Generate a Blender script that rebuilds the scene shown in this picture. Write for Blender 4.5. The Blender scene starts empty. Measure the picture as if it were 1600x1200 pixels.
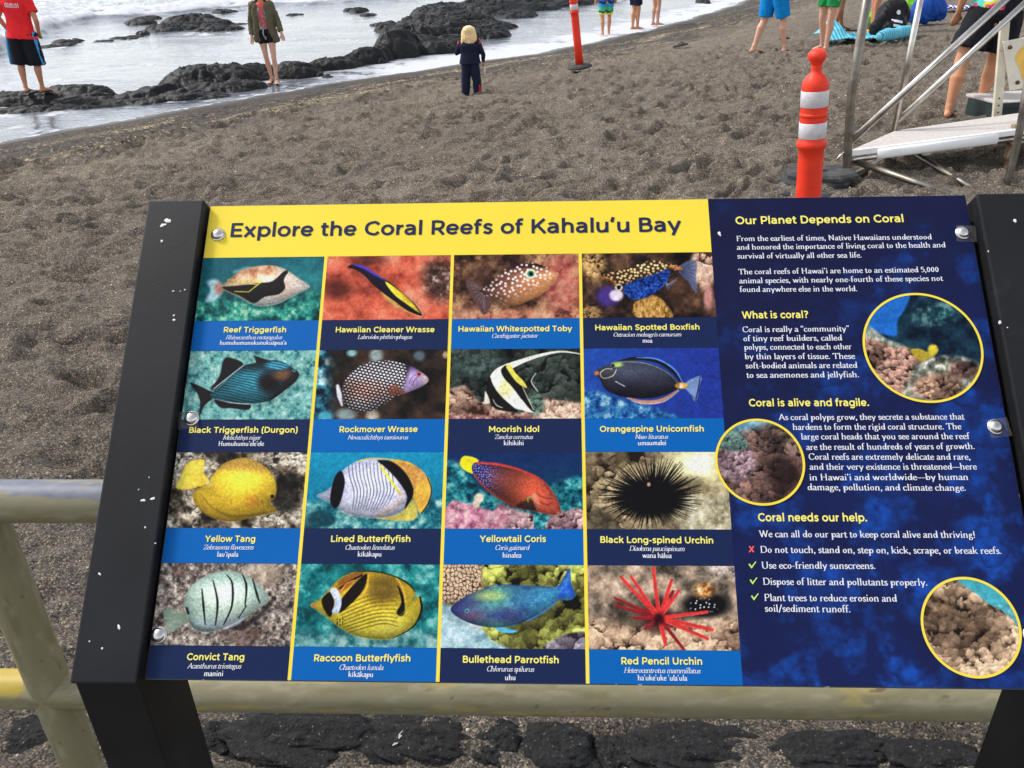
import bpy, bmesh, math, random
import numpy as np
from mathutils import Vector, Matrix

S = bpy.context.scene
COL = S.collection
rad = math.radians

# ------------------------------------------------------------------ camera
FPX = 1300.0                                  # focal length in photo pixels (1600 wide)
PITCH, ROLL, YAW = 0.49343778, -0.0286758, -0.05078523
CPOS = np.array([-0.03834651, -0.79661087, 1.55])


def cam_axes():
    fw = np.array([math.sin(YAW) * math.cos(PITCH), math.cos(YAW) * math.cos(PITCH), -math.sin(PITCH)])
    rt = np.array([math.cos(YAW), -math.sin(YAW), 0.0])
    up = np.cross(rt, fw)
    c, s = math.cos(ROLL), math.sin(ROLL)
    return c * rt + s * up, -s * rt + c * up, fw


RT, UP, FW = cam_axes()
cam = bpy.data.cameras.new("camera")
cam.sensor_width = 36.0
cam.lens = FPX * 36.0 / 1600.0
cam.clip_start, cam.clip_end = 0.02, 6000.0
camo = bpy.data.objects.new("camera", cam)
camo.matrix_world = Matrix(((RT[0], UP[0], -FW[0], CPOS[0]), (RT[1], UP[1], -FW[1], CPOS[1]),
                            (RT[2], UP[2], -FW[2], CPOS[2]), (0, 0, 0, 1)))
COL.objects.link(camo)
S.camera = camo
S.render.resolution_x, S.render.resolution_y = 1024, 768

# ------------------------------------------------------------------ light
SUN_EL, SUN_AZ = rad(48), rad(-70)            # thin high cloud, sun beyond and left of the board
W = bpy.data.worlds.new("World")
S.world = W
W.use_nodes = True
nt = W.node_tree
bgn = nt.nodes["Background"]
sky = nt.nodes.new("ShaderNodeTexSky")
sky.sky_type = 'NISHITA'
sky.sun_disc = False
sky.sun_elevation = SUN_EL
sky.sun_rotation = SUN_AZ
sky.dust_density = 1.0
hsv = nt.nodes.new("ShaderNodeHueSaturation")
hsv.inputs["Saturation"].default_value = 0.28   # cloud veil
nt.links.new(sky.outputs[0], hsv.inputs["Color"])
nt.links.new(hsv.outputs[0], bgn.inputs[0])
bgn.inputs[1].default_value = 0.13
sun = bpy.data.lights.new("sun", 'SUN')
sun.energy = 1.5
sun.angle = rad(10)
sun.color = (1.0, 0.96, 0.9)
suno = bpy.data.objects.new("sun", sun)
sd = Vector((math.sin(SUN_AZ) * math.cos(SUN_EL), math.cos(SUN_AZ) * math.cos(SUN_EL), math.sin(SUN_EL)))
suno.rotation_euler = sd.to_track_quat('Z', 'Y').to_euler()
COL.objects.link(suno)
S.view_settings.view_transform = 'Standard'
S.view_settings.look = 'None'
S.view_settings.gamma = 1.0
S.view_settings.exposure = 1.0

# ------------------------------------------------------------------ helpers


def ray(px, py):
    return RT * ((px - 800) / FPX) + UP * ((600 - py) / FPX) + FW


def at_y(px, py, y):
    d = ray(px, py)
    return CPOS + d * ((y - CPOS[1]) / d[1])


def at_z(px, py, z):
    d = ray(px, py)
    return CPOS + d * ((z - CPOS[2]) / d[2])


def lin(c):
    c = np.asarray(c, float)
    return np.where(c <= 0.04045, c / 12.92, ((np.maximum(c, 0) + 0.055) / 1.055) ** 2.4)


def rgb(r, g, b):
    return tuple(lin(np.array([r, g, b]) / 255.0))


def tag(o, label=None, cat=None, group=None, kind=None):
    for k, v in (("label", label), ("category", cat), ("group", group), ("kind", kind)):
        if v:
            o[k] = v
    return o


def empty(name, loc=(0, 0, 0), rz=0.0):
    o = bpy.data.objects.new(name, None)
    o.empty_display_size = 0.05
    o.location = loc
    o.rotation_euler = (0, 0, rz)
    COL.objects.link(o)
    return o


def mk(name, v, f, mat, parent=None, smooth=False):
    me = bpy.data.meshes.new(name)
    me.from_pydata([tuple(map(float, p)) for p in v], [], [tuple(map(int, q)) for q in f])
    me.update()
    if smooth:
        me.polygons.foreach_set("use_smooth", [True] * len(me.polygons))
    me.materials.append(mat)
    o = bpy.data.objects.new(name, me)
    COL.objects.link(o)
    if parent:
        o.parent = parent
    return o


def mk_np(name, V, quads, mat, parent=None, smooth=True, attrs=None):
    """fast mesh from arrays; attrs: {name: (n,3) colours or (n,) floats}"""
    me = bpy.data.meshes.new(name)
    n, m = len(V), len(quads)
    me.vertices.add(n)
    me.vertices.foreach_set("co", np.ascontiguousarray(V, np.float32).ravel())
    me.loops.add(m * 4)
    me.loops.foreach_set("vertex_index", np.ascontiguousarray(quads, np.int32).ravel())
    me.polygons.add(m)
    me.polygons.foreach_set("loop_start", np.arange(0, m * 4, 4, dtype=np.int32))
    me.polygons.foreach_set("loop_total", np.full(m, 4, np.int32))
    me.update(calc_edges=True)
    me.polygons.foreach_set("use_smooth", np.full(m, smooth))
    for k, a in (attrs or {}).items():
        if a.ndim == 2:
            at = me.attributes.new(k, 'FLOAT_COLOR', 'POINT')
            at.data.foreach_set("color", np.c_[a, np.ones(n)].astype(np.float32).ravel())
        else:
            at = me.attributes.new(k, 'FLOAT', 'POINT')
            at.data.foreach_set("value", a.astype(np.float32))
    me.materials.append(mat)
    me.validate()
    o = bpy.data.objects.new(name, me)
    COL.objects.link(o)
    if parent:
        o.parent = parent
    return o


def grid_quads(n, m, wrap=False):
    i = np.arange(n * m).reshape(n, m)
    if wrap:
        i = np.c_[i, i[:, :1]]
    return np.stack([i[:-1, :-1], i[:-1, 1:], i[1:, 1:], i[1:, :-1]], -1).reshape(-1, 4)


class MB:
    def __init__(s):
        s.v, s.f = [], []

    def add(s, v, f):
        k = len(s.v)
        s.v += [tuple(p) for p in v]
        s.f += [tuple(i + k for i in q) for q in f]
        return s

    def build(s, name, mat, parent=None, smooth=False):
        return mk(name, s.v, s.f, mat, parent, smooth)


def loft(pts, rads, seg=14, ref=(0, 0, 1), round_ends=True):
    """tube through pts; rads scalars or (side, depth); ref fixes the section's twist"""
    P = [np.array(p, float) for p in pts]
    R = [(r, r) if np.isscalar(r) else tuple(r) for r in rads]
    if round_ends:
        def cap(p, q, r):
            d = (p - q) / (np.linalg.norm(p - q) + 1e-9)
            m = min(r)
            return [(p + d * m * 0.9, (r[0] * .35, r[1] * .35)), (p + d * m * .55, (r[0] * .78, r[1] * .78))]
        a = cap(P[0], P[1], R[0])
        b = cap(P[-1], P[-2], R[-1])
        P = [a[0][0], a[1][0]] + P + [b[1][0], b[0][0]]
        R = [a[0][1], a[1][1]] + R + [b[1][1], b[0][1]]
    n = len(P)
    V, F = [], []
    ref = np.array(ref, float)
    side = None
    for i in range(n):
        t = P[min(i + 1, n - 1)] - P[max(i - 1, 0)]
        t /= np.linalg.norm(t) + 1e-12
        if side is None:
            s_ = np.cross(ref, t)
            if np.linalg.norm(s_) < 1e-3:
                s_ = np.cross(np.array([0.31, 1, 0.2]), t)
            side = s_ / np.linalg.norm(s_)
        side = side - t * side.dot(t)
        side /= np.linalg.norm(side) + 1e-12
        up = np.cross(t, side)
        for k in range(seg):
            a = 2 * math.pi * k / seg
            V.append(P[i] + side * math.cos(a) * R[i][0] + up * math.sin(a) * R[i][1])
    for i in range(n - 1):
        for k in range(seg):
            k2 = (k + 1) % seg
            F.append((i * seg + k, i * seg + k2, (i + 1) * seg + k2, (i + 1) * seg + k))
    F.append(tuple(range(seg - 1, -1, -1)))
    F.append(tuple((n - 1) * seg + k for k in range(seg)))
    return V, F


def tube(pts, r, seg=14, round_ends=False):
    return loft(pts, [r] * len(pts), seg, (0.13, 0.21, 1), round_ends)


def arc_path(pts, rr, n=6):
    """polyline with rounded corners"""
    P = [np.array(p, float) for p in pts]
    out = [P[0]]
    for a, b, c in zip(P, P[1:], P[2:]):
        u = (a - b) / np.linalg.norm(a - b)
        w = (c - b) / np.linalg.norm(c - b)
        p0, p2 = b + u * rr, b + w * rr
        for i in range(n + 1):
            t = i / n
            out.append((1 - t) ** 2 * p0 + 2 * t * (1 - t) * b + t * t * p2)
    out.append(P[-1])
    return out


def lathe(prof, seg=24, axis_xy=(0, 0)):
    V, F = [], []
    for r, z in prof:
        for k in range(seg):
            a = 2 * math.pi * k / seg
            V.append((axis_xy[0] + r * math.cos(a), axis_xy[1] + r * math.sin(a), z))
    n = len(prof)
    for i in range(n - 1):
        for k in range(seg):
            k2 = (k + 1) % seg
            F.append((i * seg + k, i * seg + k2, (i + 1) * seg + k2, (i + 1) * seg + k))
    F.append(tuple(range(seg - 1, -1, -1)))
    F.append(tuple((n - 1) * seg + k for k in range(seg)))
    return V, F


def hexa(c8, bev=0.0, segs=2):
    """box from 8 corners (4 bottom ring, 4 top ring), optionally bevelled"""
    F = [(3, 2, 1, 0), (4, 5, 6, 7), (0, 1, 5, 4), (1, 2, 6, 5), (2, 3, 7, 6), (3, 0, 4, 7)]
    if bev <= 0:
        return [tuple(p) for p in c8], F
    bm = bmesh.new()
    vs = [bm.verts.new(tuple(p)) for p in c8]
    for q in F:
        bm.faces.new([vs[i] for i in q])
    bm.normal_update()
    bmesh.ops.recalc_face_normals(bm, faces=bm.faces)
    bmesh.ops.bevel(bm, geom=list(bm.edges), offset=bev, segments=segs, affect='EDGES', profile=0.5)
    bm.verts.index_update()
    v = [tuple(x.co) for x in bm.verts]
    f = [tuple(x.index for x in q.verts) for q in bm.faces]
    bm.free()
    return v, f


def box(c, s, bev=0.0, rot=None):
    x, y, z = (k / 2 for k in s)
    p = [np.array(q, float) for q in ((-x, -y, -z), (x, -y, -z), (x, y, -z), (-x, y, -z), (-x, -y, z), (x, -y, z), (x, y, z), (-x, y, z))]
    if rot is not None:
        p = [rot @ q for q in p]
    return hexa([q + np.array(c) for q in p], bev)


def rz_(a):
    c, s = math.cos(a), math.sin(a)
    return np.array([[c, -s, 0], [s, c, 0], [0, 0, 1]])


# --- noise in numpy
def hsh(ix, iy, seed):
    n = (ix.astype(np.int64) * 374761393 + iy.astype(np.int64) * 668265263 + seed * 974711) & 0x7fffffff
    n = ((n ^ (n >> 13)) * 1274126177) & 0x7fffffff
    return ((n ^ (n >> 16)) & 0xffff) / 65535.0


def vnoise(x, y, seed=0):
    ix, iy = np.floor(x), np.floor(y)
    fx, fy = x - ix, y - iy
    fx, fy = fx * fx * fx * (fx * (fx * 6 - 15) + 10), fy * fy * fy * (fy * (fy * 6 - 15) + 10)
    a, b = hsh(ix, iy, seed), hsh(ix + 1, iy, seed)
    c, d = hsh(ix, iy + 1, seed), hsh(ix + 1, iy + 1, seed)
    return (a * (1 - fx) + b * fx) * (1 - fy) + (c * (1 - fx) + d * fx) * fy


def fbm(x, y, oct=4, seed=0, gain=0.5):
    t, a, s = 0, 1.0, 0
    for o in range(oct):
        k = 2 ** o
        t = t + a * vnoise(x * k + o * 17.3, y * k + o * 9.1, seed + o)
        s += a
        a *= gain
    return t / s


def voro(x, y, seed=0):
    ix, iy = np.floor(x), np.floor(y)
    d1 = np.full(x.shape, 9.0)
    d2 = np.full(x.shape, 9.0)
    cid = np.zeros(x.shape)
    ox = np.zeros(x.shape)
    oy = np.zeros(x.shape)
    for dx in (-1, 0, 1):
        for dy in (-1, 0, 1):
            jx, jy = ix + dx, iy + dy
            px = jx + 0.15 + .7 * hsh(jx, jy, seed)
            py = jy + 0.15 + .7 * hsh(jx, jy, seed + 7)
            d = np.hypot(x - px, y - py)
            m = d < d1
            d2 = np.where(m, d1, np.minimum(d2, d))
            cid = np.where(m, hsh(jx, jy, seed + 3), cid)
            ox = np.where(m, x - px, ox)
            oy = np.where(m, y - py, oy)
            d1 = np.where(m, d, d1)
    return d1, d2, cid, ox, oy


def sstep(a, b, x):
    t = np.clip((x - a) / (b - a), 0, 1)
    return t * t * (3 - 2 * t)


# --- materials
def pmat(name, col, rough=0.6, spec=0.5, metal=0.0, var=0.0, vscale=20.0, bump=0.0, bscale=60.0, col2=None, c2scale=8.0, c2lo=.55, c2hi=.65, attr=None, bdist=0.002):
    m = bpy.data.materials.new(name)
    m.use_nodes = True
    t = m.node_tree
    b = t.nodes["Principled BSDF"]
    N, L = t.nodes.new, t.links.new
    b.inputs["Roughness"].default_value = rough
    b.inputs["Specular IOR Level"].default_value = spec
    b.inputs["Metallic"].default_value = metal
    tc = N("ShaderNodeTexCoord")
    if attr:
        a = N("ShaderNodeAttribute")
        a.attribute_name = attr
        out = a.outputs["Color"]
    else:
        a = N("ShaderNodeRGB")
        a.outputs[0].default_value = (*col, 1)
        out = a.outputs[0]
    if col2 is not None:
        nz = N("ShaderNodeTexNoise")
        nz.inputs["Scale"].default_value = c2scale
        nz.inputs["Detail"].default_value = 6
        nz.inputs["Roughness"].default_value = .65
        L(tc.outputs["Object"], nz.inputs["Vector"])
        mr = N("ShaderNodeMapRange")
        mr.inputs["From Min"].default_value = c2lo
        mr.inputs["From Max"].default_value = c2hi
        L(nz.outputs["Fac"], mr.inputs["Value"])
        mx = N("ShaderNodeMix")
        mx.data_type = 'RGBA'
        L(mr.outputs[0], mx.inputs["Factor"])
        L(out, mx.inputs["A"])
        mx.inputs["B"].default_value = (*col2, 1)
        out = mx.outputs["Result"]
    if var > 0:
        nz = N("ShaderNodeTexNoise")
        nz.inputs["Scale"].default_value = vscale
        nz.inputs["Detail"].default_value = 5
        L(tc.outputs["Object"], nz.inputs["Vector"])
        mr = N("ShaderNodeMapRange")
        mr.inputs["From Min"].default_value = .25
        mr.inputs["From Max"].default_value = .75
        mr.inputs["To Min"].default_value = 1 - var
        mr.inputs["To Max"].default_value = 1 + var
        L(nz.outputs["Fac"], mr.inputs["Value"])
        mx = N("ShaderNodeMix")
        mx.data_type = 'RGBA'
        mx.blend_type = 'MULTIPLY'
        mx.inputs["Factor"].default_value = 1.0
        L(out, mx.inputs["A"])
        L(mr.outputs[0], mx.inputs["B"])
        out = mx.outputs["Result"]
    L(out, b.inputs["Base Color"])
    if bump > 0:
        nz = N("ShaderNodeTexNoise")
        nz.inputs["Scale"].default_value = bscale
        nz.inputs["Detail"].default_value = 5
        L(tc.outputs["Object"], nz.inputs["Vector"])
        bp = N("ShaderNodeBump")
        bp.inputs["Strength"].default_value = bump
        bp.inputs["Distance"].default_value = bdist
        L(nz.outputs["Fac"], bp.inputs["Height"])
        L(bp.outputs[0], b.inputs["Normal"])
    return m

# ================================================================== THE INFORMATION BOARD
PW, PH, TILT = 0.914, 0.55291568, 0.76184833
PC = np.array([0, 0, 1.55 - 0.47518035])
EU, EV = np.array([1.0, 0, 0]), np.array([0, math.cos(TILT), math.sin(TILT)])
EN = np.cross(EU, EV)


def P3(u, v, w=0.0):
    u, v, w = np.broadcast_arrays(np.asarray(u, float), np.asarray(v, float), np.asarray(w, float))
    return PC + (u - PW / 2)[..., None] * EU + (v - PH / 2)[..., None] * EV + w[..., None] * EN


def pan(px, py, w=0.0):
    d = ray(px, py)
    k = (PC + EN * w - CPOS).dot(EN) / d.dot(EN)
    q = CPOS + d * k - PC
    return q[0] + PW / 2, q.dot(EV) + PH / 2


def to_px(p):
    d = p - CPOS
    z = d @ FW
    return 800 + FPX * (d @ RT) / z, 600 - FPX * (d @ UP) / z


M_print = pmat("printed_vinyl", None, 0.5, 0.12, attr="Col", var=0.05, vscale=9)
M_yellow = pmat("yellow_print", rgb(238, 212, 68), 0.5, 0.12, var=0.04, vscale=7)
M_blue = pmat("blue_print", rgb(0, 92, 168), 0.55, 0.12, var=0.05, vscale=9)
M_navy = pmat("navy_print", rgb(22, 36, 74), 0.5, 0.12, var=0.06, vscale=9)
M_ink = pmat("title_ink", rgb(36, 42, 76), 0.5, 0.12, var=.04)
M_letter_y = pmat("yellow_lettering", rgb(236, 224, 112), 0.5, 0.12)
M_letter_w = pmat("white_lettering", rgb(222, 222, 230), 0.5, 0.12)
M_red = pmat("red_mark", rgb(240, 90, 80), 0.45, 0.25)
M_green = pmat("green_mark", rgb(190, 222, 100), 0.45, 0.25)
M_black = pmat("black_powder_coat", rgb(28, 28, 31), 0.5, 0.22, var=0.25, vscale=14, bump=.25, bscale=420, bdist=.0006, col2=rgb(46, 46, 49), c2scale=9, c2lo=.58, c2hi=.8)
M_edge = pmat("panel_edge", rgb(52, 54, 60), 0.5, col2=rgb(200, 205, 210), c2scale=90, c2lo=.62, c2hi=.66)
M_steel = pmat("rivet_steel", (0.62, 0.60, 0.58), 0.28, metal=1.0, var=.2, vscale=120)
M_guano = pmat("white_droppings", rgb(225, 225, 222), 0.7, var=.1, vscale=300)
M_tape = pmat("clear_tape", rgb(150, 146, 140), 0.25, 0.6, var=.3, vscale=150)
M_tape.node_tree.nodes["Principled BSDF"].inputs["Alpha"].default_value = .16

# ---- a small pen-drawn serif alphabet (x-height 4.4, caps 7)
GL = {
 'a': (4.0, 'c.6,3.5 1.2,4.2 2.2,4.3 2.9,3.4 2.9,.8 3.3,.1 4,.4;c2.9,2.6 1.5,2.2 .6,1.4 .8,.3 1.7,.2 2.9,1.2'),
 'b': (4.8, 'l1.1,7.3 1.1,.2;e2.7,2.2,1.6,2.15;s.8,7.2,1'),
 'c': (3.8, 'c3.3,3.5 2.8,4.2 1.9,4.3 .9,3.6 .6,2.2 .9,.9 1.9,.1 2.8,.2 3.5,1'),
 'd': (4.9, 'l3.9,7.3 3.9,.1;e2.2,2.2,1.6,2.15;s3.6,7.2,1;s4.2,.15,.9'),
 'e': (3.9, 'c.8,2.5 3.2,2.6 2.9,3.9 2,4.3 .9,3.6 .6,2.2 1,.8 2,.1 2.9,.2 3.5,1'),
 'f': (2.9, 'c1.2,.1 1.2,5.6 1.6,7 2.4,7.3 3.1,6.9;l.2,4.2 2.6,4.2;s1.2,.15,1.7'),
 'g': (4.3, 'e1.9,3,1.2,1.3;c1.2,1.9 .8,1.2 1.4,.7 3,.4 3.5,-.7 2.8,-1.9 1.4,-2 .5,-1.3 .9,-.3 1.6,.4;l2.8,3.9 3.9,4.2'),
 'h': (5.2, 'l1.1,7.3 1.1,.1;c1.1,3 2,4.2 3,4.3 3.8,3.5 3.8,.1;s1.1,.15,1.7;s3.8,.15,1.7;s.8,7.2,1'),
 'i': (2.4, 'l1.2,4.3 1.2,.1;d1.2,6.3;s1.2,.15,1.7;s.9,4.2,1'),
 'j': (2.4, 'c1.3,4.3 1.3,-.8 .9,-1.9 0,-2.1;d1.3,6.3;s1,4.2,1'),
 'k': (5.0, 'l1.1,7.3 1.1,.1;l3.9,4.2 1.2,1.9;l2,2.6 4.2,.1;s1.1,.15,1.7;s3.7,4.2,1.4;s4.2,.15,1.4;s.8,7.2,1'),
 'l': (2.4, 'l1.2,7.3 1.2,.1;s1.2,.15,1.7;s.9,7.2,1'),
 'm': (7.6, 'l1.1,4.3 1.1,.1;c1.1,3 1.9,4.2 2.8,4.3 3.6,3.5 3.6,.1;c3.6,3 4.4,4.2 5.3,4.3 6.2,3.5 6.2,.1;s1.1,.15,1.6;s3.6,.15,1.6;s6.2,.15,1.6;s.8,4.2,1'),
 'n': (5.2, 'l1.1,4.3 1.1,.1;c1.1,3 2,4.2 3,4.3 3.8,3.5 3.8,.1;s1.1,.15,1.7;s3.8,.15,1.7;s.8,4.2,1'),
 'o': (4.5, 'e2.2,2.2,1.65,2.15'),
 'p': (4.8, 'l1.1,4.3 1.1,-2.3;e2.8,2.2,1.6,2.15;s1.1,-2.3,1.7;s.8,4.2,1'),
 'q': (4.8, 'l3.9,4.3 3.9,-2.3;e2.2,2.2,1.6,2.15;s3.9,-2.3,1.7'),
 'r': (3.6, 'l1.1,4.3 1.1,.1;c1.1,2.8 1.8,4 2.6,4.3 3.2,3.9;s1.1,.15,1.7;s.8,4.2,1'),
 's': (3.3, 'c2.7,3.5 2,4.3 1.2,4.2 .7,3.4 1.2,2.6 2.3,2 2.8,1.1 2.2,.2 1.4,.1 .5,.9'),
 't': (2.9, 'c1.2,5.6 1.2,.9 1.6,.1 2.3,.1 2.8,.6;l.2,4.2 2.5,4.2'),
 'u': (5.2, 'c1.1,4.3 1.1,1.2 1.7,.2 2.6,.2 3.9,1.2;l3.9,4.3 3.9,.1;s.8,4.2,1;s3.6,4.2,1;s4.2,.15,.9'),
 'v': (4.6, 'l.7,4.2 2.3,.1;l2.3,.1 3.9,4.2;s.7,4.2,1.5;s3.9,4.2,1.3'),
 'w': (6.8, 'l.7,4.2 2.1,.1;l2.1,.1 3.4,4.2;l3.4,4.2 4.7,.1;l4.7,.1 6.1,4.2;s.7,4.2,1.4;s3.2,4.2,1.2;s6.1,4.2,1.3'),
 'x': (4.6, 'l.7,4.2 3.9,.1;l3.7,4.2 .8,.1;s.8,4.2,1.3;s3.7,4.2,1.2;s.9,.15,1.2;s3.8,.15,1.4'),
 'y': (4.6, 'l.7,4.2 2.4,.2;l4,4.2 1.5,-2.2;s.7,4.2,1.5;s3.9,4.2,1.3'),
 'z': (4.0, 'l.6,4.1 3.4,4.1;l3.3,4.1 .6,.2;l.5,.2 3.5,.2'),
 'A': (6.6, 'l.7,.1 3.2,7;l3.2,7 5.9,.1;l1.7,2.4 4.8,2.4;s.8,.15,1.7;s5.8,.15,1.9'),
 'C': (6.2, 'c5.6,5.5 4.7,6.8 3.3,7 1.5,5.9 .9,3.5 1.5,1.2 3.3,.1 4.8,.4 5.8,1.6;l5.6,6.9 5.6,5.2'),
 'D': (6.8, 'l1.3,7 1.3,.1;c1.3,6.9 3.6,6.9 5.4,5.7 6,3.5 5.4,1.3 3.6,.2 1.3,.2;s1,6.9,1.4;s1,.15,1.4'),
 'F': (5.0, 'l1.3,7 1.3,.1;l1.3,6.85 4.5,6.85;l1.3,3.7 3.6,3.7;l4.5,6.9 4.5,5.6;s1.3,.15,1.9;s1,6.9,1.2'),
 'H': (7.2, 'l1.4,7 1.4,.1;l5.6,7 5.6,.1;l1.4,3.6 5.6,3.6;s1.4,.15,1.9;s5.6,.15,1.9;s1.4,6.9,1.9;s5.6,6.9,1.9'),
 'L': (5.4, 'l1.3,7 1.3,.1;l1.3,.2 4.8,.2;l4.9,.2 4.9,1.6;s1.3,6.9,1.9;s1,.15,1.2'),
 'M': (8.0, 'l1.2,7 1.2,.1;l1.3,7 4,.4;l4,.4 6.7,7;l6.8,7 6.8,.1;s1.2,.15,1.5;s6.8,.15,1.8;s1,6.9,1.4;s6.9,6.9,1.4'),
 'N': (7.2, 'l1.4,7 1.4,.1;l1.3,6.9 5.7,.2;l5.7,7 5.7,.1;s1.4,.15,1.7;s5.7,6.9,1.7;s1.1,6.9,1.4'),
 'O': (7.0, 'e3.5,3.5,2.7,3.4'),
 'P': (5.4, 'l1.3,7 1.3,.1;c1.3,6.9 3.4,6.9 4.6,6.2 4.7,4.6 3.5,3.5 1.3,3.4;s1.3,.15,2;s1,6.9,1.2'),
 'R': (6.2, 'l1.3,7 1.3,.1;c1.3,6.9 3.4,6.9 4.6,6.2 4.6,4.6 3.5,3.6 1.3,3.5;l3,3.5 5.6,.1;s1.3,.15,1.9;s5.6,.15,1.2;s1,6.9,1.2'),
 'T': (6.0, 'l3,7 3,.1;l.5,6.85 5.5,6.85;l.5,6.9 .5,5.5;l5.5,6.9 5.5,5.5;s3,.15,2'),
 'U': (6.9, 'c1.3,7 1.3,2.2 2.1,.4 3.6,.1 5,.6 5.6,2.2 5.6,7;s1.3,6.9,1.9;s5.6,6.9,1.7'),
 'W': (9.2, 'l.9,7 2.9,.1;l2.9,.1 4.7,6.8;l4.5,7 6.4,.1;l6.4,.1 8.3,7;s.9,6.9,1.8;s4.5,6.9,1.6;s8.3,6.9,1.6'),
 'Z': (6.0, 'l.8,6.85 5.2,6.85;l5.1,6.8 .8,.2;l.7,.2 5.4,.2;l.8,6.9 .7,5.4;l5.4,.2 5.5,1.7'),
 '0': (4.4, 'e2.2,3.3,1.55,3.2'),
 '5': (4.2, 'l1,6.6 3.6,6.6;l1,6.3 3.5,6.3;l1.1,6.5 .9,3.7;c.9,3.7 2.3,4.2 3.5,3.3 3.5,1.5 2.4,.25 .6,.4'),
 '.': (2.0, 'd.9,.5'), ',': (2.0, 'd.9,.5;l1.2,.4 .6,-1.2'), '!': (2.4, 'd1.1,.5;l1.1,7 1.1,2'),
 '-': (3.0, 'l.4,2.4 2.6,2.4'), '\u2014': (7.4, 'l0,2.4 7.4,2.4'), '/': (3.6, 'l.4,-.8 3.2,7.4'),
 '\u2018': (1.9, 'd.9,5.9;l.7,6 1.2,7.2'), "'": (1.9, 'd.9,6.8;l1.2,6.7 .7,5.5'),
 '\u201c': (3.2, 'd.8,5.9;l.6,6 1.1,7.2;d2.3,5.9;l2.1,6 2.6,7.2'), '\u201d': (3.2, 'd.8,6.8;l1.1,6.7 .6,5.5;d2.3,6.8;l2.6,6.7 2.1,5.5'),
 ' ': (2.3, ''),
}
for _m, _b in (('\u0101', 'a'), ('\u016b', 'u')):
    GL[_m] = (GL[_b][0], GL[_b][1] + ';l.9,5.7 3.3,5.7')
GL['\u012b'] = (2.6, 'l1.2,4.3 1.2,.1;s1.2,.15,1.7;s.9,4.2,1;l.3,5.7 2.3,5.7')


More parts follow.
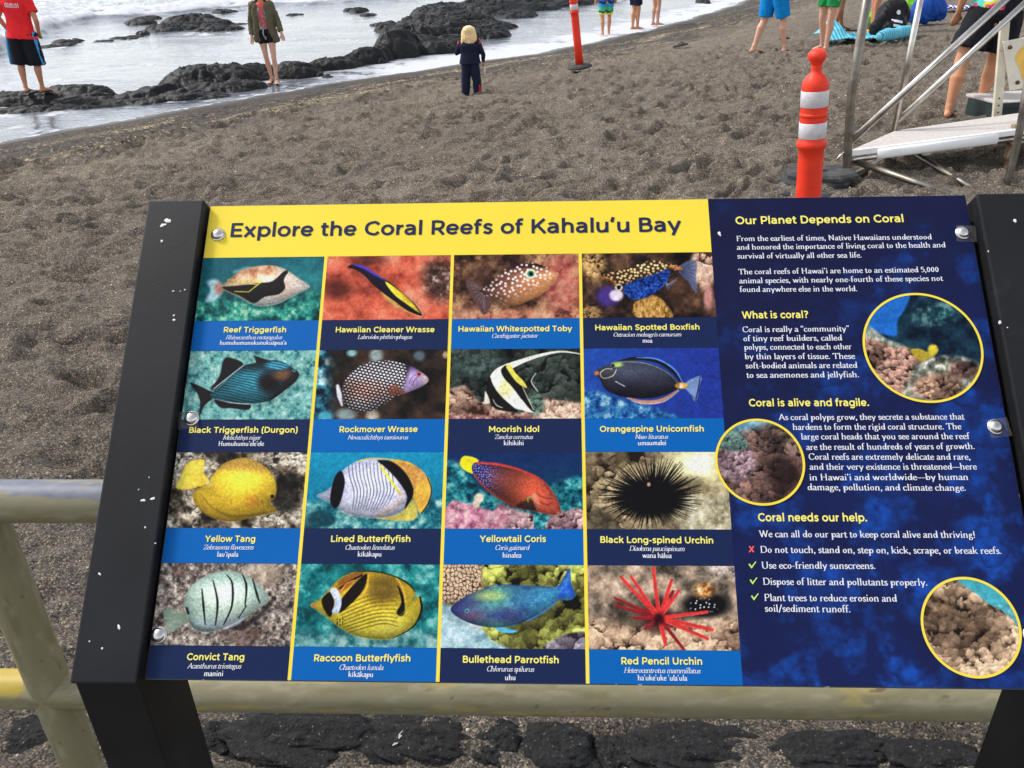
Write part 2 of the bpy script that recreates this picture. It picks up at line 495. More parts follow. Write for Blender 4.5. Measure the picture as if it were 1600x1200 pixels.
GS_ = {
 'A': (7.2, 'l.7,0 3.6,7;l3.6,7 6.5,0;l1.8,2 5.4,2'), 'B': (6.2, 'l1.3,0 1.3,7;c1.3,6.4 3.4,6.4 4.6,5.9 4.7,4.5 3.6,3.75 1.3,3.7;c1.3,3.7 3.8,3.7 5.1,3 5.2,1.4 4.1,.6 1.3,.6'),
 'C': (6.8, 'c6.1,5.3 5.1,6.3 3.9,6.45 1.9,5.6 1.1,3.5 1.9,1.4 3.9,.55 5.1,.7 6.1,1.7'), 'D': (7.0, 'l1.3,0 1.3,7;c1.3,6.4 3.4,6.4 5.3,5.5 6,3.5 5.3,1.5 3.4,.6 1.3,.6'),
 'E': (5.8, 'l1.3,0 1.3,7;l1.3,6.4 5.3,6.4;l1.3,3.5 4.9,3.5;l1.3,.6 5.4,.6'), 'H': (7.2, 'l1.3,0 1.3,7;l5.9,0 5.9,7;l1.3,3.5 5.9,3.5'), 'I': (2.6, 'l1.3,0 1.3,7'),
 'K': (6.6, 'l1.3,0 1.3,7;l5.8,7 1.6,2.5;l3,3.9 6.1,0'), 'L': (5.4, 'l1.3,0 1.3,7;l1.3,.6 5.1,.6'), 'M': (8.2, 'l1.3,0 1.3,7;l1.3,6.8 4.1,2.2;l4.1,2.2 6.9,6.8;l6.9,0 6.9,7'),
 'O': (7.8, 'e3.9,3.5,2.9,2.95'), 'P': (6.0, 'l1.3,0 1.3,7;c1.3,6.4 3.6,6.4 5,5.8 5.1,4.2 4.1,2.9 1.3,2.7'), 'R': (6.2, 'l1.3,0 1.3,7;c1.3,6.4 3.6,6.4 5,5.8 5.1,4.3 4.1,3 1.3,2.8;l3.3,2.8 5.5,0'),
 'S': (5.8, 'c5,5.5 4,6.4 2.6,6.4 1.3,5.6 1.5,4.3 2.9,3.6 4.5,2.8 4.7,1.4 3.4,.55 2,.7 .8,1.5'), 'T': (6.0, 'l3,0 3,7;l.4,6.4 5.6,6.4'), 'U': (7.0, 'c1.3,7 1.3,2.8 1.9,1.2 3.5,.55 5.1,1.2 5.7,2.8 5.7,7'), 'W': (9.8, 'l.6,7 2.7,0;l2.7,0 4.9,7;l4.9,7 7.1,0;l7.1,0 9.2,7'), 'Y': (6.6, 'l.6,7 3.3,3;l6,7 3.3,3;l3.3,3.4 3.3,0'),
 'a': (5.5, 'c.9,4.2 1.7,4.65 2.8,4.7 3.9,4.2 4.2,3.1;l4.2,3.4 4.2,0;c4.2,2.75 2.6,2.9 1.2,2.4 .95,1.4 1.6,.65 2.9,.6 4.2,1.6'),
 'b': (6.0, 'l1.2,0 1.2,7.4;e3.2,2.6,2,2.1'), 'c': (5.2, 'c4.6,3.8 3.8,4.6 2.9,4.7 1.4,4 .9,2.6 1.4,1.2 2.9,.5 3.8,.6 4.6,1.4'), 'd': (6.0, 'e2.8,2.6,2,2.1;l4.8,0 4.8,7.4'),
 'e': (5.6, 'l.9,2.55 4.9,2.55;c4.8,2.55 4.3,4.1 2.9,4.7 1.4,4.1 .9,2.6 1.4,1.1 3,.5 4.6,1.2'), 'f': (3.4, 'c1.4,0 1.4,5.2 1.9,6.7 3.3,6.8;l.2,4.7 3.1,4.7'), 'g': (6.0, 'e2.8,2.6,2,2.1;c4.8,5.2 4.8,.4 4.2,-1.1 2.8,-1.5 1.1,-.9'),
 'h': (5.8, 'l1.2,0 1.2,7.4;c1.2,3.1 2,4.4 3.1,4.7 4.3,4.1 4.6,2.8 4.6,0'), 'i': (2.4, 'l1.2,0 1.2,5.2;D1.2,6.7'), 'k': (5.4, 'l1.2,0 1.2,7.4;l4.6,5.2 1.4,2.1;l2.4,3.2 4.9,0'), 'l': (2.4, 'l1.2,0 1.2,7.4'),
 'm': (8.6, 'l1.2,0 1.2,5.2;c1.2,3.1 1.9,4.4 2.8,4.7 3.9,4.1 4.2,2.8 4.2,0;c4.2,3.1 4.9,4.4 5.9,4.7 7,4.1 7.3,2.8 7.3,0'), 'n': (5.8, 'l1.2,0 1.2,5.2;c1.2,3.1 2,4.4 3.1,4.7 4.3,4.1 4.6,2.8 4.6,0'), 'o': (5.8, 'e2.9,2.6,2.05,2.1'),
 'p': (6.0, 'l1.2,-1.9 1.2,5.2;e3.2,2.6,2,2.1'), 'r': (3.6, 'l1.2,0 1.2,5.2;c1.2,2.6 1.9,4.1 3.4,4.6'), 's': (4.6, 'c3.9,4.1 2.9,4.7 1.7,4.6 1.1,3.8 1.6,3 2.9,2.5 3.6,1.6 3.1,.7 2,.5 .7,1.1'),
 't': (3.5, 'c1.5,6.5 1.5,1.6 2,.65 3.2,.65;l.2,4.7 3.2,4.7'), 'u': (5.8, 'c1.1,5.2 1.1,2.2 1.5,.9 2.6,.5 3.8,.9 4.6,2.2;l4.6,5.2 4.6,0'), 'v': (5.4, 'l.6,5.2 2.7,.2;l4.8,5.2 2.7,.2'), 'w': (7.8, 'l.6,5.2 2.2,.2;l2.2,.2 3.9,5.2;l3.9,5.2 5.6,.2;l5.6,.2 7.2,5.2'),
 'x': (5.3, 'l.7,5.2 4.6,0;l4.6,5.2 .7,0'), 'y': (5.4, 'l.6,5.2 2.8,.2;l4.9,5.2 2,-1.8'), '(': (3.0, 'c2.4,7.4 1.3,5.6 1.1,2.8 1.3,.6 2.4,-1.4'), ')': (3.0, 'c.6,7.4 1.7,5.6 1.9,2.8 1.7,.6 .6,-1.4'), '-': (3.4, 'l.5,2.6 2.9,2.6'),
 '.': (2.4, 'D1.2,.7'), '?': (5.0, 'c.8,6 2.3,6.5 3.8,5.9 3.7,4.5 2.4,3.4 2.3,2.2;D2.3,.7'), '\u2018': (2.4, 'D1,5.6;l.8,5.6 1.5,7.4'), ' ': (2.6, ''), '0': (6, 'e3,3.5,2,2.95'), '1': (4, 'l2.4,0 2.4,7;l1,5.9 2.4,6.6'), ':': (2.4, 'D1.2,1;D1.2,4.6'),
}


def catmull(P, closed=False, n=5):
    P = np.array(P, float)
    if len(P) < 3:
        return P
    out = []
    m = len(P)
    rng_ = range(m if closed else m - 1)
    for i in rng_:
        if closed:
            a, b, c, d = P[(i - 1) % m], P[i], P[(i + 1) % m], P[(i + 2) % m]
        else:
            a, b, c, d = P[max(i - 1, 0)], P[i], P[i + 1], P[min(i + 2, m - 1)]
        for k in range(n):
            t = k / n
            out.append(.5 * ((2 * b) + (c - a) * t + (2 * a - 5 * b + 4 * c - d) * t * t + (3 * b - a - 3 * c + d) * t ** 3))
    if not closed:
        out.append(P[-1])
    return np.array(out)


def serif_glyph(ch, thick, thin, table=None):
    table = table or GL
    w, spec = table.get(ch, table['o'])
    mono = thick == thin
    V, F = [], []
    st = 0

    def sweep(P, closed=False):
        nonlocal st
        n = len(P)
        k0 = len(V)
        for i in range(n):
            if closed:
                t = P[(i + 1) % n] - P[i - 1]
            else:
                t = P[min(i + 1, n - 1)] - P[max(i - 1, 0)]
            t = t / (np.hypot(*t) + 1e-9)
            th = math.atan2(t[1], t[0])
            hw = .5 * (thin + (thick - thin) * abs(math.sin(th - rad(12))) ** 1.3)
            nn = np.array([-t[1], t[0]])
            for s in (1, -1):
                q = P[i] + nn * hw * s
                V.append((q[0], q[1], st))
        for i in range(n if closed else n - 1):
            a, b = k0 + 2 * i, k0 + 2 * ((i + 1) % n)
            F.append((a, a + 1, b + 1, b))
        st += 1
    for part in spec.split(';'):
        if not part:
            continue
        k, body = part[0], part[1:]
        if k == 'e':
            cx, cy, rx, ry = map(float, body.split(','))
            a = np.linspace(0, 2 * np.pi, 20, endpoint=False)
            sweep(np.c_[cx + (rx - (0 if mono else thick * .25)) * np.cos(a), cy + (ry - (0 if mono else thin * .5)) * np.sin(a)], True)
        elif k in 'dD':
            cx, cy = map(float, body.split(','))
            a = np.linspace(0, 2 * np.pi, 9, endpoint=False)
            k0 = len(V)
            V.extend([(cx + (.58 if k == 'd' else .8) * math.cos(q), cy + (.58 if k == 'd' else .8) * math.sin(q), st) for q in a])
            F.append(tuple(range(k0, k0 + 9)))
            st += 1
        elif k == 's':
            cx, cy, sw = map(float, body.split(','))
            k0 = len(V)
            h = .2
            V.extend([(cx - sw / 2, cy - h, st), (cx + sw / 2, cy - h, st), (cx + sw / 2, cy + h, st), (cx - sw / 2, cy + h, st)])
            F.append((k0, k0 + 1, k0 + 2, k0 + 3))
            st += 1
        else:
            P = np.array([[float(z) for z in q.split(',')] for q in body.split()])
            sweep(catmull(P) if k == 'c' else P)
    return w, V, F


_cache = {}


def serif_text(s, bold=False, italic=False):
    thick, thin = (1.25, .5) if bold else ((.84, .38) if italic else (1.05, .46))
    x = 0
    V, F = [], []
    for ch in s:
        key = (ch, bold, italic)
        if key not in _cache:
            _cache[key] = serif_glyph(ch, thick, thin)
        w, gv, gf = _cache[key]
        k = len(V)
        V += [(x + p[0] + (p[1] * .25 if italic else 0), p[1], p[2]) for p in gv]
        F += [tuple(i + k for i in q) for q in gf]
        x += w * (.86 if italic else 1)
    V = np.array(V, float)
    V[:, :2] /= 7.0                       # cap height 1
    return V, F


def sans_text(s, weight=1.25):
    x = 0
    V, F = [], []
    for ch in s:
        key = (ch, weight, 'sans')
        if key not in _cache:
            _cache[key] = serif_glyph(ch, weight, weight, GS_)
        w, gv, gf = _cache[key]
        k = len(V)
        V += [(x + p[0], p[1], p[2]) for p in gv]
        F += [tuple(i + k for i in q) for q in gf]
        x += w
    V = np.array(V, float)
    V[:, :2] /= 7.0
    return V, F


def place_text(V, F, L, R, cap, w, capunit=1.0):
    """fit between two points (u,v) of its baseline; cap = cap height in metres"""
    V = np.array(V)
    x0, x1 = V[:, 0].min(), V[:, 0].max()
    s = (V[:, 0] - x0) / (x1 - x0)
    u = L[0] + (R[0] - L[0]) * s
    v = L[1] + (R[1] - L[1]) * s + V[:, 1] / capunit * cap
    return P3(u, v, w + V[:, 2] * 2.2e-5), F


def letters(name, items, mat, parent, w, serif=False, zoom=(0, 0, 1), cap=.0065, **kw):
    """items: (text, (x,y) left end of baseline, (x,y) right end) in traced pixels -> one lettering mesh"""
    mb = MB()
    for s, a, b in items:
        L = pan(zoom[0] + a[0] / zoom[2], zoom[1] + a[1] / zoom[2])
        R = pan(zoom[0] + b[0] / zoom[2], zoom[1] + b[1] / zoom[2])
        if serif:
            V, F = serif_text(s, **kw)
            cu = 1.0
        else:
            V, F = sans_text(s, **kw)
            cu = 1.0
        V, F = place_text(V, F, L, R, cap, w, cu)
        mb.add(V, F)
    return mb.build(name, mat, parent)


# ---- painted prints
class Pic:
    def __init__(s, U, V, zoom):
        px, py = to_px(P3(U, V))
        s.U, s.V = U, V
        s.X, s.Y = (px - zoom[0]) * zoom[2], (py - zoom[1]) * zoom[2]
        s.c = np.zeros(U.shape + (3,))
        s.body = (0, None, None)

    def fill(s, col):
        s.c[:] = np.array(col) / 255.0

    def mix(s, m, col):
        col = np.asarray(col, float) / 255.0
        s.c += (col - s.c) * np.clip(m, 0, 1)[..., None]

    def finish(s, fish=True):
        """what makes a print look photographed: modelled body, scales, grain, soft background"""
        grit = (s.n(9, 4, 301, 1, .7) - .5) * 1.0 + (s.n(26, 3, 302) - .5) * .7
        if fish and s.body[0] > 0:
            sd_, P = s.body[1], s.body[2]
            th = max(sd_.max(), 1)
            m = sstep(-2, 4, sd_)
            cy, hh = P[:, 1].mean(), (P[:, 1].max() - P[:, 1].min()) / 2
            vol = np.sqrt(np.clip(sd_ / th, 0, 1))
            lit = .62 + .52 * vol - .22 * np.clip((s.Y - cy) / hh, -1, 1) * (1 - .4 * vol)
            lit += .22 * np.exp(-(((s.Y - cy) / hh + .45) / .22) ** 2) * vol * (.5 + s.n(60, 3, 305))
            d1, d2, cid, ox, oy = voro(s.X / 10.5, s.Y / 9, 306)
            lit *= 1 + .16 * (cid - .5) - .20 * (d1 - .4)
            lit *= .90 + .2 * s.n(34, 4, 307, 2.2)
            s.c *= (1 + (lit - 1) * m)[..., None]
            out = sstep(4, -18, sd_)
            s.c *= (1 - .34 * np.exp(-np.clip(-sd_, 0, None) / 14) * out * sstep(-hh, hh * .8, s.Y - cy))[..., None]
            s.c *= (1 + .30 * grit * (1 - m))[..., None]
        else:
            s.c *= (1 + .35 * grit)[..., None]
        s.c = np.clip((s.c - .40) * 1.12 + .425, 0, 1)

    def mul(s, k):
        s.c *= k[..., None]

    def poly(s, pts, soft=3.0, smooth=True):
        P = catmull(pts, True, 4) if smooth else np.array(pts, float)
        x, y = s.X, s.Y
        ins = np.zeros(x.shape, bool)
        dm = np.full(x.shape, 1e9)
        lo, hi = P.min(0) - 4 * soft - 4, P.max(0) + 4 * soft + 4
        sel = (x > lo[0]) & (x < hi[0]) & (y > lo[1]) & (y < hi[1])
        xs, ys = x[sel], y[sel]
        i_, d_ = np.zeros(xs.shape, bool), np.full(xs.shape, 1e9)
        for a, b in zip(P, np.roll(P, -1, 0)):
            c = ((a[1] > ys) != (b[1] > ys))
            xi = (b[0] - a[0]) * (ys - a[1]) / (b[1] - a[1] + 1e-12) + a[0]
            i_ ^= c & (xs < xi)
            ab = b - a
            t = np.clip(((xs - a[0]) * ab[0] + (ys - a[1]) * ab[1]) / (ab.dot(ab) + 1e-9), 0, 1)
            d_ = np.minimum(d_, np.hypot(xs - a[0] - ab[0] * t, ys - a[1] - ab[1] * t))
        ins[sel], dm[sel] = i_, d_
        sd_ = np.where(ins, dm, -dm)
        area = abs(np.sum(P[:, 0] * np.roll(P[:, 1], -1) - P[:, 1] * np.roll(P[:, 0], -1))) / 2
        if area > s.body[0]:
            s.body = (area, sd_, P)
        return sstep(-soft, soft, sd_)

    def line(s, pts, w, soft=2.0, smooth=True):
        P = catmull(pts, False, 4) if smooth and len(pts) > 2 else np.array(pts, float)
        W_ = np.interp(np.linspace(0, 1, len(P)), np.linspace(0, 1, len(np.atleast_1d(w))), np.atleast_1d(w))
        out = np.zeros(s.X.shape)
        lo, hi = P.min(0) - max(W_) - soft - 2, P.max(0) + max(W_) + soft + 2
        sel = (s.X > lo[0]) & (s.X < hi[0]) & (s.Y > lo[1]) & (s.Y < hi[1])
        xs, ys = s.X[sel], s.Y[sel]
        o = np.zeros(xs.shape)
        for i in range(len(P) - 1):
            a, b = P[i], P[i + 1]
            ab = b - a
            t = np.clip(((xs - a[0]) * ab[0] + (ys - a[1]) * ab[1]) / (ab.dot(ab) + 1e-9), 0, 1)
            d = np.hypot(xs - a[0] - ab[0] * t, ys - a[1] - ab[1] * t)
            hw = (W_[i] + (W_[i + 1] - W_[i]) * t) / 2
            o = np.maximum(o, sstep(hw + soft, hw - soft, d))
        out[sel] = o
        return out

    def ell(s, cx, cy, rx, ry, soft=.15, ang=0):
        c, n = math.cos(rad(ang)), math.sin(rad(ang))
        x, y = s.X - cx, s.Y - cy
        return sstep(1 + soft, 1 - soft, np.hypot((x * c + y * n) / rx, (-x * n + y * c) / ry))

    def n(s, sc, oct=4, seed=0, sx=1.0, gain=.55):
        return fbm(s.X / sc / sx + 31.7, s.Y / sc + 11.3, oct, seed, gain)

    def lumps(s, mask, light, dark, sc, seed=0, gap=.16):
        """knobbly coral heads as a photograph prints them: overlapping round knobs, back to front"""
        sel = mask > .01
        if not sel.any():
            return
        x0, x1, y0, y1 = s.X[sel].min() - sc, s.X[sel].max() + sc, s.Y[sel].min() - sc, s.Y[sel].max() + sc
        rg_ = np.random.default_rng(seed + 1000)
        L_, D_ = np.array(light, float), np.array(dark, float)
        col = np.empty(s.X.shape + (3,))
        col[:] = D_ * .45
        step = sc * .44
        X_ = s.X + sc * .75 * (s.n(sc * .5, 4, seed + 21, 1, .6) - .5)
        Y_ = s.Y + sc * .75 * (s.n(sc * .5, 4, seed + 22, 1, .6) - .5)
        ys = np.arange(y0, y1 + step, step)
        big = lambda x, y: float(fbm(np.array(x / sc / 3.2), np.array(y / sc / 3.2), 3, seed + 5))
        for y in ys:
            for x in np.arange(x0, x1, step * 1.15):
                cx, cy = x + rg_.uniform(-.5, .5) * step * 1.3, y + rg_.uniform(-.5, .5) * step * 1.2
                r = sc * rg_.uniform(.22, .66)
                t = big(cx, cy)
                if t < .24:
                    continue
                ry = r * rg_.uniform(.72, 1.05)
                tone = np.clip(rg_.uniform(.62, 1.08) * (.42 + 1.0 * (t - .26) / .4), .2, 1.12)
                w = (X_ > cx - r) & (X_ < cx + r) & (Y_ > cy - ry) & (Y_ < cy + ry)
                if not w.any():
                    continue
                nx_, ny_ = (X_[w] - cx) / r, (Y_[w] - cy) / ry
                d2 = nx_ ** 2 + ny_ ** 2
                nz_ = np.sqrt(np.clip(1 - d2, 0, 1))
                lit = np.clip(.12 + .58 * nz_ - .52 * ny_ - .16 * nx_, 0, 1.1) * tone
                c = D_ * .6 + (L_ * 1.05 - D_ * .6) * lit[:, None]
                a_ = sstep(1.0, .86, np.sqrt(d2))[:, None]
                col[w] += (c - col[w]) * a_
        gr = (.86 + .28 * s.n(sc * .12 + 3, 3, seed + 9))[..., None]
        s.mix(mask, col * gr)

    def noisy(s, mask, cols, sc, seed=0, sx=1.0, oct=5, gain=.62, lo=.25, hi=.75):
        t = np.clip((s.n(sc, oct, seed, sx, gain) - lo) / (hi - lo), 0, 1) * (len(cols) - 1)
        i = np.clip(t.astype(int), 0, len(cols) - 2)
        C = np.array(cols, float)
        f = (t - i)[..., None]
        s.mix(mask, C[i] * (1 - f) + C[i + 1] * f)

    def build(s, name, w, parent, wrap=False):
        n, m = s.U.shape
        col = lin(np.clip(s.c, 0, 1)).reshape(-1, 3) * .78
        return mk_np(name, P3(s.U, s.V, w).reshape(-1, 3), grid_quads(n, m)[:, ::-1], M_print, parent, False, {"Col": col})


ONE = 1.0
ZA, ZB, ZC, ZD = (220, 300, 3.2), (690, 300, 3.636), (250, 540, 3.404), (690, 540, 3.478)
ZE, ZF, ZG, ZH = (230, 700, 3.404), (680, 700, 3.333), (210, 870, 3.265), (670, 870, 3.137)


def p_triggerfish(p):
    g = sstep(330, 645, p.Y)[..., None]
    p.c[:] = (np.array((22, 92, 104)) * (1 - g) + np.array((26, 96, 92)) * g) / 255
    p.noisy(sstep(430, 600, p.Y + 60 * (p.n(90, 3, 3) - .5)), [(8, 50, 54), (18, 96, 92), (50, 150, 132), (160, 205, 172)], 36, 5)
    p.noisy(p.ell(850, 400, 120, 70, .6) * .6, [(20, 100, 110), (70, 160, 160)], 50, 8)
    p.mix(p.poly([(405, 500), (385, 440), (330, 448), (348, 490), (322, 548), (372, 545)], 12) * .8, (190, 215, 225))
    p.mix(p.ell(392, 482, 24, 30, .4), (170, 125, 110))
    p.mix(p.line([(470, 400), (520, 385), (560, 382)], 16, 8) * .5, (160, 200, 210))
    b = p.poly([(408, 475), (440, 440), (500, 395), (570, 375), (650, 368), (720, 385), (780, 425), (838, 465), (840, 480), (800, 502), (740, 532), (680, 560), (600, 570), (540, 552), (480, 520), (430, 497)], 4)
    g = np.clip((p.X - 560) / 270, 0, 1)[..., None]
    p.mix(b, np.array((206, 172, 140)) * (1 - g) + np.array((226, 212, 204)) * g)
    p.mix(b * sstep(500, 550, p.Y), (205, 205, 198))
    p.noisy(b * sstep(470, 400, p.Y) * sstep(700, 640, p.X), [(130, 80, 50), (215, 160, 125), (245, 215, 190)], 70, 4)
    p.mix(p.poly([(408, 476), (470, 470), (600, 455), (660, 445), (715, 398), (737, 396), (716, 440), (722, 480), (690, 512), (620, 525), (565, 556), (500, 522), (440, 497)], 4), (28, 24, 24))
    p.mix(p.line([(437, 440), (606, 447), (540, 500), (470, 498)], 5, 2, False), (200, 190, 70))
    p.mix(p.line([(435, 455), (590, 463)], 4, 2), (190, 180, 80))
    p.mix(p.ell(728, 404, 8, 8), (20, 20, 25))
    p.mix(p.line([(828, 470), (840, 474)], 8, 3), (240, 230, 225))


def p_cleaner(p):
    p.noisy(ONE + 0 * p.X, [(120, 40, 30), (196, 84, 62), (222, 112, 84), (236, 160, 130)], 120, 11, gain=.6)
    p.noisy(p.n(30, 3, 2) * .5, [(205, 90, 60), (240, 150, 120)], 14, 31)
    p.mix(p.ell(985, 490, 75, 45, .6) * .8, (70, 28, 24))
    p.noisy(p.ell(1500, 440, 95, 110, .5) * .9, [(20, 16, 16), (70, 50, 45), (190, 170, 160)], 34, 9, gain=.7)
    p.mix(p.ell(1140, 340, 90, 28, .6) * .7, (70, 30, 26))
    b = p.poly([(1033, 376), (1065, 362), (1110, 375), (1180, 418), (1240, 448), (1310, 505), (1370, 560), (1405, 612), (1390, 617), (1330, 592), (1270, 547), (1220, 512), (1160, 462), (1110, 412), (1070, 388)], 3)
    p.mix(p.poly([(1205, 505), (1255, 562), (1340, 602), (1395, 616), (1300, 575), (1240, 520)], 8) * .8, (214, 190, 90))
    p.mix(b, (22, 16, 32))
    p.mix(p.line([(1062, 364), (1110, 376), (1170, 412), (1225, 444)], [4, 14, 12, 3], 3), (84, 62, 190))
    p.mix(p.poly([(1222, 448), (1290, 492), (1350, 545), (1398, 607), (1340, 568), (1268, 514)], 3), (240, 212, 60))


def p_toby(p):
    p.noisy(ONE + 0 * p.X, [(30, 16, 14), (84, 56, 42), (150, 112, 80), (206, 164, 120)], 80, 21, gain=.68)
    p.noisy(p.ell(690, 520, 120, 180, .7) * .75, [(110, 40, 40), (205, 96, 92), (220, 160, 130)], 60, 8)
    p.noisy(sstep(620, 700, p.Y) * .8, [(60, 30, 26), (200, 120, 96), (226, 190, 150)], 50, 12)
    p.noisy(p.ell(300, 520, 170, 110, .8) * .7, [(40, 22, 20), (90, 60, 48)], 60, 17)
    t = p.poly([(240, 540), (145, 492), (150, 560), (200, 640), (245, 700), (280, 640), (270, 585)], 6)
    p.mix(t, (92, 66, 66))
    for k in range(9):
        p.mix(p.line([(245, 560), (150 + 12 * k, 505 + 22 * k)], 3, 2) * .6 * t, (160, 140, 140))
    b = p.poly([(222, 555), (268, 530), (308, 482), (360, 440), (430, 415), (520, 404), (590, 425), (650, 458), (664, 475), (640, 512), (590, 562), (520, 607), (440, 637), (370, 642), (320, 612), (260, 592), (228, 578)], 4)
    t_ = np.clip(((p.X - 300) + 1.3 * (p.Y - 440)) / 430, 0, 1)[..., None]
    p.mix(b, np.array((58, 28, 34)) * (1 - t_) + np.array((232, 158, 100)) * t_)
    p.mix(b * sstep(440, 420, p.Y), (48, 28, 34))
    d1, _, _, _, _ = voro((p.X + .3 * p.Y) / 30, (p.Y - .3 * p.X) / 26, 5)
    p.mix(b * sstep(.34, .2, d1) * sstep(650, 560, p.Y + .5 * (p.X - 400)), (240, 225, 220))
    p.mix(p.ell(506, 465, 30, 27), (224, 214, 170))
    p.mix(p.ell(506, 466, 21, 19), (60, 120, 110))
    p.mix(p.ell(508, 466, 12, 12), (14, 14, 18))
    p.mix(p.ell(652, 470, 14, 14, .5), (220, 150, 120))
    p.mix(p.ell(318, 478, 22, 18, .5) * .7, (150, 110, 90))


def p_boxfish(p):
    p.noisy(ONE + 0 * p.X, [(14, 10, 10), (38, 26, 22), (80, 56, 44), (130, 96, 70)], 110, 41)
    p.lumps(p.ell(860, 420, 70, 90, .5), (216, 172, 112), (70, 44, 30), 42, 4)
    p.lumps(p.ell(1490, 430, 75, 130, .25), (240, 200, 172), (150, 96, 84), 90, 6)
    p.mix(p.ell(1515, 600, 25, 70, .5), (200, 140, 130))
    p.lumps(p.ell(850, 690, 60, 50, .5), (180, 140, 90), (50, 34, 24), 30, 8)
    m = p.poly([(1090, 640), (1180, 585), (1260, 620), (1310, 720), (1120, 720)], 8)
    p.noisy(m, [(90, 60, 20), (190, 140, 70), (214, 176, 110)], 24, 9, sx=.5)
    p.noisy(p.ell(1340, 560, 80, 90, .6) * .6, [(60, 40, 30), (110, 80, 60)], 40, 15)
    t = p.poly([(1340, 440), (1400, 392), (1450, 400), (1446, 480), (1448, 575), (1400, 510)], 7)
    p.mix(t * .85, (96, 106, 140))
    for k in range(8):
        p.mix(p.line([(1350, 440), (1440, 395 + 25 * k)], 4, 2) * .6 * t, (40, 46, 90))
    p.mix(p.ell(945, 595, 66, 58, .4), (74, 52, 128))
    b = p.poly([(1030, 515), (1110, 492), (1200, 462), (1285, 432), (1294, 480), (1260, 535), (1190, 588), (1110, 612), (1045, 585)], 4)
    p.noisy(b, [(12, 26, 84), (24, 60, 140), (50, 100, 190)], 9, 3, oct=2)
    p.mix(p.ell(992, 588, 38, 32, .3), (226, 208, 226))
    u = p.poly([(912, 488), (940, 462), (1040, 436), (1130, 405), (1210, 388), (1290, 405), (1362, 428), (1352, 452), (1290, 438), (1200, 470), (1100, 500), (1040, 530), (1000, 545), (960, 515)], 4)
    p.mix(u, (62, 44, 34))
    d1, *_ = voro((p.X + .3 * p.Y) / 24, (p.Y - .3 * p.X) / 20, 9)
    p.mix(u * sstep(.38, .26, d1), (232, 190, 130))
    p.mix(p.line([(915, 488), (960, 500), (1000, 532)], 14, 6) * .8, (190, 116, 56))
    p.mix(p.line([(1300, 425), (1358, 438)], 18, 6) * .8, (200, 120, 70))
    p.mix(p.ell(1006, 542, 22, 20), (240, 224, 190))
    p.mix(p.ell(1007, 543, 12, 12), (16, 14, 16))
    for k in range(6):
        p.mix(p.line([(1275, 510 + 5 * k), (1290 + 10 * k, 560 - 14 * k)], 3, 2) * .7, (130, 150, 190))


def p_durgon(p):
    p.noisy(ONE + 0 * p.X, [(40, 96, 100), (96, 158, 154), (134, 186, 178), (186, 214, 200)], 34, 51, gain=.72)
    blk = (30, 26, 30)
    p.mix(p.poly([(272, 228), (318, 160), (338, 76), (382, 66), (445, 102), (370, 165), (300, 232)], 4), blk)
    p.mix(p.poly([(500, 53), (560, 72), (620, 90), (515, 102)], 4, False), blk)
    p.mix(p.poly([(292, 288), (322, 330), (380, 334), (470, 342), (478, 310), (400, 303)], 4), blk)
    p.mix(p.poly([(158, 198), (205, 212), (262, 240), (300, 262), (240, 318), (206, 382), (214, 305), (194, 245)], 4), blk)
    b = p.poly([(270, 258), (330, 212), (380, 160), (440, 110), (510, 92), (600, 78), (660, 90), (715, 125), (740, 150), (722, 190), (660, 242), (590, 290), (520, 306), (430, 306), (340, 297), (285, 282)], 4)
    st = .5 + .5 * np.sin((p.Y - .22 * p.X + 10 * p.n(60, 3, 4)) / 2.3)
    p.mix(b, (28, 40, 46))
    p.mix(b * (.25 + .65 * st) * sstep(700, 480, p.X) * sstep(90, 170, p.Y), (56, 152, 172))
    p.mix(b * p.ell(580, 195, 56, 52, .5), (26, 22, 26))
    p.mix(b * p.ell(665, 160, 60, 30, .5) * .75, (112, 72, 48))
    p.mix(b * p.ell(630, 105, 70, 22, .4) * (.3 + .7 * st), (70, 170, 200))
    p.mix(b * sstep(660, 700, p.X + .8 * (p.Y - 170)), (40, 34, 36))
    p.mix(p.line([(285, 232), (360, 172), (442, 108)], 5, 2), (180, 200, 205))
    p.mix(p.line([(300, 285), (380, 304), (476, 312)], 5, 2), (180, 200, 205))
    p.mix(p.ell(714, 132, 9, 9), (90, 150, 170))
    p.mix(p.ell(714, 132, 5, 5), (10, 10, 14))


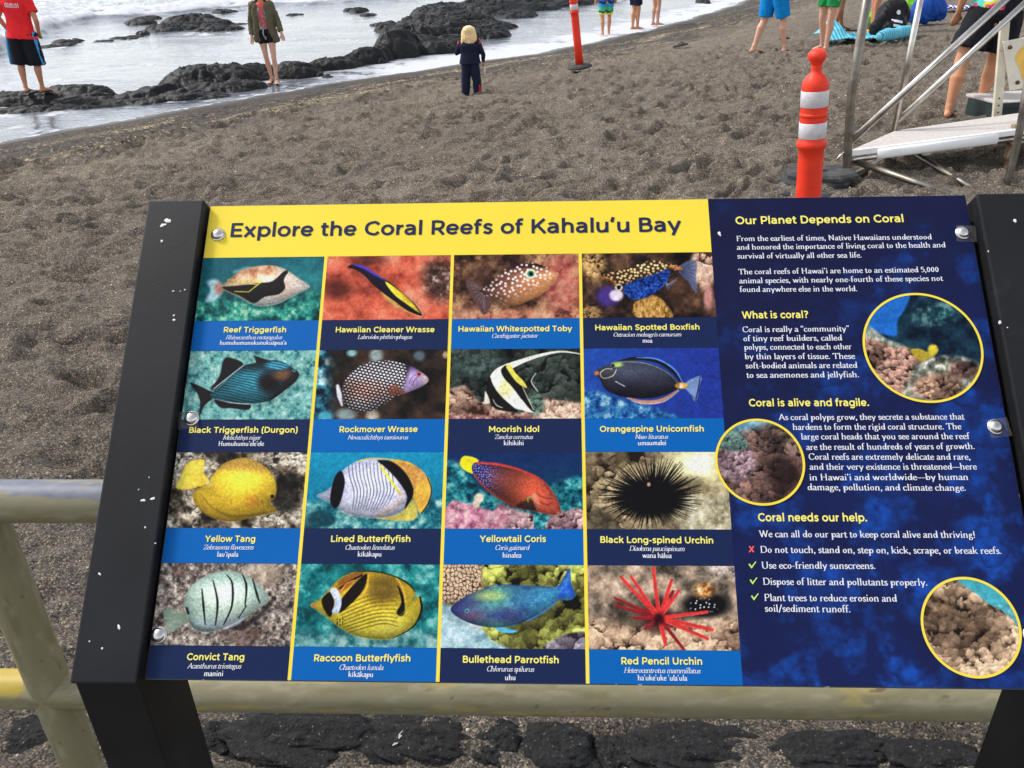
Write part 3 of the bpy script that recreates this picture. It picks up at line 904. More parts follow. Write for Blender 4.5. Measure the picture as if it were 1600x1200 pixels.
def p_rockmover(p):
    p.noisy(ONE + 0 * p.X, [(16, 14, 14), (42, 33, 28), (64, 48, 38), (88, 66, 54)], 150, 61)
    p.noisy(sstep(960, 850, p.X + 50 * (p.n(50, 3, 6) - .5)), [(8, 20, 26), (16, 60, 80), (60, 140, 160), (200, 220, 220)], 52, 14)
    for x, y, a, b, c in ((1150, 55, 34, 38, (150, 170, 165)), (1020, 40, 26, 18, (140, 190, 190)), (1380, 55, 30, 26, (96, 110, 120)), (880, 375, 40, 24, (80, 170, 190)), (1130, 372, 34, 30, (190, 180, 160)), (990, 365, 50, 30, (140, 160, 160)), (1520, 50, 16, 18, (200, 170, 130)), (1500, 330, 60, 30, (30, 26, 26))):
        p.mix(p.ell(x, y, a, b, .5) * .9, c)
    p.mix(p.line([(945, 215), (955, 265), (968, 318)], [16, 26, 10], 5), (232, 228, 240))
    b = p.poly([(972, 225), (1000, 160), (1060, 110), (1150, 82), (1250, 84), (1330, 110), (1390, 143), (1428, 180), (1400, 212), (1340, 240), (1270, 264), (1220, 292), (1150, 337), (1080, 357), (1010, 337), (975, 290)], 4)
    p.mix(b, (26, 20, 26))
    a_, b_ = (p.X * .97 + p.Y * .22) / 20, (p.Y * .97 - p.X * .22) / 15
    row = np.floor(b_)
    dx, dy = (a_ + .5 * (row % 2)) % 1 - .5, b_ % 1 - .5
    dot = sstep(.42, .2, np.hypot(dx * .9, dy))
    r_ = p.ell(1090, 235, 120, 50, .8)[..., None]
    p.mix(b * dot * sstep(1330, 1290, p.X), np.array((226, 222, 224)) * (1 - r_) + np.array((232, 176, 160)) * r_)
    h = b * sstep(1290, 1330, p.X + .35 * (p.Y - 180))
    p.mix(h, (176, 150, 196))
    p.mix(h * sstep(1370, 1425, p.X), (226, 200, 190))
    p.mix(h * sstep(150, 110, p.Y), (110, 84, 140))
    p.mix(p.poly([(1215, 262), (1235, 210), (1280, 225), (1300, 250), (1240, 266)], 6) * .8, (150, 80, 56))
    p.mix(p.ell(1378, 153, 12, 12), (190, 90, 80))
    p.mix(p.ell(1378, 153, 6, 6), (20, 10, 12))
    for L_ in ([(1365, 150), (1335, 175), (1325, 205)], [(1372, 165), (1350, 190), (1345, 210)]):
        p.mix(p.line(L_, 3, 1.5) * .8, (60, 40, 60))


def p_idol(p):
    p.fill((34, 46, 42))
    p.lumps(ONE + 0 * p.X, (74, 84, 76), (14, 20, 20), 62, 71)
    p.noisy(p.ell(200, 110, 130, 60, .6) * .8, [(30, 50, 48), (110, 130, 120)], 22, 5)
    p.lumps(sstep(-12, 12, p.Y - np.interp(p.X, [35, 130, 200, 330, 420, 520, 560, 640, 760], [240, 215, 300, 320, 380, 300, 280, 300, 310])), (246, 208, 180), (120, 76, 60), 58, 72)
    p.noisy(sstep(365, 390, p.Y) * sstep(560, 500, p.X) * .9, [(60, 30, 30), (140, 90, 86), (220, 180, 170)], 20, 15)
    p.lumps(p.ell(510, 320, 50, 60, .4), (120, 150, 130), (30, 44, 40), 40, 3)
    wht = (244, 238, 224)
    p.mix(p.line([(755, 46), (650, 33), (540, 52), (440, 84), (350, 122), (310, 150)], [4, 9, 16, 24, 40, 46], 3), wht)
    p.mix(p.poly([(450, 212), (470, 186), (512, 152), (490, 192), (522, 248), (480, 228)], 4), (22, 20, 22))
    p.mix(p.line([(512, 152), (488, 195), (522, 248)], 5, 2), (200, 205, 200))
    p.mix(p.poly([(264, 172), (296, 128), (345, 112), (352, 180), (392, 230), (432, 290), (505, 362), (440, 352), (380, 332), (320, 280), (285, 222)], 3), wht)
    p.mix(p.ell(355, 225, 40, 62, .5, 35) * .6, (242, 228, 130))
    p.mix(p.poly([(245, 205), (264, 172), (282, 220), (330, 282), (385, 330), (415, 362), (340, 356), (290, 342), (258, 300), (244, 250)], 3), (24, 22, 24))
    p.mix(p.poly([(322, 135), (352, 106), (366, 140), (402, 192), (452, 232), (466, 285), (507, 358), (478, 345), (428, 282), (378, 220), (340, 178)], 3), (24, 22, 24))
    p.mix(p.poly([(350, 112), (372, 104), (402, 150), (442, 190), (464, 228), (440, 222), (402, 192), (366, 142)], 3), (232, 214, 90))
    p.mix(p.line([(440, 225), (470, 290), (500, 350)], 3, 2), wht)
    p.mix(p.poly([(236, 250), (250, 270), (262, 310), (240, 318), (198, 318), (230, 305)], 4), (226, 216, 200))
    p.mix(p.ell(210, 318, 18, 5), (24, 22, 24))
    p.mix(p.line([(280, 295), (300, 325), (330, 338)], 4, 2) * .8, wht)


def p_unicorn(p):
    g = sstep(770, 1500, p.X)[..., None]
    p.c[:] = (np.array((36, 74, 160)) * (1 - g) + np.array((36, 54, 140)) * g) / 255
    m = sstep(-14, 14, p.Y - np.interp(p.X, [770, 860, 1000, 1180, 1340, 1360], [235, 250, 300, 345, 400, 420]))
    p.noisy(m, [(16, 50, 110), (34, 92, 150), (70, 130, 176), (160, 196, 204)], 30, 81, gain=.68)
    t = p.poly([(1315, 217), (1362, 180), (1412, 168), (1398, 230), (1382, 305), (1345, 255)], 4)
    p.mix(t, (120, 142, 186))
    p.mix(p.line([(1405, 172), (1395, 230), (1380, 300)], 6, 2), (24, 26, 50))
    p.mix(p.line([(1400, 172), (1450, 165), (1515, 188)], 3, 2), (30, 34, 70))
    p.mix(p.line([(1350, 265), (1420, 325), (1512, 362)], 3, 2), (30, 34, 70))
    p.mix(p.line([(940, 92), (1050, 70), (1170, 85), (1255, 140), (1300, 200)], [6, 18, 22, 18, 8], 2), (24, 24, 34))
    p.mix(p.line([(1060, 66), (1170, 74), (1265, 130), (1308, 200)], [3, 7, 7, 4], 2), (96, 150, 226))
    p.mix(p.line([(1010, 285), (1100, 308), (1200, 296), (1285, 242)], [6, 22, 20, 6], 3), (196, 140, 116))
    p.mix(p.line([(1030, 300), (1110, 318), (1210, 304), (1290, 245)], 3, 2), (210, 210, 220))
    b = p.poly([(828, 148), (855, 128), (920, 98), (980, 82), (1080, 84), (1170, 112), (1240, 152), (1292, 205), (1285, 232), (1220, 266), (1130, 286), (1040, 285), (960, 272), (890, 238), (858, 182)], 3)
    g = sstep(90, 280, p.Y)[..., None]
    p.mix(b, np.array((66, 72, 88)) * (1 - g) + np.array((34, 32, 44)) * g)
    p.mix(b * sstep(960, 880, p.X) * .4, (60, 50, 60))
    p.mix(p.line([(960, 90), (1080, 92), (1170, 118), (1240, 158), (1285, 205)], 3, 2) * .8, (180, 190, 200))
    p.mix(p.ell(1302, 218, 34, 17, .25), (236, 170, 60))
    p.mix(p.ell(1300, 220, 10, 12, .4), (240, 226, 200))
    p.mix(p.ell(842, 150, 12, 12, .4), (220, 130, 80))
    p.mix(p.ell(955, 103, 30, 14, .5), (176, 196, 110))
    p.mix(p.line([(925, 128), (890, 128), (862, 152), (880, 178), (930, 165), (950, 130)], 4, 2), (200, 196, 150))
    p.mix(p.line([(945, 195), (995, 222)], 4, 2), (200, 204, 214))
    p.mix(p.ell(932, 108, 8, 8), (14, 14, 18))


def rocks_bw(p, sc, seed):
    p.noisy(ONE + 0 * p.X, [(20, 18, 16), (48, 42, 36), (120, 106, 90), (214, 200, 178)], sc, seed, gain=.66)
    p.lumps(sstep(.48, .62, p.n(sc * 1.6, 3, seed + 3)), (232, 220, 198), (70, 60, 50), sc * .5, seed)


def p_yellow(p):
    rocks_bw(p, 64, 91)
    p.mix(p.poly([(680, 180), (760, 170), (800, 260), (780, 340), (700, 330), (660, 250)], 25) * .7, (22, 20, 18))
    b = p.poly([(245, 275), (256, 225), (322, 188), (345, 150), (400, 92), (460, 62), (540, 56), (615, 92), (662, 138), (688, 200), (680, 262), (652, 290), (688, 330), (640, 352), (560, 368), (450, 392), (350, 372), (285, 332)], 5)
    t = p.poly([(155, 212), (182, 150), (212, 84), (302, 62), (300, 128), (335, 180), (300, 196), (230, 218)], 6)
    p.mix(t, (242, 208, 76))
    p.noisy(t * .35, [(214, 170, 40), (250, 225, 110)], 40, 3)
    g = sstep(100, 380, p.Y)[..., None]
    p.mix(b, np.array((240, 204, 64)) * (1 - g) + np.array((206, 166, 44)) * g)
    p.mix(b * sstep(150, 90, p.Y - .06 * (p.X - 500)) * .75, (178, 136, 70))
    for k in range(14):
        p.mix(b * p.line([(430 + 17 * k, 118 + k), (400 + 16 * k, 60)], 3, 2) * .4, (120, 90, 50))
    p.mix(p.line([(250, 280), (330, 345), (450, 388)], [14, 22, 8], 6) * .8, (228, 180, 60))
    p.mix(p.line([(290, 250), (350, 320), (450, 362), (560, 355), (640, 340)], [3, 8, 12, 8, 3], 5) * .5, (120, 96, 40))
    p.mix(p.ell(562, 285, 36, 32, .7) * .5, (190, 110, 50))
    p.mix(p.ell(330, 190, 14, 8, .6), (244, 226, 180))
    p.mix(p.ell(666, 258, 11, 11), (90, 40, 20))
    p.mix(p.ell(667, 258, 7, 7), (14, 10, 8))
    p.mix(p.line([(612, 275), (618, 315), (640, 340)], 4, 3) * .5, (150, 116, 40))


def p_lined(p):
    g = sstep(30, 300, p.Y)[..., None]
    p.c[:] = (np.array((22, 140, 176)) * (1 - g) + np.array((20, 120, 150)) * g) / 255
    p.noisy(sstep(255, 300, p.Y + 60 * (p.n(90, 3, 5) - .5)), [(10, 60, 76), (30, 110, 124), (90, 160, 160), (180, 210, 200)], 44, 101, gain=.66)
    p.mix(p.poly([(830, 380), (900, 330), (980, 350), (1000, 400), (900, 430), (830, 428)], 14) * .7, (12, 50, 62))
    yel = (226, 176, 70)
    p.mix(p.poly([(1290, 62), (1390, 74), (1470, 128), (1478, 160), (1420, 215), (1380, 150), (1330, 95)], 4), (214, 156, 76))
    p.noisy(p.poly([(1330, 72), (1400, 84), (1462, 135), (1430, 190), (1390, 150)], 8) * .6, [(170, 110, 50), (235, 190, 110)], 30, 4)
    p.mix(p.poly([(1412, 232), (1488, 152), (1512, 220), (1498, 292), (1456, 350), (1430, 300)], 4), yel)
    p.mix(p.line([(1492, 158), (1512, 222), (1496, 292), (1458, 348)], 6, 2), (24, 30, 30))
    p.mix(p.poly([(1215, 372), (1330, 355), (1390, 300), (1420, 275), (1434, 372), (1340, 388)], 4), (206, 190, 90))
    b = p.poly([(903, 252), (960, 224), (1000, 180), (1040, 120), (1110, 75), (1190, 57), (1280, 68), (1350, 115), (1402, 190), (1412, 250), (1372, 322), (1300, 362), (1220, 372), (1120, 364), (1050, 342), (990, 302), (930, 272)], 3)
    p.mix(b, (206, 208, 232))
    p.mix(b * p.ell(1150, 300, 120, 60, .8) * .5, (236, 236, 244))
    for k in range(13):
        x = 1075 + 19 * k
        p.mix(b * p.line([(x - 4, 78), (x + 2, 150), (x + 26 - k * 1.5, 235), (x + 16 - 5 * k, 330)], [3, 5, 5, 2], 1.6) * .85, (52, 50, 84))
    for k in range(6):
        p.mix(p.line([(1240 + 18 * k, 92 + 26 * k), (1268 + 18 * k, 138 + 24 * k)], 12, 3), (240, 206, 60))
    p.mix(b * p.line([(1370, 240), (1290, 310), (1215, 360)], [30, 36, 14], 14) * .8, (242, 226, 232))
    p.mix(b * p.line([(1360, 290), (1290, 330), (1220, 360)], 7, 5) * .8, (226, 176, 120))
    p.mix(p.poly([(1225, 66), (1300, 72), (1362, 118), (1403, 180), (1417, 240), (1396, 290), (1370, 324), (1382, 262), (1360, 212), (1312, 150), (1262, 100)], 4), (20, 16, 18))
    p.mix(p.poly([(1000, 150), (1032, 122), (1052, 172), (1044, 230), (1026, 292), (1002, 322), (974, 290), (980, 218)], 4), (20, 16, 22))
    p.mix(p.line([(1110, 74), (1190, 55), (1300, 62), (1400, 84)], 5, 2), (236, 190, 60))


def p_coris(p):
    g = sstep(20, 250, p.Y)[..., None]
    p.c[:] = (np.array((20, 46, 92)) * (1 - g) + np.array((16, 62, 92)) * g) / 255
    m = sstep(-20, 20, p.Y - np.interp(p.X, [40, 120, 250, 330, 450, 600, 780], [60, 80, 230, 250, 300, 190, 140]))
    p.noisy(m, [(6, 40, 56), (16, 84, 100), (40, 140, 146), (130, 190, 180)], 34, 111, gain=.68)
    m = sstep(-10, 10, p.Y - np.interp(p.X, [40, 90, 200, 300, 340, 420, 510, 515, 570, 600, 640, 740, 780], [330, 272, 300, 330, 290, 320, 345, 420, 420, 345, 340, 310, 330]))
    p.lumps(m, (236, 196, 192), (110, 70, 86), 52, 112)
    p.noisy(m * sstep(430, 330, p.X) * .7, [(150, 70, 110), (214, 140, 160), (240, 210, 210)], 26, 12)
    p.mix(p.ell(228, 262, 24, 26, .3), (228, 204, 180))
    p.mix(p.ell(214, 290, 18, 24, .3), (214, 186, 168))
    p.mix(p.poly([(128, 78), (152, 42), (225, 64), (205, 132), (148, 112)], 4), (246, 222, 40))
    b = p.poly([(192, 92), (225, 72), (310, 79), (420, 104), (530, 150), (592, 200), (632, 260), (657, 330), (650, 348), (590, 346), (500, 326), (420, 311), (330, 266), (250, 202), (202, 142)], 3)
    cs = [(54, 40, 92), (84, 44, 48), (116, 56, 42), (196, 84, 58), (226, 96, 72)]
    t = np.clip((p.X + .35 * (p.Y - 200) - 200) / 410, 0, 1) * 4
    i = np.clip(t.astype(int), 0, 3)
    C = np.array(cs, float)
    p.mix(b, C[i] + (C[i + 1] - C[i]) * (t - i)[..., None])
    d1, *_ = voro(p.X / 13, p.Y / 13, 4)
    p.mix(b * sstep(.3, .18, d1) * sstep(380, 230, p.X), (130, 140, 210))
    p.mix(p.line([(215, 78), (310, 84), (420, 108), (530, 152), (590, 200)], [8, 12, 10, 8, 3], 3), (224, 70, 60))
    p.mix(p.line([(205, 142), (260, 205), (340, 266), (430, 308)], 8, 3), (196, 76, 56))
    p.mix(p.poly([(420, 300), (490, 268), (530, 290), (540, 325), (480, 322)], 6) * .85, (52, 32, 28))
    p.mix(p.line([(484, 280), (482, 262), (500, 254)], 6, 2), (90, 190, 90))
    for L_ in ([(530, 240), (570, 260), (610, 265)], [(540, 280), (580, 295), (600, 290)], [(570, 190), (600, 230), (600, 250)]):
        p.mix(p.line(L_, 7, 3) * .7, (110, 60, 50))
    p.mix(p.poly([(505, 250), (530, 240), (545, 300), (530, 325)], 5) * .7, (240, 150, 120))
    p.mix(p.ell(645, 342, 14, 8, .5), (244, 180, 170))


def p_urchin(p):
    p.fill((150, 130, 98))
    p.lumps(ONE + 0 * p.X, (206, 182, 140), (74, 58, 40), 74, 121)
    p.noisy(sstep(1050, 1250, p.X) * .85, [(90, 78, 60), (176, 160, 124), (222, 212, 176)], 60, 12)
    p.mix(p.ell(1390, 90, 150, 100, .8), (246, 236, 176))
    p.mix(p.ell(1380, 80, 70, 50, .9), (255, 250, 226))
    p.noisy(sstep(1250, 1320, p.X) * sstep(220, 300, p.Y) * .8, [(120, 112, 88), (200, 192, 160), (230, 224, 200)], 36, 19)
    p.mix(p.ell(1330, 190, 80, 40, .7) * .6, (70, 56, 40))
    p.mix(p.ell(850, 370, 90, 60, .7) * .6, (30, 26, 22))
    rng_ = random.Random(4)
    blk = (16, 15, 17)
    for k in range(150):
        a = 2 * math.pi * k / 150 + rng_.uniform(-.03, .03)
        L_ = rng_.uniform(.75, 1.05)
        e = (1120 + 270 * L_ * math.cos(a), 245 + (205 if math.sin(a) < 0 else 178) * L_ * math.sin(a))
        s0 = (1120 + 90 * math.cos(a + .1), 250 + 60 * math.sin(a + .1))
        p.mix(p.line([s0, e], [9, 2.5], 1.6), blk)
    p.mix(p.ell(1125, 262, 165, 98, .3), blk)
    p.mix(p.ell(1112, 190, 9, 10, .4), (206, 150, 130))


def p_convict(p):
    p.noisy(ONE + 0 * p.X, [(40, 34, 34), (104, 94, 88), (160, 146, 134), (222, 210, 196)], 22, 131, gain=.75)
    p.noisy(sstep(.5, .65, p.n(110, 3, 7)) * .6, [(50, 36, 34), (120, 90, 80)], 24, 9)
    p.noisy(p.ell(650, 90, 90, 60, .6) * .8, [(150, 130, 110), (230, 216, 190)], 26, 5)
    p.mix(p.poly([(470, 365), (590, 320), (690, 230), (720, 215), (660, 300), (560, 370)], 14) * .75, (26, 22, 24))
    t = p.poly([(285, 290), (230, 280), (152, 262), (160, 320), (178, 385), (235, 355), (290, 312)], 6)
    p.mix(t * .95, (128, 146, 128))
    b = p.poly([(270, 290), (254, 240), (275, 172), (340, 110), (420, 78), (510, 75), (590, 108), (650, 158), (687, 214), (640, 262), (560, 312), (470, 358), (380, 384), (310, 372), (278, 330)], 4)
    p.mix(b, (160, 186, 176))
    p.mix(b * p.ell(450, 220, 150, 90, .9) * .8, (206, 220, 196))
    p.mix(b * sstep(290, 360, p.Y) * .7, (196, 210, 222))
    p.mix(b * p.line([(275, 330), (320, 362), (400, 380)], 24, 8) * .7, (130, 150, 140))
    bl = (26, 26, 26)
    for L_ in ([(345, 162), (353, 250), (362, 346)], [(402, 120), (425, 232), (414, 350)], [(474, 95), (500, 138), (498, 250), (456, 346)], [(552, 90), (572, 150), (565, 250)], [(604, 112), (625, 190), (641, 238)], [(572, 250), (532, 312)]):
        p.mix(p.line(L_, [6, 13, 6], 2), bl)
    p.mix(p.line([(268, 262), (276, 288)], 12, 3), bl)
    p.mix(p.poly([(455, 372), (480, 340), (560, 310), (520, 350)], 4) * .7, (214, 222, 240))


def p_raccoon(p):
    p.noisy(ONE + 0 * p.X, [(8, 62, 68), (18, 104, 108), (40, 142, 140), (130, 192, 184)], 60, 141, gain=.62)
    p.noisy(sstep(340, 420, p.Y) * .8, [(20, 80, 84), (110, 160, 160), (190, 214, 204)], 50, 9)
    b = p.poly([(903, 246), (950, 214), (990, 170), (1050, 110), (1130, 76), (1220, 76), (1310, 95), (1390, 135), (1434, 182), (1424, 214), (1462, 203), (1467, 270), (1442, 332), (1400, 372), (1310, 418), (1200, 418), (1100, 392), (1020, 342), (960, 292)], 4)
    g = sstep(120, 380, p.Y)[..., None]
    p.mix(b, np.array((196, 160, 44)) * (1 - g) + np.array((232, 214, 70)) * g)
    p.mix(b * p.ell(1300, 360, 80, 50, .7) * .7, (250, 232, 100))
    p.mix(b * p.ell(1270, 170, 90, 70, .6) * .8, (76, 60, 28))
    for k in range(9):
        p.mix(b * p.line([(1040 + 6 * k, 268 + 15 * k), (1180 + 10 * k, 205 + 17 * k), (1330 + 2 * k, 180 + 22 * k)], [5, 9, 4], 3) * .6, (96, 76, 26))
    p.mix(b * p.poly([(1030, 165), (1060, 110), (1130, 80), (1170, 84), (1120, 130), (1060, 180)], 8) * .9, (150, 90, 40))
    p.mix(b * p.line([(1050, 160), (1110, 120), (1160, 95)], 10, 4), (30, 22, 16))
    p.mix(b * p.line([(1055, 175), (1080, 140), (1120, 120)], 6, 3), (226, 140, 60))
    blk = (24, 18, 16)
    p.mix(p.poly([(1185, 86), (1180, 140), (1150, 195), (1075, 268), (1042, 284), (1052, 225), (1085, 180), (1130, 130)], 4), blk)
    p.mix(p.line([(1195, 90), (1188, 150), (1160, 205)], 7, 3), (226, 170, 50))
    p.mix(p.poly([(956, 222), (998, 180), (1020, 235), (1002, 306), (974, 280)], 4), blk)
    p.mix(p.poly([(998, 168), (1032, 164), (1057, 222), (1042, 284), (1008, 282), (1024, 232)], 3), (214, 222, 246))
    p.mix(p.poly([(1342, 145), (1372, 195), (1380, 280), (1356, 304), (1338, 280), (1362, 230)], 4), blk)
    p.mix(b * p.line([(1330, 100), (1365, 150), (1385, 230)], 7, 4), (240, 190, 70))
    p.mix(p.line([(1130, 76), (1220, 75), (1310, 93), (1392, 133), (1434, 180)], [3, 6, 6, 9, 3], 2), blk)
    p.mix(p.line([(1458, 206), (1466, 268), (1440, 334), (1400, 374), (1320, 416)], [10, 12, 8, 6, 3], 2), blk)
    p.mix(p.line([(1420, 216), (1385, 270), (1330, 320)], 5, 4) * .7, (150, 150, 60))
    for k in range(9):
        p.mix(p.ell(1035 + 14 * (k % 3), 318 + 13 * (k // 3) + 4 * (k % 2), 4, 4), (60, 50, 24))
    p.mix(p.ell(918, 247, 18, 12, .5), (232, 170, 70))


def p_parrot(p):
    p.fill((60, 56, 30))
    p.lumps(ONE + 0 * p.X, (218, 224, 110), (52, 44, 22), 76, 151, .2)
    w = p.n(22, 3, 4)
    m = sstep(275, 245, p.X) * sstep(260, 200, p.Y)
    d1, d2, *_ = voro(p.X / 19 + w, p.Y / 22 + w, 6)
    p.mix(m, (70, 42, 36))
    p.mix(m * sstep(.06, .3, d2 - d1), (214, 186, 152))
    p.noisy(sstep(-10, 20, p.Y - np.interp(p.X, [40, 110, 250, 300, 420], [215, 235, 330, 400, 460])), [(110, 150, 160), (170, 200, 206), (226, 236, 236)], 70, 8)
    p.lumps(p.poly([(560, 450), (660, 385), (770, 370), (770, 450)], 8), (206, 196, 206), (96, 80, 96), 56, 9)
    b = p.poly([(108, 252), (140, 220), (200, 182), (280, 155), (380, 140), (500, 147), (600, 150), (648, 128), (690, 55), (698, 130), (718, 188), (690, 213), (640, 213), (580, 252), (500, 302), (420, 337), (330, 348), (240, 337), (170, 312), (118, 278)], 3)
    cs = np.array([(60, 66, 140), (78, 96, 130), (92, 160, 140), (48, 96, 140), (70, 160, 200), (44, 110, 200)], float)
    t = np.clip((p.X - 110) / 580, 0, 1) * 5
    i = np.clip(t.astype(int), 0, 4)
    p.mix(b, cs[i] + (cs[i + 1] - cs[i]) * (t - i)[..., None])
    p.noisy(b * .35 * sstep(200, 300, p.X), [(30, 60, 110), (110, 190, 190)], 20, 14)
    p.mix(b * p.ell(300, 190, 70, 24, .8) * .7, (190, 206, 110))
    p.mix(b * p.ell(380, 290, 90, 36, .8) * .6, (70, 50, 130))
    p.mix(b * p.ell(215, 290, 60, 24, .8) * .6, (130, 90, 120))
    p.mix(p.line([(270, 158), (330, 138), (420, 140), (600, 150)], 6, 2) * .8, (50, 70, 160))
    p.mix(p.line([(640, 150), (690, 60)], 8, 4) * .7, (40, 60, 190))
    p.mix(b * p.line([(645, 190), (690, 140), (700, 190)], 16, 8) * .7, (40, 70, 200))
    p.mix(p.poly([(320, 345), (370, 350), (432, 362), (400, 374), (350, 366)], 3), (90, 190, 230))
    p.mix(p.line([(480, 315), (560, 275), (620, 225)], 6, 3), (60, 130, 220))
    p.mix(p.line([(290, 295), (340, 285), (370, 300)], 16, 6) * .6, (40, 70, 130))
    p.mix(p.ell(187, 265, 11, 11), (90, 150, 150))
    p.mix(p.ell(187, 265, 5, 5), (14, 14, 22))


def p_redurchin(p):
    p.noisy(ONE + 0 * p.X, [(52, 46, 40), (120, 106, 92), (178, 152, 128), (226, 200, 176)], 90, 161, gain=.62)
    p.lumps(sstep(290, 360, p.Y + 60 * (p.n(80, 3, 3) - .5)), (238, 200, 166), (96, 66, 48), 84, 162)
    p.lumps(sstep(1330, 1400, p.X) * sstep(140, 60, p.Y), (216, 196, 180), (110, 90, 86), 50, 4)
    p.mix(p.ell(1360, 235, 120, 62, .35), (18, 16, 18))
    p.noisy(p.ell(1350, 165, 50, 36, .6), [(60, 40, 24), (200, 130, 60), (236, 214, 180)], 24, 6)
    d1, *_ = voro(p.X / 22, p.Y / 22, 8)
    p.mix(p.ell(1345, 240, 70, 36, .3) * sstep(.22, .12, d1), (206, 216, 232))
    p.mix(p.ell(1010, 290, 110, 70, .7) * .6, (56, 48, 40))
    p.mix(p.ell(1120, 310, 80, 60, .6) * .8, (50, 18, 20))
    rd, dk = (214, 56, 54), (140, 30, 36)
    c = (1130, 300)
    for e, col, w_ in (((915, 238), dk, 16), ((912, 202), dk, 16), ((1005, 300), dk, 18), ((1060, 352), dk, 18), ((1196, 170), dk, 20), ((1175, 205), rd, 20), ((1100, 55), rd, 20), ((943, 102), rd, 20), ((992, 98), rd, 18), ((1190, 115), rd, 20), ((1226, 168), rd, 18), ((1365, 270), rd, 18), ((1388, 358), rd, 22), ((1366, 402), rd, 20), ((1160, 430), rd, 22), ((1250, 455), dk, 18)):
        s0 = (c[0] + .12 * (e[0] - c[0]), c[1] + .12 * (e[1] - c[1]))
        w_ *= 1.4
        p.mix(p.line([s0, e], [w_ * .8, w_, w_ * .55], 2), col)
        o = .25 * w_ / np.hypot(e[0] - c[0], e[1] - c[1])
        nx, ny = -(e[1] - c[1]) * o, (e[0] - c[0]) * o
        p.mix(p.line([(s0[0] + nx, s0[1] + ny), (e[0] + nx, e[1] + ny)], 4, 3) * .5, (244, 120, 110) if col is rd else (180, 60, 60))
    p.mix(p.ell(1128, 305, 24, 30, .6) * .9, (40, 10, 14))


def p_round1(p):
    p.fill((18, 34, 48))
    p.noisy(ONE + 0 * p.X, [(10, 22, 38), (20, 44, 62), (36, 70, 84)], 60, 171)
    p.mix(p.poly([(780, 500), (1010, 500), (1010, 570), (965, 650), (960, 720), (880, 710), (780, 690)], 8), (34, 106, 190))
    p.noisy(p.ell(1140, 620, 110, 60, .6) * .6 + p.ell(1250, 580, 80, 50, .6) * .5, [(16, 40, 56), (40, 90, 96), (150, 190, 180)], 26, 5)
    m = sstep(-8, 8, p.Y - np.interp(p.X, [800, 850, 920, 1000, 1060, 1090, 1100], [690, 690, 745, 770, 800, 850, 1000]))
    p.lumps(m, (206, 160, 140), (48, 30, 28), 44, 172)
    p.noisy(p.poly([(800, 650), (850, 690), (920, 740), (1000, 765), (960, 780), (860, 740), (800, 720)], 8) * .8, [(90, 110, 100), (200, 214, 200)], 22, 4)
    p.noisy(p.poly([(1090, 850), (1200, 820), (1380, 870), (1380, 1100), (1000, 1100), (1040, 900)], 14), [(50, 50, 46), (120, 124, 110), (226, 224, 206)], 34, 9)
    p.lumps(p.ell(1300, 890, 80, 46, .3), (170, 130, 116), (40, 28, 28), 34, 12)
    p.lumps(p.ell(1170, 980, 130, 70, .3), (214, 170, 140), (60, 40, 36), 50, 14)
    p.mix(p.poly([(1030, 790), (1075, 785), (1120, 800), (1150, 765), (1170, 790), (1150, 820), (1120, 835), (1090, 850), (1050, 825)], 5), (176, 152, 52))
    p.mix(p.ell(1140, 790, 22, 26, .4), (216, 196, 60))


def p_round2(p):
    p.fill((40, 28, 28))
    p.lumps(ONE + 0 * p.X, (170, 130, 116), (30, 20, 22), 54, 181)
    p.lumps(p.poly([(60, 380), (200, 340), (260, 420), (200, 520), (80, 480)], 20) * .8, (206, 176, 186), (60, 44, 54), 34, 5)
    p.mix(p.ell(400, 470, 90, 80, .6) * .75, (30, 20, 20))
    p.noisy(sstep(330, 250, p.Y + .28 * p.X - 30), [(60, 110, 130), (120, 184, 210), (210, 236, 240)], 60, 7)
    p.lumps(p.poly([(70, 340), (110, 260), (170, 270), (220, 340), (150, 370)], 10), (120, 150, 140), (30, 44, 48), 30, 8)
    p.lumps(p.poly([(250, 340), (300, 270), (400, 262), (480, 320), (490, 400), (400, 380), (300, 370)], 10), (150, 120, 106), (30, 24, 26), 36, 9)


def p_round3(p):
    p.fill((60, 44, 32))
    p.lumps(ONE + 0 * p.X, (236, 200, 164), (70, 48, 36), 74, 191)
    p.noisy(p.poly([(1070, 560), (1150, 480), (1260, 480), (1200, 640), (1100, 640)], 18) * .5, [(40, 30, 24), (170, 140, 110)], 40, 6)
    p.mix(sstep(-10, 10, np.interp(p.X, [1200, 1260, 1340, 1400, 1480, 1540, 1580], [400, 448, 500, 550, 590, 640, 700]) - p.Y), (70, 164, 176))
    p.noisy(sstep(-10, 10, np.interp(p.X, [1200, 1260, 1340, 1400, 1480, 1540, 1580], [400, 448, 500, 550, 590, 640, 700]) - p.Y) * sstep(520, 600, p.Y), [(50, 130, 150), (130, 200, 206)], 24, 3)


# ---- build the board
board = tag(empty("information_board"), "sloping reef information board with yellow title band and rows of fish pictures", "information sign")


def slab(u0, u1, v0, v1, w0, w1, bev=0.0):
    return hexa([P3(u, v, w) for w in (w0, w1) for u, v in ((u0, v0), (u1, v0), (u1, v1), (u0, v1))], bev)


def quad(name, u0, u1, v0, v1, w, mat, parent):
    return mk(name, [P3(u0, v0, w), P3(u1, v0, w), P3(u1, v1, w), P3(u0, v1, w)], [(0, 1, 2, 3)], mat, parent)


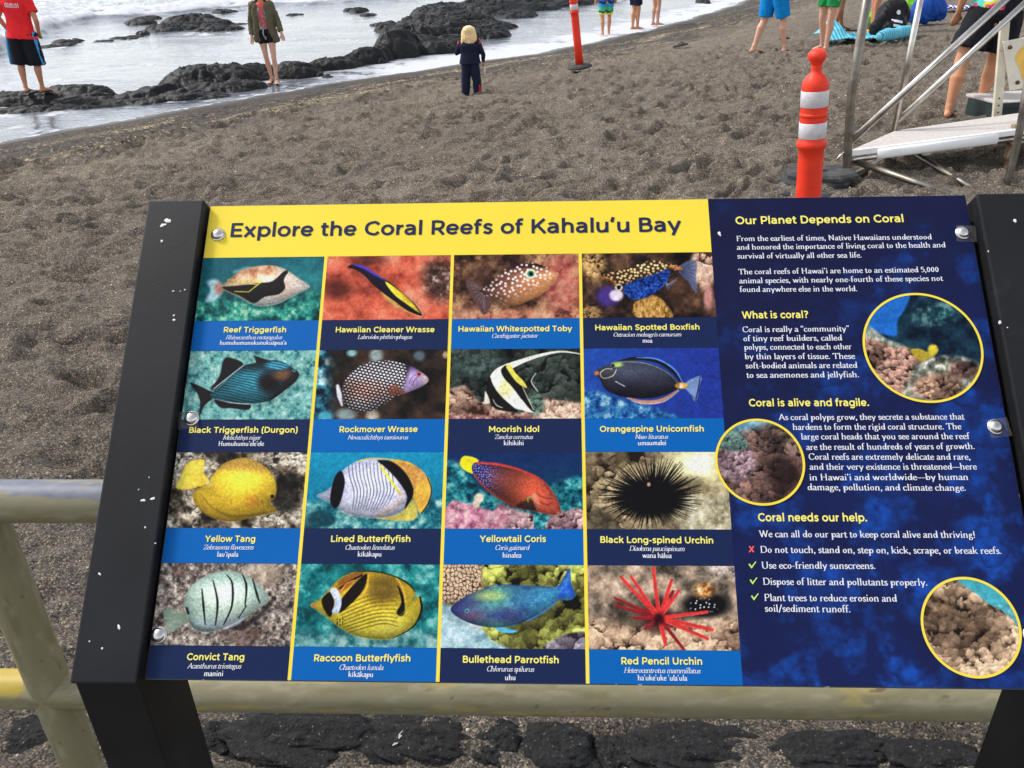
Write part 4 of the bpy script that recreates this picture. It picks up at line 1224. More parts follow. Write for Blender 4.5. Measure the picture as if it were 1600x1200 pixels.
panel = mk("panel", *slab(0, PW, 0, PH, -0.009, 0.0, 0.0006), M_edge, board)
mk("panel_backing", *slab(-0.006, PW + .006, 0.03, PH - .03, -.034, -.0095), M_black, board)
CU = [0.0012, 0.1512, 0.3040, 0.4560, 0.6105]
RV = [(.4815, .3990, .3615), (.3615, .2785, .2405), (.2405, .1562, .1185), (.1185, .0342, .0012)]
G1 = .0018                                          # half width of the yellow rules
# yellow: title band and the rules between the columns, one printed sheet per element
band = quad("title_band", 0.0012, CU[4], .4815, PH - .0008, .0004, M_yellow, board)
letters("title", [("Explore the Coral Reefs of Kahalu\u2018u Bay", (360, 371), (1065, 362))], M_ink, band, .0008, weight=1.28, cap=.0192)
for k in (1, 2, 3):
    quad("divider_rule", CU[k] - G1, CU[k] + G1, .0012, .4815, .0004, M_yellow, board)
# captions: name, latin, hawaiian with traced baseline ends
PICS = [
 (0, 0, ZA, p_triggerfish, ("Reef Triggerfish", (415, 703), (727, 703)), ("Rhinecanthus rectangulus", (425, 738), (709, 737)), ("humuhumunukunuku\u0101pua'a", (396, 765), (730, 764))),
 (0, 1, ZA, p_cleaner, ("Hawaiian Cleaner Wrasse", (975, 703), (1469, 702)), ("Labroides phthirophagus", (1084, 736), (1358, 735)), None),
 (0, 2, ZB, p_toby, ("Hawaiian Whitespotted Toby", (96, 795), (742, 792)), ("Canthigaster jactator", (287, 830), (551, 828)), None),
 (0, 3, ZB, p_boxfish, ("Hawaiian Spotted Boxfish", (873, 787), (1465, 783)), ("Ostracion meleagris camurum", (977, 823), (1362, 821)), ("moa", (1142, 857), (1198, 857))),
 (1, 0, ZC, p_durgon, ("Black Triggerfish (Durgon)", (155, 465), (732, 464)), ("Melichthys niger", (335, 501), (539, 501)), ("Humuhumu'ele'ele", (312, 534), (553, 534))),
 (1, 1, ZC, p_rockmover, ("Rockmover Wrasse", (955, 462), (1371, 460)), ("Novaculichthys taeniourus", (999, 500), (1321, 499)), None),
 (1, 2, ZD, p_idol, ("Moorish Idol", (258, 471), (530, 470)), ("Zanclus cornutus", (289, 508), (498, 508)), ("kihikihi", (338, 542), (446, 542))),
 (1, 3, ZD, p_unicorn, ("Orangespine Unicornfish", (860, 470), (1425, 468)), ("Naso lituratus", (1051, 508), (1232, 507)), ("umaumalei", (1067, 542), (1220, 541))),
 (2, 0, ZE, p_yellow, ("Yellow Tang", (307, 500), (575, 500)), ("Zebrasoma flavescens", (300, 540), (568, 540)), ("lau'\u012bpala", (373, 578), (486, 578))),
 (2, 1, ZE, p_lined, ("Lined Butterflyfish", (978, 500), (1400, 500)), ("Chaetodon lineolatus", (1055, 541), (1318, 541)), ("k\u012bk\u0101kapu", (1120, 577), (1246, 577))),
 (2, 2, ZF, p_coris, ("Yellowtail Coris", (232, 490), (577, 490)), ("Coris gaimard", (314, 531), (494, 531)), ("hinalea", (351, 571), (450, 571))),
 (2, 3, ZF, p_urchin, ("Black Long-spined Urchin", (860, 494), (1448, 498)), ("Diadema paucispinum", (1010, 535), (1299, 537)), ("wana h\u0101lua", (1079, 572), (1232, 573))),
 (3, 0, ZG, p_convict, ("Convict Tang", (268, 527), (561, 528)), ("Acanthurus triostegus", (270, 569), (547, 570)), ("manini", (356, 608), (453, 608))),
 (3, 1, ZG, p_raccoon, ("Raccoon Butterflyfish", (917, 533), (1408, 534)), ("Chaetodon lunula", (1047, 576), (1271, 577)), ("k\u012bk\u0101kapu", (1092, 612), (1218, 613))),
 (3, 2, ZH, p_parrot, ("Bullethead Parrotfish", (167, 519), (637, 522)), ("Chlorurus spilurus", (286, 561), (518, 563)), ("uhu", (374, 604), (425, 604))),
 (3, 3, ZH, p_redurchin, ("Red Pencil Urchin", (944, 527), (1340, 529)), ("Heterocentrotus mammillatus", (956, 568), (1333, 571)), ("ha'uke'uke 'ula'ula", (1024, 605), (1267, 607))),
]
LOOK = ["triggerfish", "cleaner wrasse on orange rock", "white spotted toby", "spotted boxfish", "black triggerfish on grey sand", "rockmover wrasse", "moorish idol", "unicornfish in blue water",
        "yellow tang", "lined butterflyfish", "yellowtail coris", "black long spined urchin", "striped convict tang", "raccoon butterflyfish", "blue parrotfish", "red pencil urchin"]
for (r, c, Z, fn, nm, la, hw), look in zip(PICS, LOOK):
    u0 = CU[c] + (G1 if c else 0)
    u1 = CU[c + 1] - (G1 if c < 3 else 0)
    vt, vm, vb = RV[r]
    U, V = np.meshgrid(np.linspace(u0, u1, 250), np.linspace(vt - .0003, vm, 140))
    p = Pic(U, V, Z)
    fn(p)
    p.finish(fn not in (p_urchin, p_redurchin, p_idol))
    p.mul(.9 + .2 * fbm(U * 900, V * 900, 2, 5))
    tag(p.build("fish_picture", .0004, board), "printed picture of a " + look)
    cap = quad("caption_band", u0, u1, vb, vm - .0002, .0004, M_navy if (r + c) % 2 else M_blue, board)
    tag(cap, "caption under the picture of a " + look)
    letters("caption_name", [nm], M_letter_y, cap, .0008, False, Z, .0068, weight=1.3)
    letters("latin_name", [la], M_letter_w, cap, .0008, True, Z, .0050, italic=True)
    if hw:
        letters("hawaiian_name", [hw], M_letter_w, cap, .0008, True, Z, .0052, bold=True)

# navy text side with its pale blue coral print
U, V = np.meshgrid(np.linspace(CU[4], PW - .0008, 300), np.linspace(PH - .0008, .0012, 520))
p = Pic(U, V, (0, 0, 1))
p.fill((25, 29, 66))
a = np.clip((PH - V) / PH * .9 + (U - CU[4]) * .9, 0, 1)
w = fbm(U * 22, V * 22, 5, 201, .6)
cl = sstep(.46, .66, w + .24 * (a - .5))
cl = np.clip(cl * (.75 + .5 * sstep(.35, .65, fbm(U * 110, V * 110, 4, 66, .6))), 0, 1)
d1, d2, cid, ox, oy = voro(U * 42 + 1.4 * fbm(U * 40, V * 40, 3, 3), V * 42 + 1.4 * fbm(U * 40, V * 40, 3, 9), 12)
bl = cl * np.clip(1.1 - d1 * .9 + .4 * oy, 0, 1) * (.55 + .6 * fbm(U * 160, V * 160, 3, 8))
p.mix(sstep(.05, .8, a) * .34, (16, 44, 124))
p.mix(bl * (.16 + 1.2 * a), (22, 78, 176))
p.mix(sstep(.62, .4, fbm(U * 30, V * 30, 4, 77)) * .35, (22, 24, 62))
side = tag(p.build("text_panel", .0004, board), "navy text side with a faint blue coral print")
Z1, Z2, Z3 = (1100, 300, 3.2), (1100, 590, 3.2), (1130, 780, 3.404)
letters("heading", [("Our Planet Depends on Coral", (158, 163), (998, 152))], M_letter_y, side, .0008, False, Z1, .0102, weight=1.3)
letters("heading", [("What is coral?", (190, 634), (522, 631))], M_letter_y, side, .0008, False, Z1, .0088, weight=1.3)
letters("heading", [("Coral is alive and fragile.", (225, 145), (825, 143))], M_letter_y, side, .0008, False, Z2, .0086, weight=1.3)
letters("heading", [("Coral needs our help.", (186, 118), (765, 119))], M_letter_y, side, .0008, False, Z3, .0086, weight=1.3)
letters("paragraph", [("From the earliest of times, Native Hawaiians understood", (163, 247), (1138, 238)),
    ("and honored the importance of living coral to the health and", (164, 290), (1207, 278)),
    ("survival of virtually all other sea life.", (167, 334), (787, 329)),
    ("The coral reefs of Hawai\u2018i are home to an estimated 5,000", (172, 413), (1173, 401)),
    ("animal species, with nearly one-fourth of these species not", (176, 458), (1196, 445)),
    ("found anywhere else in the world.", (179, 501), (765, 497))], M_letter_w, side, .0008, True, Z1, .0067)
letters("paragraph", [("Coral is really a \u201ccommunity\u201d", (193, 702), (726, 697)),
    ("of tiny reef builders, called", (197, 747), (690, 743)), ("polyps, connected to each other", (201, 790), (738, 787)),
    ("by thin layers of tissue. These", (204, 837), (755, 835)), ("soft-bodied animals are related", (208, 883), (766, 880)),
    ("to sea anemones and jellyfish.", (213, 930), (774, 927))], M_letter_w, side, .0008, True, Z1, .0067)
letters("paragraph", [("As coral polyps grow, they secrete a substance that", (373, 213), (1303, 210)),
    ("hardens to form the rigid coral structure. The", (444, 262), (1286, 259)), ("large coral heads that you see around the reef", (486, 310), (1330, 308)),
    ("are the result of hundreds of years of growth.", (511, 362), (1352, 358)), ("Coral reefs are extremely delicate and rare,", (524, 411), (1331, 411)),
    ("and their very existence is threatened\u2014here", (528, 461), (1364, 460)), ("in Hawai\u2018i and worldwide\u2014by human", (528, 514), (1320, 512)),
    ("damage, pollution, and climate change.", (518, 563), (1308, 566))], M_letter_w, side, .0008, True, Z2, .0067)
letters("paragraph", [("We can all do our part to keep coral alive and thriving!", (190, 202), (1338, 206)),
    ("Do not touch, stand on, step on, kick, scrape, or break reefs.", (198, 285), (1478, 291)),
    ("Use eco-friendly sunscreens.", (205, 369), (808, 371)), ("Dispose of litter and pollutants properly.", (212, 455), (1084, 460)),
    ("Plant trees to reduce erosion and", (219, 541), (923, 545)), ("soil/sediment runoff.", (222, 598), (675, 602))], M_letter_w, side, .0008, True, Z3, .0068)


def strokes(name, polys, Z, mat, parent, w=.0008):
    mb = MB()
    for k, q in enumerate(polys):
        pts = [P3(*pan(Z[0] + x / Z[2], Z[1] + y / Z[2]), w + k * 3e-5) for x, y in q]
        mb.add(pts, [tuple(range(len(pts)))])
    return mb.build(name, mat, parent)


strokes("cross_mark", [[(134, 251), (143, 250), (166, 282), (157, 283)], [(156, 250), (165, 251), (143, 283), (134, 282)]], Z3, M_red, side)
for dx, dy in ((0, 0), (6, 84), (13, 169)):
    strokes("check_mark", [[(133 + dx, 346 + dy), (141 + dx, 343 + dy), (150 + dx, 357 + dy), (149 + dx, 369 + dy)], [(147 + dx, 360 + dy), (171 + dx, 331 + dy), (175 + dx, 334 + dy), (150 + dx, 370 + dy)]], Z3, M_green, side)
for (cu_, cv_, R_, Z, fn, lb) in ((.8367, .3605, .0642, Z1, p_round1, "round picture of a reef with a yellow fish"), (.6459, .2294, .0465, Z2, p_round2, "round picture of purple brown coral heads"), (.8421, .0593, .0477, Z3, p_round3, "round picture of pale tan coral heads")):
    rr, aa = np.meshgrid(np.linspace(.0004, R_, 80), np.linspace(0, 2 * np.pi, 260), indexing='ij')
    p = Pic(cu_ + rr * np.cos(aa), cv_ + rr * np.sin(aa), Z)
    fn(p)
    p.finish(False)
    ro = p.build("round_picture", .0010, board)
    ro.data.flip_normals()
    tag(ro, lb)
    V = [P3(cu_ + q * math.cos(2 * math.pi * k / 90), cv_ + q * math.sin(2 * math.pi * k / 90), .0013) for k in range(90) for q in (R_ - .0011, R_ + .0015)]
    mk("yellow_ring", V, [(2 * k, 2 * k + 1, (2 * k + 3) % 180, (2 * k + 2) % 180) for k in range(90)], M_yellow, ro)


# posts: sloping cap rails over upright legs
def ribbon(name, blobs, w, parent, mat):
    """small flat irregular splats lying on the board plane, each its own little part"""
    rg = random.Random(len(blobs))
    for u, v, a, b, ang in blobs:
        n = 14
        pts = []
        for k in range(n):
            t = 2 * math.pi * k / n
            q = rg.uniform(.7, 1.2)
            x, y = a * .8 * q * math.cos(t), b * .8 * q * math.sin(t)
            pts.append((u + x * math.cos(ang) - y * math.sin(ang), v + x * math.sin(ang) + y * math.cos(ang)))
        mk(name, [P3(x, y, w) for x, y in pts] + [P3(u, v, w + .0009)], [(k, (k + 1) % n, n) for k in range(n)], mat, parent, True)


WP = .012
for s in (0, 1):
    ua, ub = ((-.0725, -.0025) if not s else (PW + .0025 + .004, PW + .0725 + .004))
    post = mk("cap_rail", *slab(ua, ub, -.004, PH + (.002 if not s else -.005), -.055, WP, .0022), M_black, board)
    x0, x1 = P3(ua, 0)[0], P3(ub, 0)[0]
    lo = P3(0, -.004, WP - .006)
    yf = lo[1] + .002
    leg = mk("leg", *hexa([np.array(q) for q in ((x0 + .001, yf, -.25), (x1 - .001, yf, -.25), (x1 - .001, yf + .085, -.25), (x0 + .001, yf + .085, -.25),
                                               (x0 + .001, yf, lo[2] - .001), (x1 - .001, yf, lo[2] - .001), (x1 - .001, yf + .085, lo[2] + .05), (x0 + .001, yf + .085, lo[2] + .05))], .002), M_black, board)
    if not s:
        sp = [(262, 345, .0035, .006, 1.2), (255, 352, .0045, .0028, .3), (253, 377, .002, .0022, 0), (271, 455, .0018, .0012, .2), (282, 455, .001, .001, 0), (289, 453, .0014, .0012, 0),
              (272, 493, .0018, .0016, 0), (272, 500, .002, .0018, 0), (224, 782, .0036, .0016, .1), (239, 779, .0036, .0018, .4), (227, 824, .0014, .0016, 0), (156, 897, .0022, .0014, -.6),
              (186, 980, .0016, .0035, .5), (140, 1002, .0012, .0012, 0), (160, 1013, .0014, .0016, 0), (217, 765, .001, .001, 0), (233, 746, .001, .001, 0), (243, 849, .0012, .001, 0)]
    else:
        sp = [(1586, 345, .0024, .0036, 0), (1562, 504, .0022, .0026, 0), (1574, 512, .001, .001, 0), (1544, 393, .001, .0016, 0)]
    ribbon("bird_dropping", [(*pan(x, y, WP), a, b, c) for x, y, a, b, c in sp], WP + .0004, post, M_guano)
mk("cross_rail", *box((0, P3(0, .05, -.06)[1] + .03, P3(0, .05, -.06)[2]), (PW + .01, .03, .03), .002), M_black, board)
ribbon("bird_dropping", [(*pan(1124, 366), .0022, .0042, .3)], .001, side, M_guano)
for k, (px, py) in enumerate(((341, 367), (300, 654), (248, 992), (1504, 364), (1555, 667), (1612, 992))):
    u, v = pan(px, py)
    u = [.0155, .0132, .0090, .9028, .9010, .9005][k]
    prof = [(.0088, .0005), (.0088, .0014), (.0080, .0019), (.0074, .0020), (.0068, .0034), (.0054, .0050), (.0034, .0060), (.0012, .0065)]
    V, F = lathe(prof, 26)
    rv = mk("rivet", [P3(u + q[0], v + q[1], q[2]) for q in V], F, M_steel, board, True)
    if k in (1, 3, 4):
        s_ = .0115
        ang = (.15, -.1, .1)[(1, 3, 4).index(k)]
        V = [P3(u + s_ * (x * math.cos(ang) - y * math.sin(ang)) + (.004 if k > 2 else -.004), v + s_ * .95 * (x * math.sin(ang) + y * math.cos(ang)) - .001, .00062) for x, y in ((-1, -1), (1, -.95), (.95, 1), (-1, .9))]
        mk("tape_patch", V, [(0, 1, 2, 3)], M_tape, rv)

# ================================================================== THE GROUND
WZ = -0.62                                        # water level
SH_N, SH_T, SH_P = np.array([0.825, -0.565]), np.array([0.565, 0.825]), np.array([-4.0, 14.1])


def shore_s(x, y):
    """metres inland from the water's edge"""
    dx, dy = x - SH_P[0], y - SH_P[1]
    s = dx * SH_N[0] + dy * SH_N[1]
    a = dx * SH_T[0] + dy * SH_T[1]
    return s - np.interp(a, [-30, -12, -5.2, 0, 5.4, 9.8, 17.9, 40], [-3, -1.2, -.18, 0, 1.0, .9, -.2, -6]) + .16 * (fbm(a * .55 + 40, a * 0, 3, 3) - .5) + .05 * np.sin(a * 2.3)


def zg(x, y):
    x, y = np.asarray(x, float), np.asarray(y, float)
    s = shore_s(x, y)
    return np.interp(s, [-400, -20, -6, -1, 0, 1, 3, 4.6, 6.5, 8.5, 10.5, 400], [-6, -2.2, -1.05, -.69, WZ, -.55, -.43, -.31, -.19, -.09, 0, .3])


def hit(px, py):
    d = ray(px, py)
    lo, hi = .3, 80.0
    t = np.linspace(lo, hi, 4000)
    P = CPOS + d * t[:, None]
    b = P[:, 2] < zg(P[:, 0], P[:, 1])
    i = int(np.argmax(b))
    q = P[i]
    return np.array([q[0], q[1], float(zg(q[0], q[1]))])

# polar sheet round the camera's foot point, dense where the photo looks, out to the horizon
def polar(r, ang):
    rr, aa = np.meshgrid(r, ang, indexing='ij')
    return CPOS[0] + rr * np.sin(aa), CPOS[1] + rr * np.cos(aa), rr, aa


aD = np.radians(np.linspace(-42, 38, 1000))
aS = np.radians(np.linspace(38, 318, 62)[1:-1])
ang = np.r_[aD, aS]
rD = np.r_[.02, .3, .6, np.geomspace(.8, 42, 780), np.geomspace(46, 4200, 14)]
X, Y, RR, AA = polar(rD, ang)
Z0 = zg(X, Y)
s_ = shore_s(X, Y)
dry = sstep(1.2, 3.4, s_ + .8 * (fbm(X * .7, Y * .7, 3, 21) - .5))
near = sstep(60, 25, RR)
ridge = 1 - np.abs(2 * fbm(X * 3.0 - .9 * Y, Y * 5.6, 3, 33) - 1)
H = .045 * (fbm(X * .9, Y * .9, 3, 31) - .5) + 0.06 * (ridge - .75) + .05 * (fbm(X * 6.5, Y * 6.4, 3, 35, .6) - .5) + .012 * (fbm(X * 19, Y * 21, 3, 37, .6) - .5)
flat = sstep(.95, 2.0, Y)                        # raked gravel strip under the rail
gr_ = (fbm(X * 16, Y * 22, 3, 39, .7) - .5) * .05 * (1 - dry) * sstep(.25, .9, s_)
H = H * (.16 + .84 * dry) + gr_ * near * (.25 + .75 * flat)
rg = np.random.default_rng(7)
nst = 4600
ry = rg.uniform(1.5, 16, nst)
ra = rg.uniform(-.62, .62, nst)
rr_ = np.sqrt(rg.uniform(1.6 ** 2, 17 ** 2, nst))
rin = rD
for k in range(nst):
    x0, y0 = CPOS[0] + rr_[k] * math.sin(ra[k]), CPOS[1] + rr_[k] * math.cos(ra[k])
    if float(shore_s(np.array(x0), np.array(y0))) < 2.0:
        continue
    i0, i1 = np.searchsorted(rin, rr_[k] - .3), np.searchsorted(rin, rr_[k] + .3)
    da = .3 / rr_[k]
    j0, j1 = np.searchsorted(aD, ra[k] - da), np.searchsorted(aD, ra[k] + da)
    if i1 <= i0 or j1 <= j0:
        continue
    th = rg.normal(.12, .45)
    dx, dy = X[i0:i1, j0:j1] - x0, Y[i0:i1, j0:j1] - y0
    a, b = dx * math.cos(th) + dy * math.sin(th), -dx * math.sin(th) + dy * math.cos(th)
    L_, w_ = rg.uniform(.07, .16), rg.uniform(.03, .075)
    d = np.hypot(a / L_, b / w_)
    dep = rg.uniform(.012, .062)
    H[i0:i1, j0:j1] += -dep * np.exp(-d ** 2.8 * 1.2) + .38 * dep * np.exp(-((d - 1.55) / .45) ** 2)
hollow = [at_z(40, 340, 0), at_z(80, 350, 0), at_z(20, 355, 0)]
for q, (L_, w_) in zip(hollow, ((.35, .12), (.25, .1), (.3, .12))):
    d = np.hypot((X - q[0]) / L_, (Y - q[1]) / w_)
    H -= .05 * np.exp(-d ** 2)
Zs = Z0 + H
# colour of the sand itself: dry brown grey, darker wet swash band with tan shell streaks
band = sstep(3.2, 1.6, s_ + .9 * (fbm(X * .8, Y * .8, 3, 44) - .5))
a_sh = (X - SH_P[0]) * SH_T[0] + (Y - SH_P[1]) * SH_T[1]
streak = sstep(.52, .7, fbm(a_sh * .5, s_ * 5.0 + .5 * fbm(X, Y, 3, 5), 4, 61, .6)) * sstep(.6, 1.2, s_) * sstep(4.6, 2.6, s_)
dryc, wetc, shell = lin(np.array([122, 115, 106]) / 255), lin(np.array([70, 68, 67]) / 255), lin(np.array([140, 132, 116]) / 255)
tone = (.82 + .36 * fbm(X * 1.3, Y * 1.3, 4, 71))
C = dryc + (wetc - dryc) * (band * .8)[..., None]
C = C + (shell - C) * (streak * .8)[..., None]
g = sstep(1.9, 1.0, Y) * sstep(30, 20, RR)
C = C + (lin(np.array([112, 107, 101]) / 255) - C) * (g * .6)[..., None]
C = C * tone[..., None]
lines = fbm(a_sh * .9 + 5, s_ * 7 + 1.2 * fbm(X * .8, Y * .8, 3, 8), 5, 62, .65)
C = C * (1 + (1.5 * (lines - .5) + .9 * (fbm(a_sh * 9, s_ * 16, 3, 64) - .5)) * band * sstep(.3, 1.0, s_))[..., None]
wetline = sstep(.45, .1, s_)
C = C * (1 - .45 * wetline)[..., None]


def sand_mat():
    m = bpy.data.materials.new("volcanic_sand")
    m.use_nodes = True
    t = m.node_tree
    N, L = t.nodes.new, t.links.new
    b = t.nodes["Principled BSDF"]
    at = N("ShaderNodeAttribute")
    at.attribute_name = "Col"
    tc = N("ShaderNodeTexCoord")
    outs = []
    for sc, lo in ((250, .55), (95, .35)):
        v = N("ShaderNodeTexVoronoi")
        v.inputs["Scale"].default_value = sc
        L(tc.outputs["Object"], v.inputs["Vector"])
        sp = N("ShaderNodeSeparateColor")
        L(v.outputs["Color"], sp.inputs[0])
        cr = N("ShaderNodeValToRGB")
        e = cr.color_ramp.elements
        if sc == 250:
            e[0].position, e[0].color = 0.0, (.22, .22, .24, 1)
            e[1].position, e[1].color = 1.0, (2.9, 2.8, 2.5, 1)
            for p_, c_ in ((.35, (.55, .55, .57, 1)), (.7, (1.05, 1.0, .95, 1)), (.9, (1.6, 1.45, 1.25, 1)), (.965, (2.4, 2.1, 1.7, 1))):
                q = e.new(p_)
                q.color = c_
        else:
            e[0].position, e[0].color = 0.0, (.62, .62, .64, 1)
            e[1].position, e[1].color = 1.0, (2.5, 2.4, 2.2, 1)
            for p_, c_ in ((.5, (1, 1, 1, 1)), (.955, (1.2, 1.15, 1.1, 1)), (.985, (2.0, 1.85, 1.6, 1))):
                q = e.new(p_)
                q.color = c_
        L(sp.outputs[0], cr.inputs[0])
        outs.append((cr.outputs[0], v))
    mx = N("ShaderNodeMix")
    mx.data_type, mx.blend_type = 'RGBA', 'MULTIPLY'
    mx.inputs["Factor"].default_value = 1
    L(at.outputs["Color"], mx.inputs["A"])
    L(outs[0][0], mx.inputs["B"])
    m2 = N("ShaderNodeMix")
    m2.data_type, m2.blend_type = 'RGBA', 'MULTIPLY'
    m2.inputs["Factor"].default_value = .8
    L(mx.outputs["Result"], m2.inputs["A"])
    L(outs[1][0], m2.inputs["B"])
    v3 = N("ShaderNodeTexVoronoi")
    v3.inputs["Scale"].default_value = 34
    L(tc.outputs["Object"], v3.inputs["Vector"])
    s3 = N("ShaderNodeSeparateColor")
    L(v3.outputs["Color"], s3.inputs[0])
    r3 = N("ShaderNodeValToRGB")
    e = r3.color_ramp.elements
    e[0].position, e[0].color = 0.0, (.45, .45, .46, 1)
    e[1].position, e[1].color = 1.0, (4.6, 4.2, 3.5, 1)
    for p_, c_ in ((.45, (.8, .8, .8, 1)), (.72, (1.1, 1.05, 1, 1)), (.86, (2.1, 1.95, 1.6, 1)), (.94, (3.4, 3.1, 2.5, 1))):
        q = e.new(p_)
        q.color = c_
    L(s3.outputs[0], r3.inputs[0])
    ga = N("ShaderNodeAttribute")
    ga.attribute_name = "gravel"
    m3 = N("ShaderNodeMix")
    m3.data_type, m3.blend_type = 'RGBA', 'MULTIPLY'
    L(ga.outputs["Fac"], m3.inputs["Factor"])
    L(m2.outputs["Result"], m3.inputs["A"])
    L(r3.outputs[0], m3.inputs["B"])
    L(m3.outputs["Result"], b.inputs["Base Color"])
    wt = N("ShaderNodeAttribute")
    wt.attribute_name = "wet"
    mr = N("ShaderNodeMapRange")
    mr.inputs["To Min"].default_value, mr.inputs["To Max"].default_value = .95, .28
    L(wt.outputs["Fac"], mr.inputs["Value"])
    L(mr.outputs[0], b.inputs["Roughness"])
    b.inputs["Specular IOR Level"].default_value = .3
    n1 = N("ShaderNodeTexNoise")
    n1.inputs["Scale"].default_value, n1.inputs["Detail"].default_value, n1.inputs["Roughness"].default_value = 26, 9, .72
    L(tc.outputs["Object"], n1.inputs["Vector"])
    bp = N("ShaderNodeBump")
    bp.inputs["Strength"].default_value, bp.inputs["Distance"].default_value = 1.0, .03
    L(n1.outputs["Fac"], bp.inputs["Height"])
    b2 = N("ShaderNodeBump")
    b2.inputs["Strength"].default_value, b2.inputs["Distance"].default_value = .8, .0025
    L(outs[0][1].outputs["Distance"], b2.inputs["Height"])
    b2.invert = True
    L(bp.outputs[0], b2.inputs["Normal"])
    L(b2.outputs[0], b.inputs["Normal"])
    return m


q = grid_quads(len(rD), len(ang), True)
beach = mk_np("beach", np.stack([X, Y, Zs], -1).reshape(-1, 3), q[:, ::-1], sand_mat(), None, True, {"Col": C.reshape(-1, 3), "wet": wetline.ravel(), "gravel": (band * sstep(.15, .6, s_) * sstep(.38, .62, fbm(a_sh * .8, s_ * 3.5, 4, 68, .6))).ravel()})
beach.data.flip_normals() if beach.data.polygons[3000].normal.z < 0 else None
tag(beach, kind="structure")
ZSAND = Zs


def ground(x, y):
    """real height of the finished sand"""
    r = math.hypot(x - CPOS[0], y - CPOS[1])
    a = math.atan2(x - CPOS[0], y - CPOS[1])
    i = min(max(int(np.searchsorted(rD, r)), 1), len(rD) - 1)
    j = min(max(int(np.searchsorted(aD, a)), 1), len(aD) - 1)
    return float(max(Zs[i, j], Zs[i - 1, j - 1]))


# ------------------------------------------------------------------ the sea
aW = np.radians(np.linspace(-40, 20, 620))
aWs = np.radians(np.linspace(20, 320, 40)[1:-1])
angW = np.r_[aW, aWs]
rW = np.r_[np.geomspace(7, 110, 560), np.geomspace(125, 4100, 12)]
X, Y, RR, AA = polar(rW, angW)
pxw, pyw = to_px(np.stack([X, Y, np.full(X.shape, WZ)], -1))
front = np.interp(pxw, [-200, 0, 45, 62, 90, 115, 150, 200, 250, 330, 445, 520, 600, 640, 700, 1000], [110, 82, 64, 56, 47, 40, 30, 30, 26, 20, 10, 8, 3, -4, -18, -80])
front = front + 4.5 * (fbm(X * .5, Y * .5, 4, 83) - .5)
beyond = front - pyw                                # photo rows beyond the breaking front
calm = fbm(X * .35, Y * .8, 4, 91)
fo = np.zeros(X.shape)
n1 = fbm(X * 1.1, Y * 1.1, 5, 92, .62)
n2 = fbm(X * 3.1, Y * 2.2, 4, 93, .62)
fo = np.maximum(fo, sstep(0, 2.0, beyond) * np.clip(1.25 - beyond / 20, .30, 1) * sstep(.30, .56, n2 * .5 + n1 * .5 + .12 * np.clip(1 - beyond / 12, 0, 1)))
fo *= 1 - .9 * sstep(0, 5, beyond - np.interp(pxw, [0, 80, 200, 400, 600], [80, 55, 31, 19, 7]))   # open water far out
s_ = shore_s(X, Y)
wash = sstep(-2.6, -.4, s_ + 1.2 * (n1 - .5)) * sstep(-1, 3, (X + 4) * .565 + (Y - 14.1) * .825)
fo = np.maximum(fo, wash * .85 * sstep(.34, .6, n2 * .6 + n1 * .4 + .12))
fo = np.maximum(fo, .6 * sstep(.54, .72, n2 * .55 + calm * .45) * (beyond < 0))
edge = np.exp(-((s_ - .03) / .07) ** 2)
fo = np.maximum(fo, edge * .8)
chop = .018 * (fbm(X * 2.2, Y * 2.8, 4, 95, .6) - .5) + .04 * (fbm(X * .5, Y * .9, 3, 96) - .5) * sstep(-1, -5, s_)
swell = .32 * np.exp(-((beyond - 5) / 6.0) ** 2) * sstep(-3, 2, beyond) * sstep(160, 60, RR) * (.4 + .9 * n1) + sstep(0, 4, beyond) * .10 * (n2 - .3) * sstep(160, 60, RR)
Zw = WZ + (chop + np.clip(swell, -.03, .6)) * sstep(0, -.8, s_) * sstep(400, 90, RR)


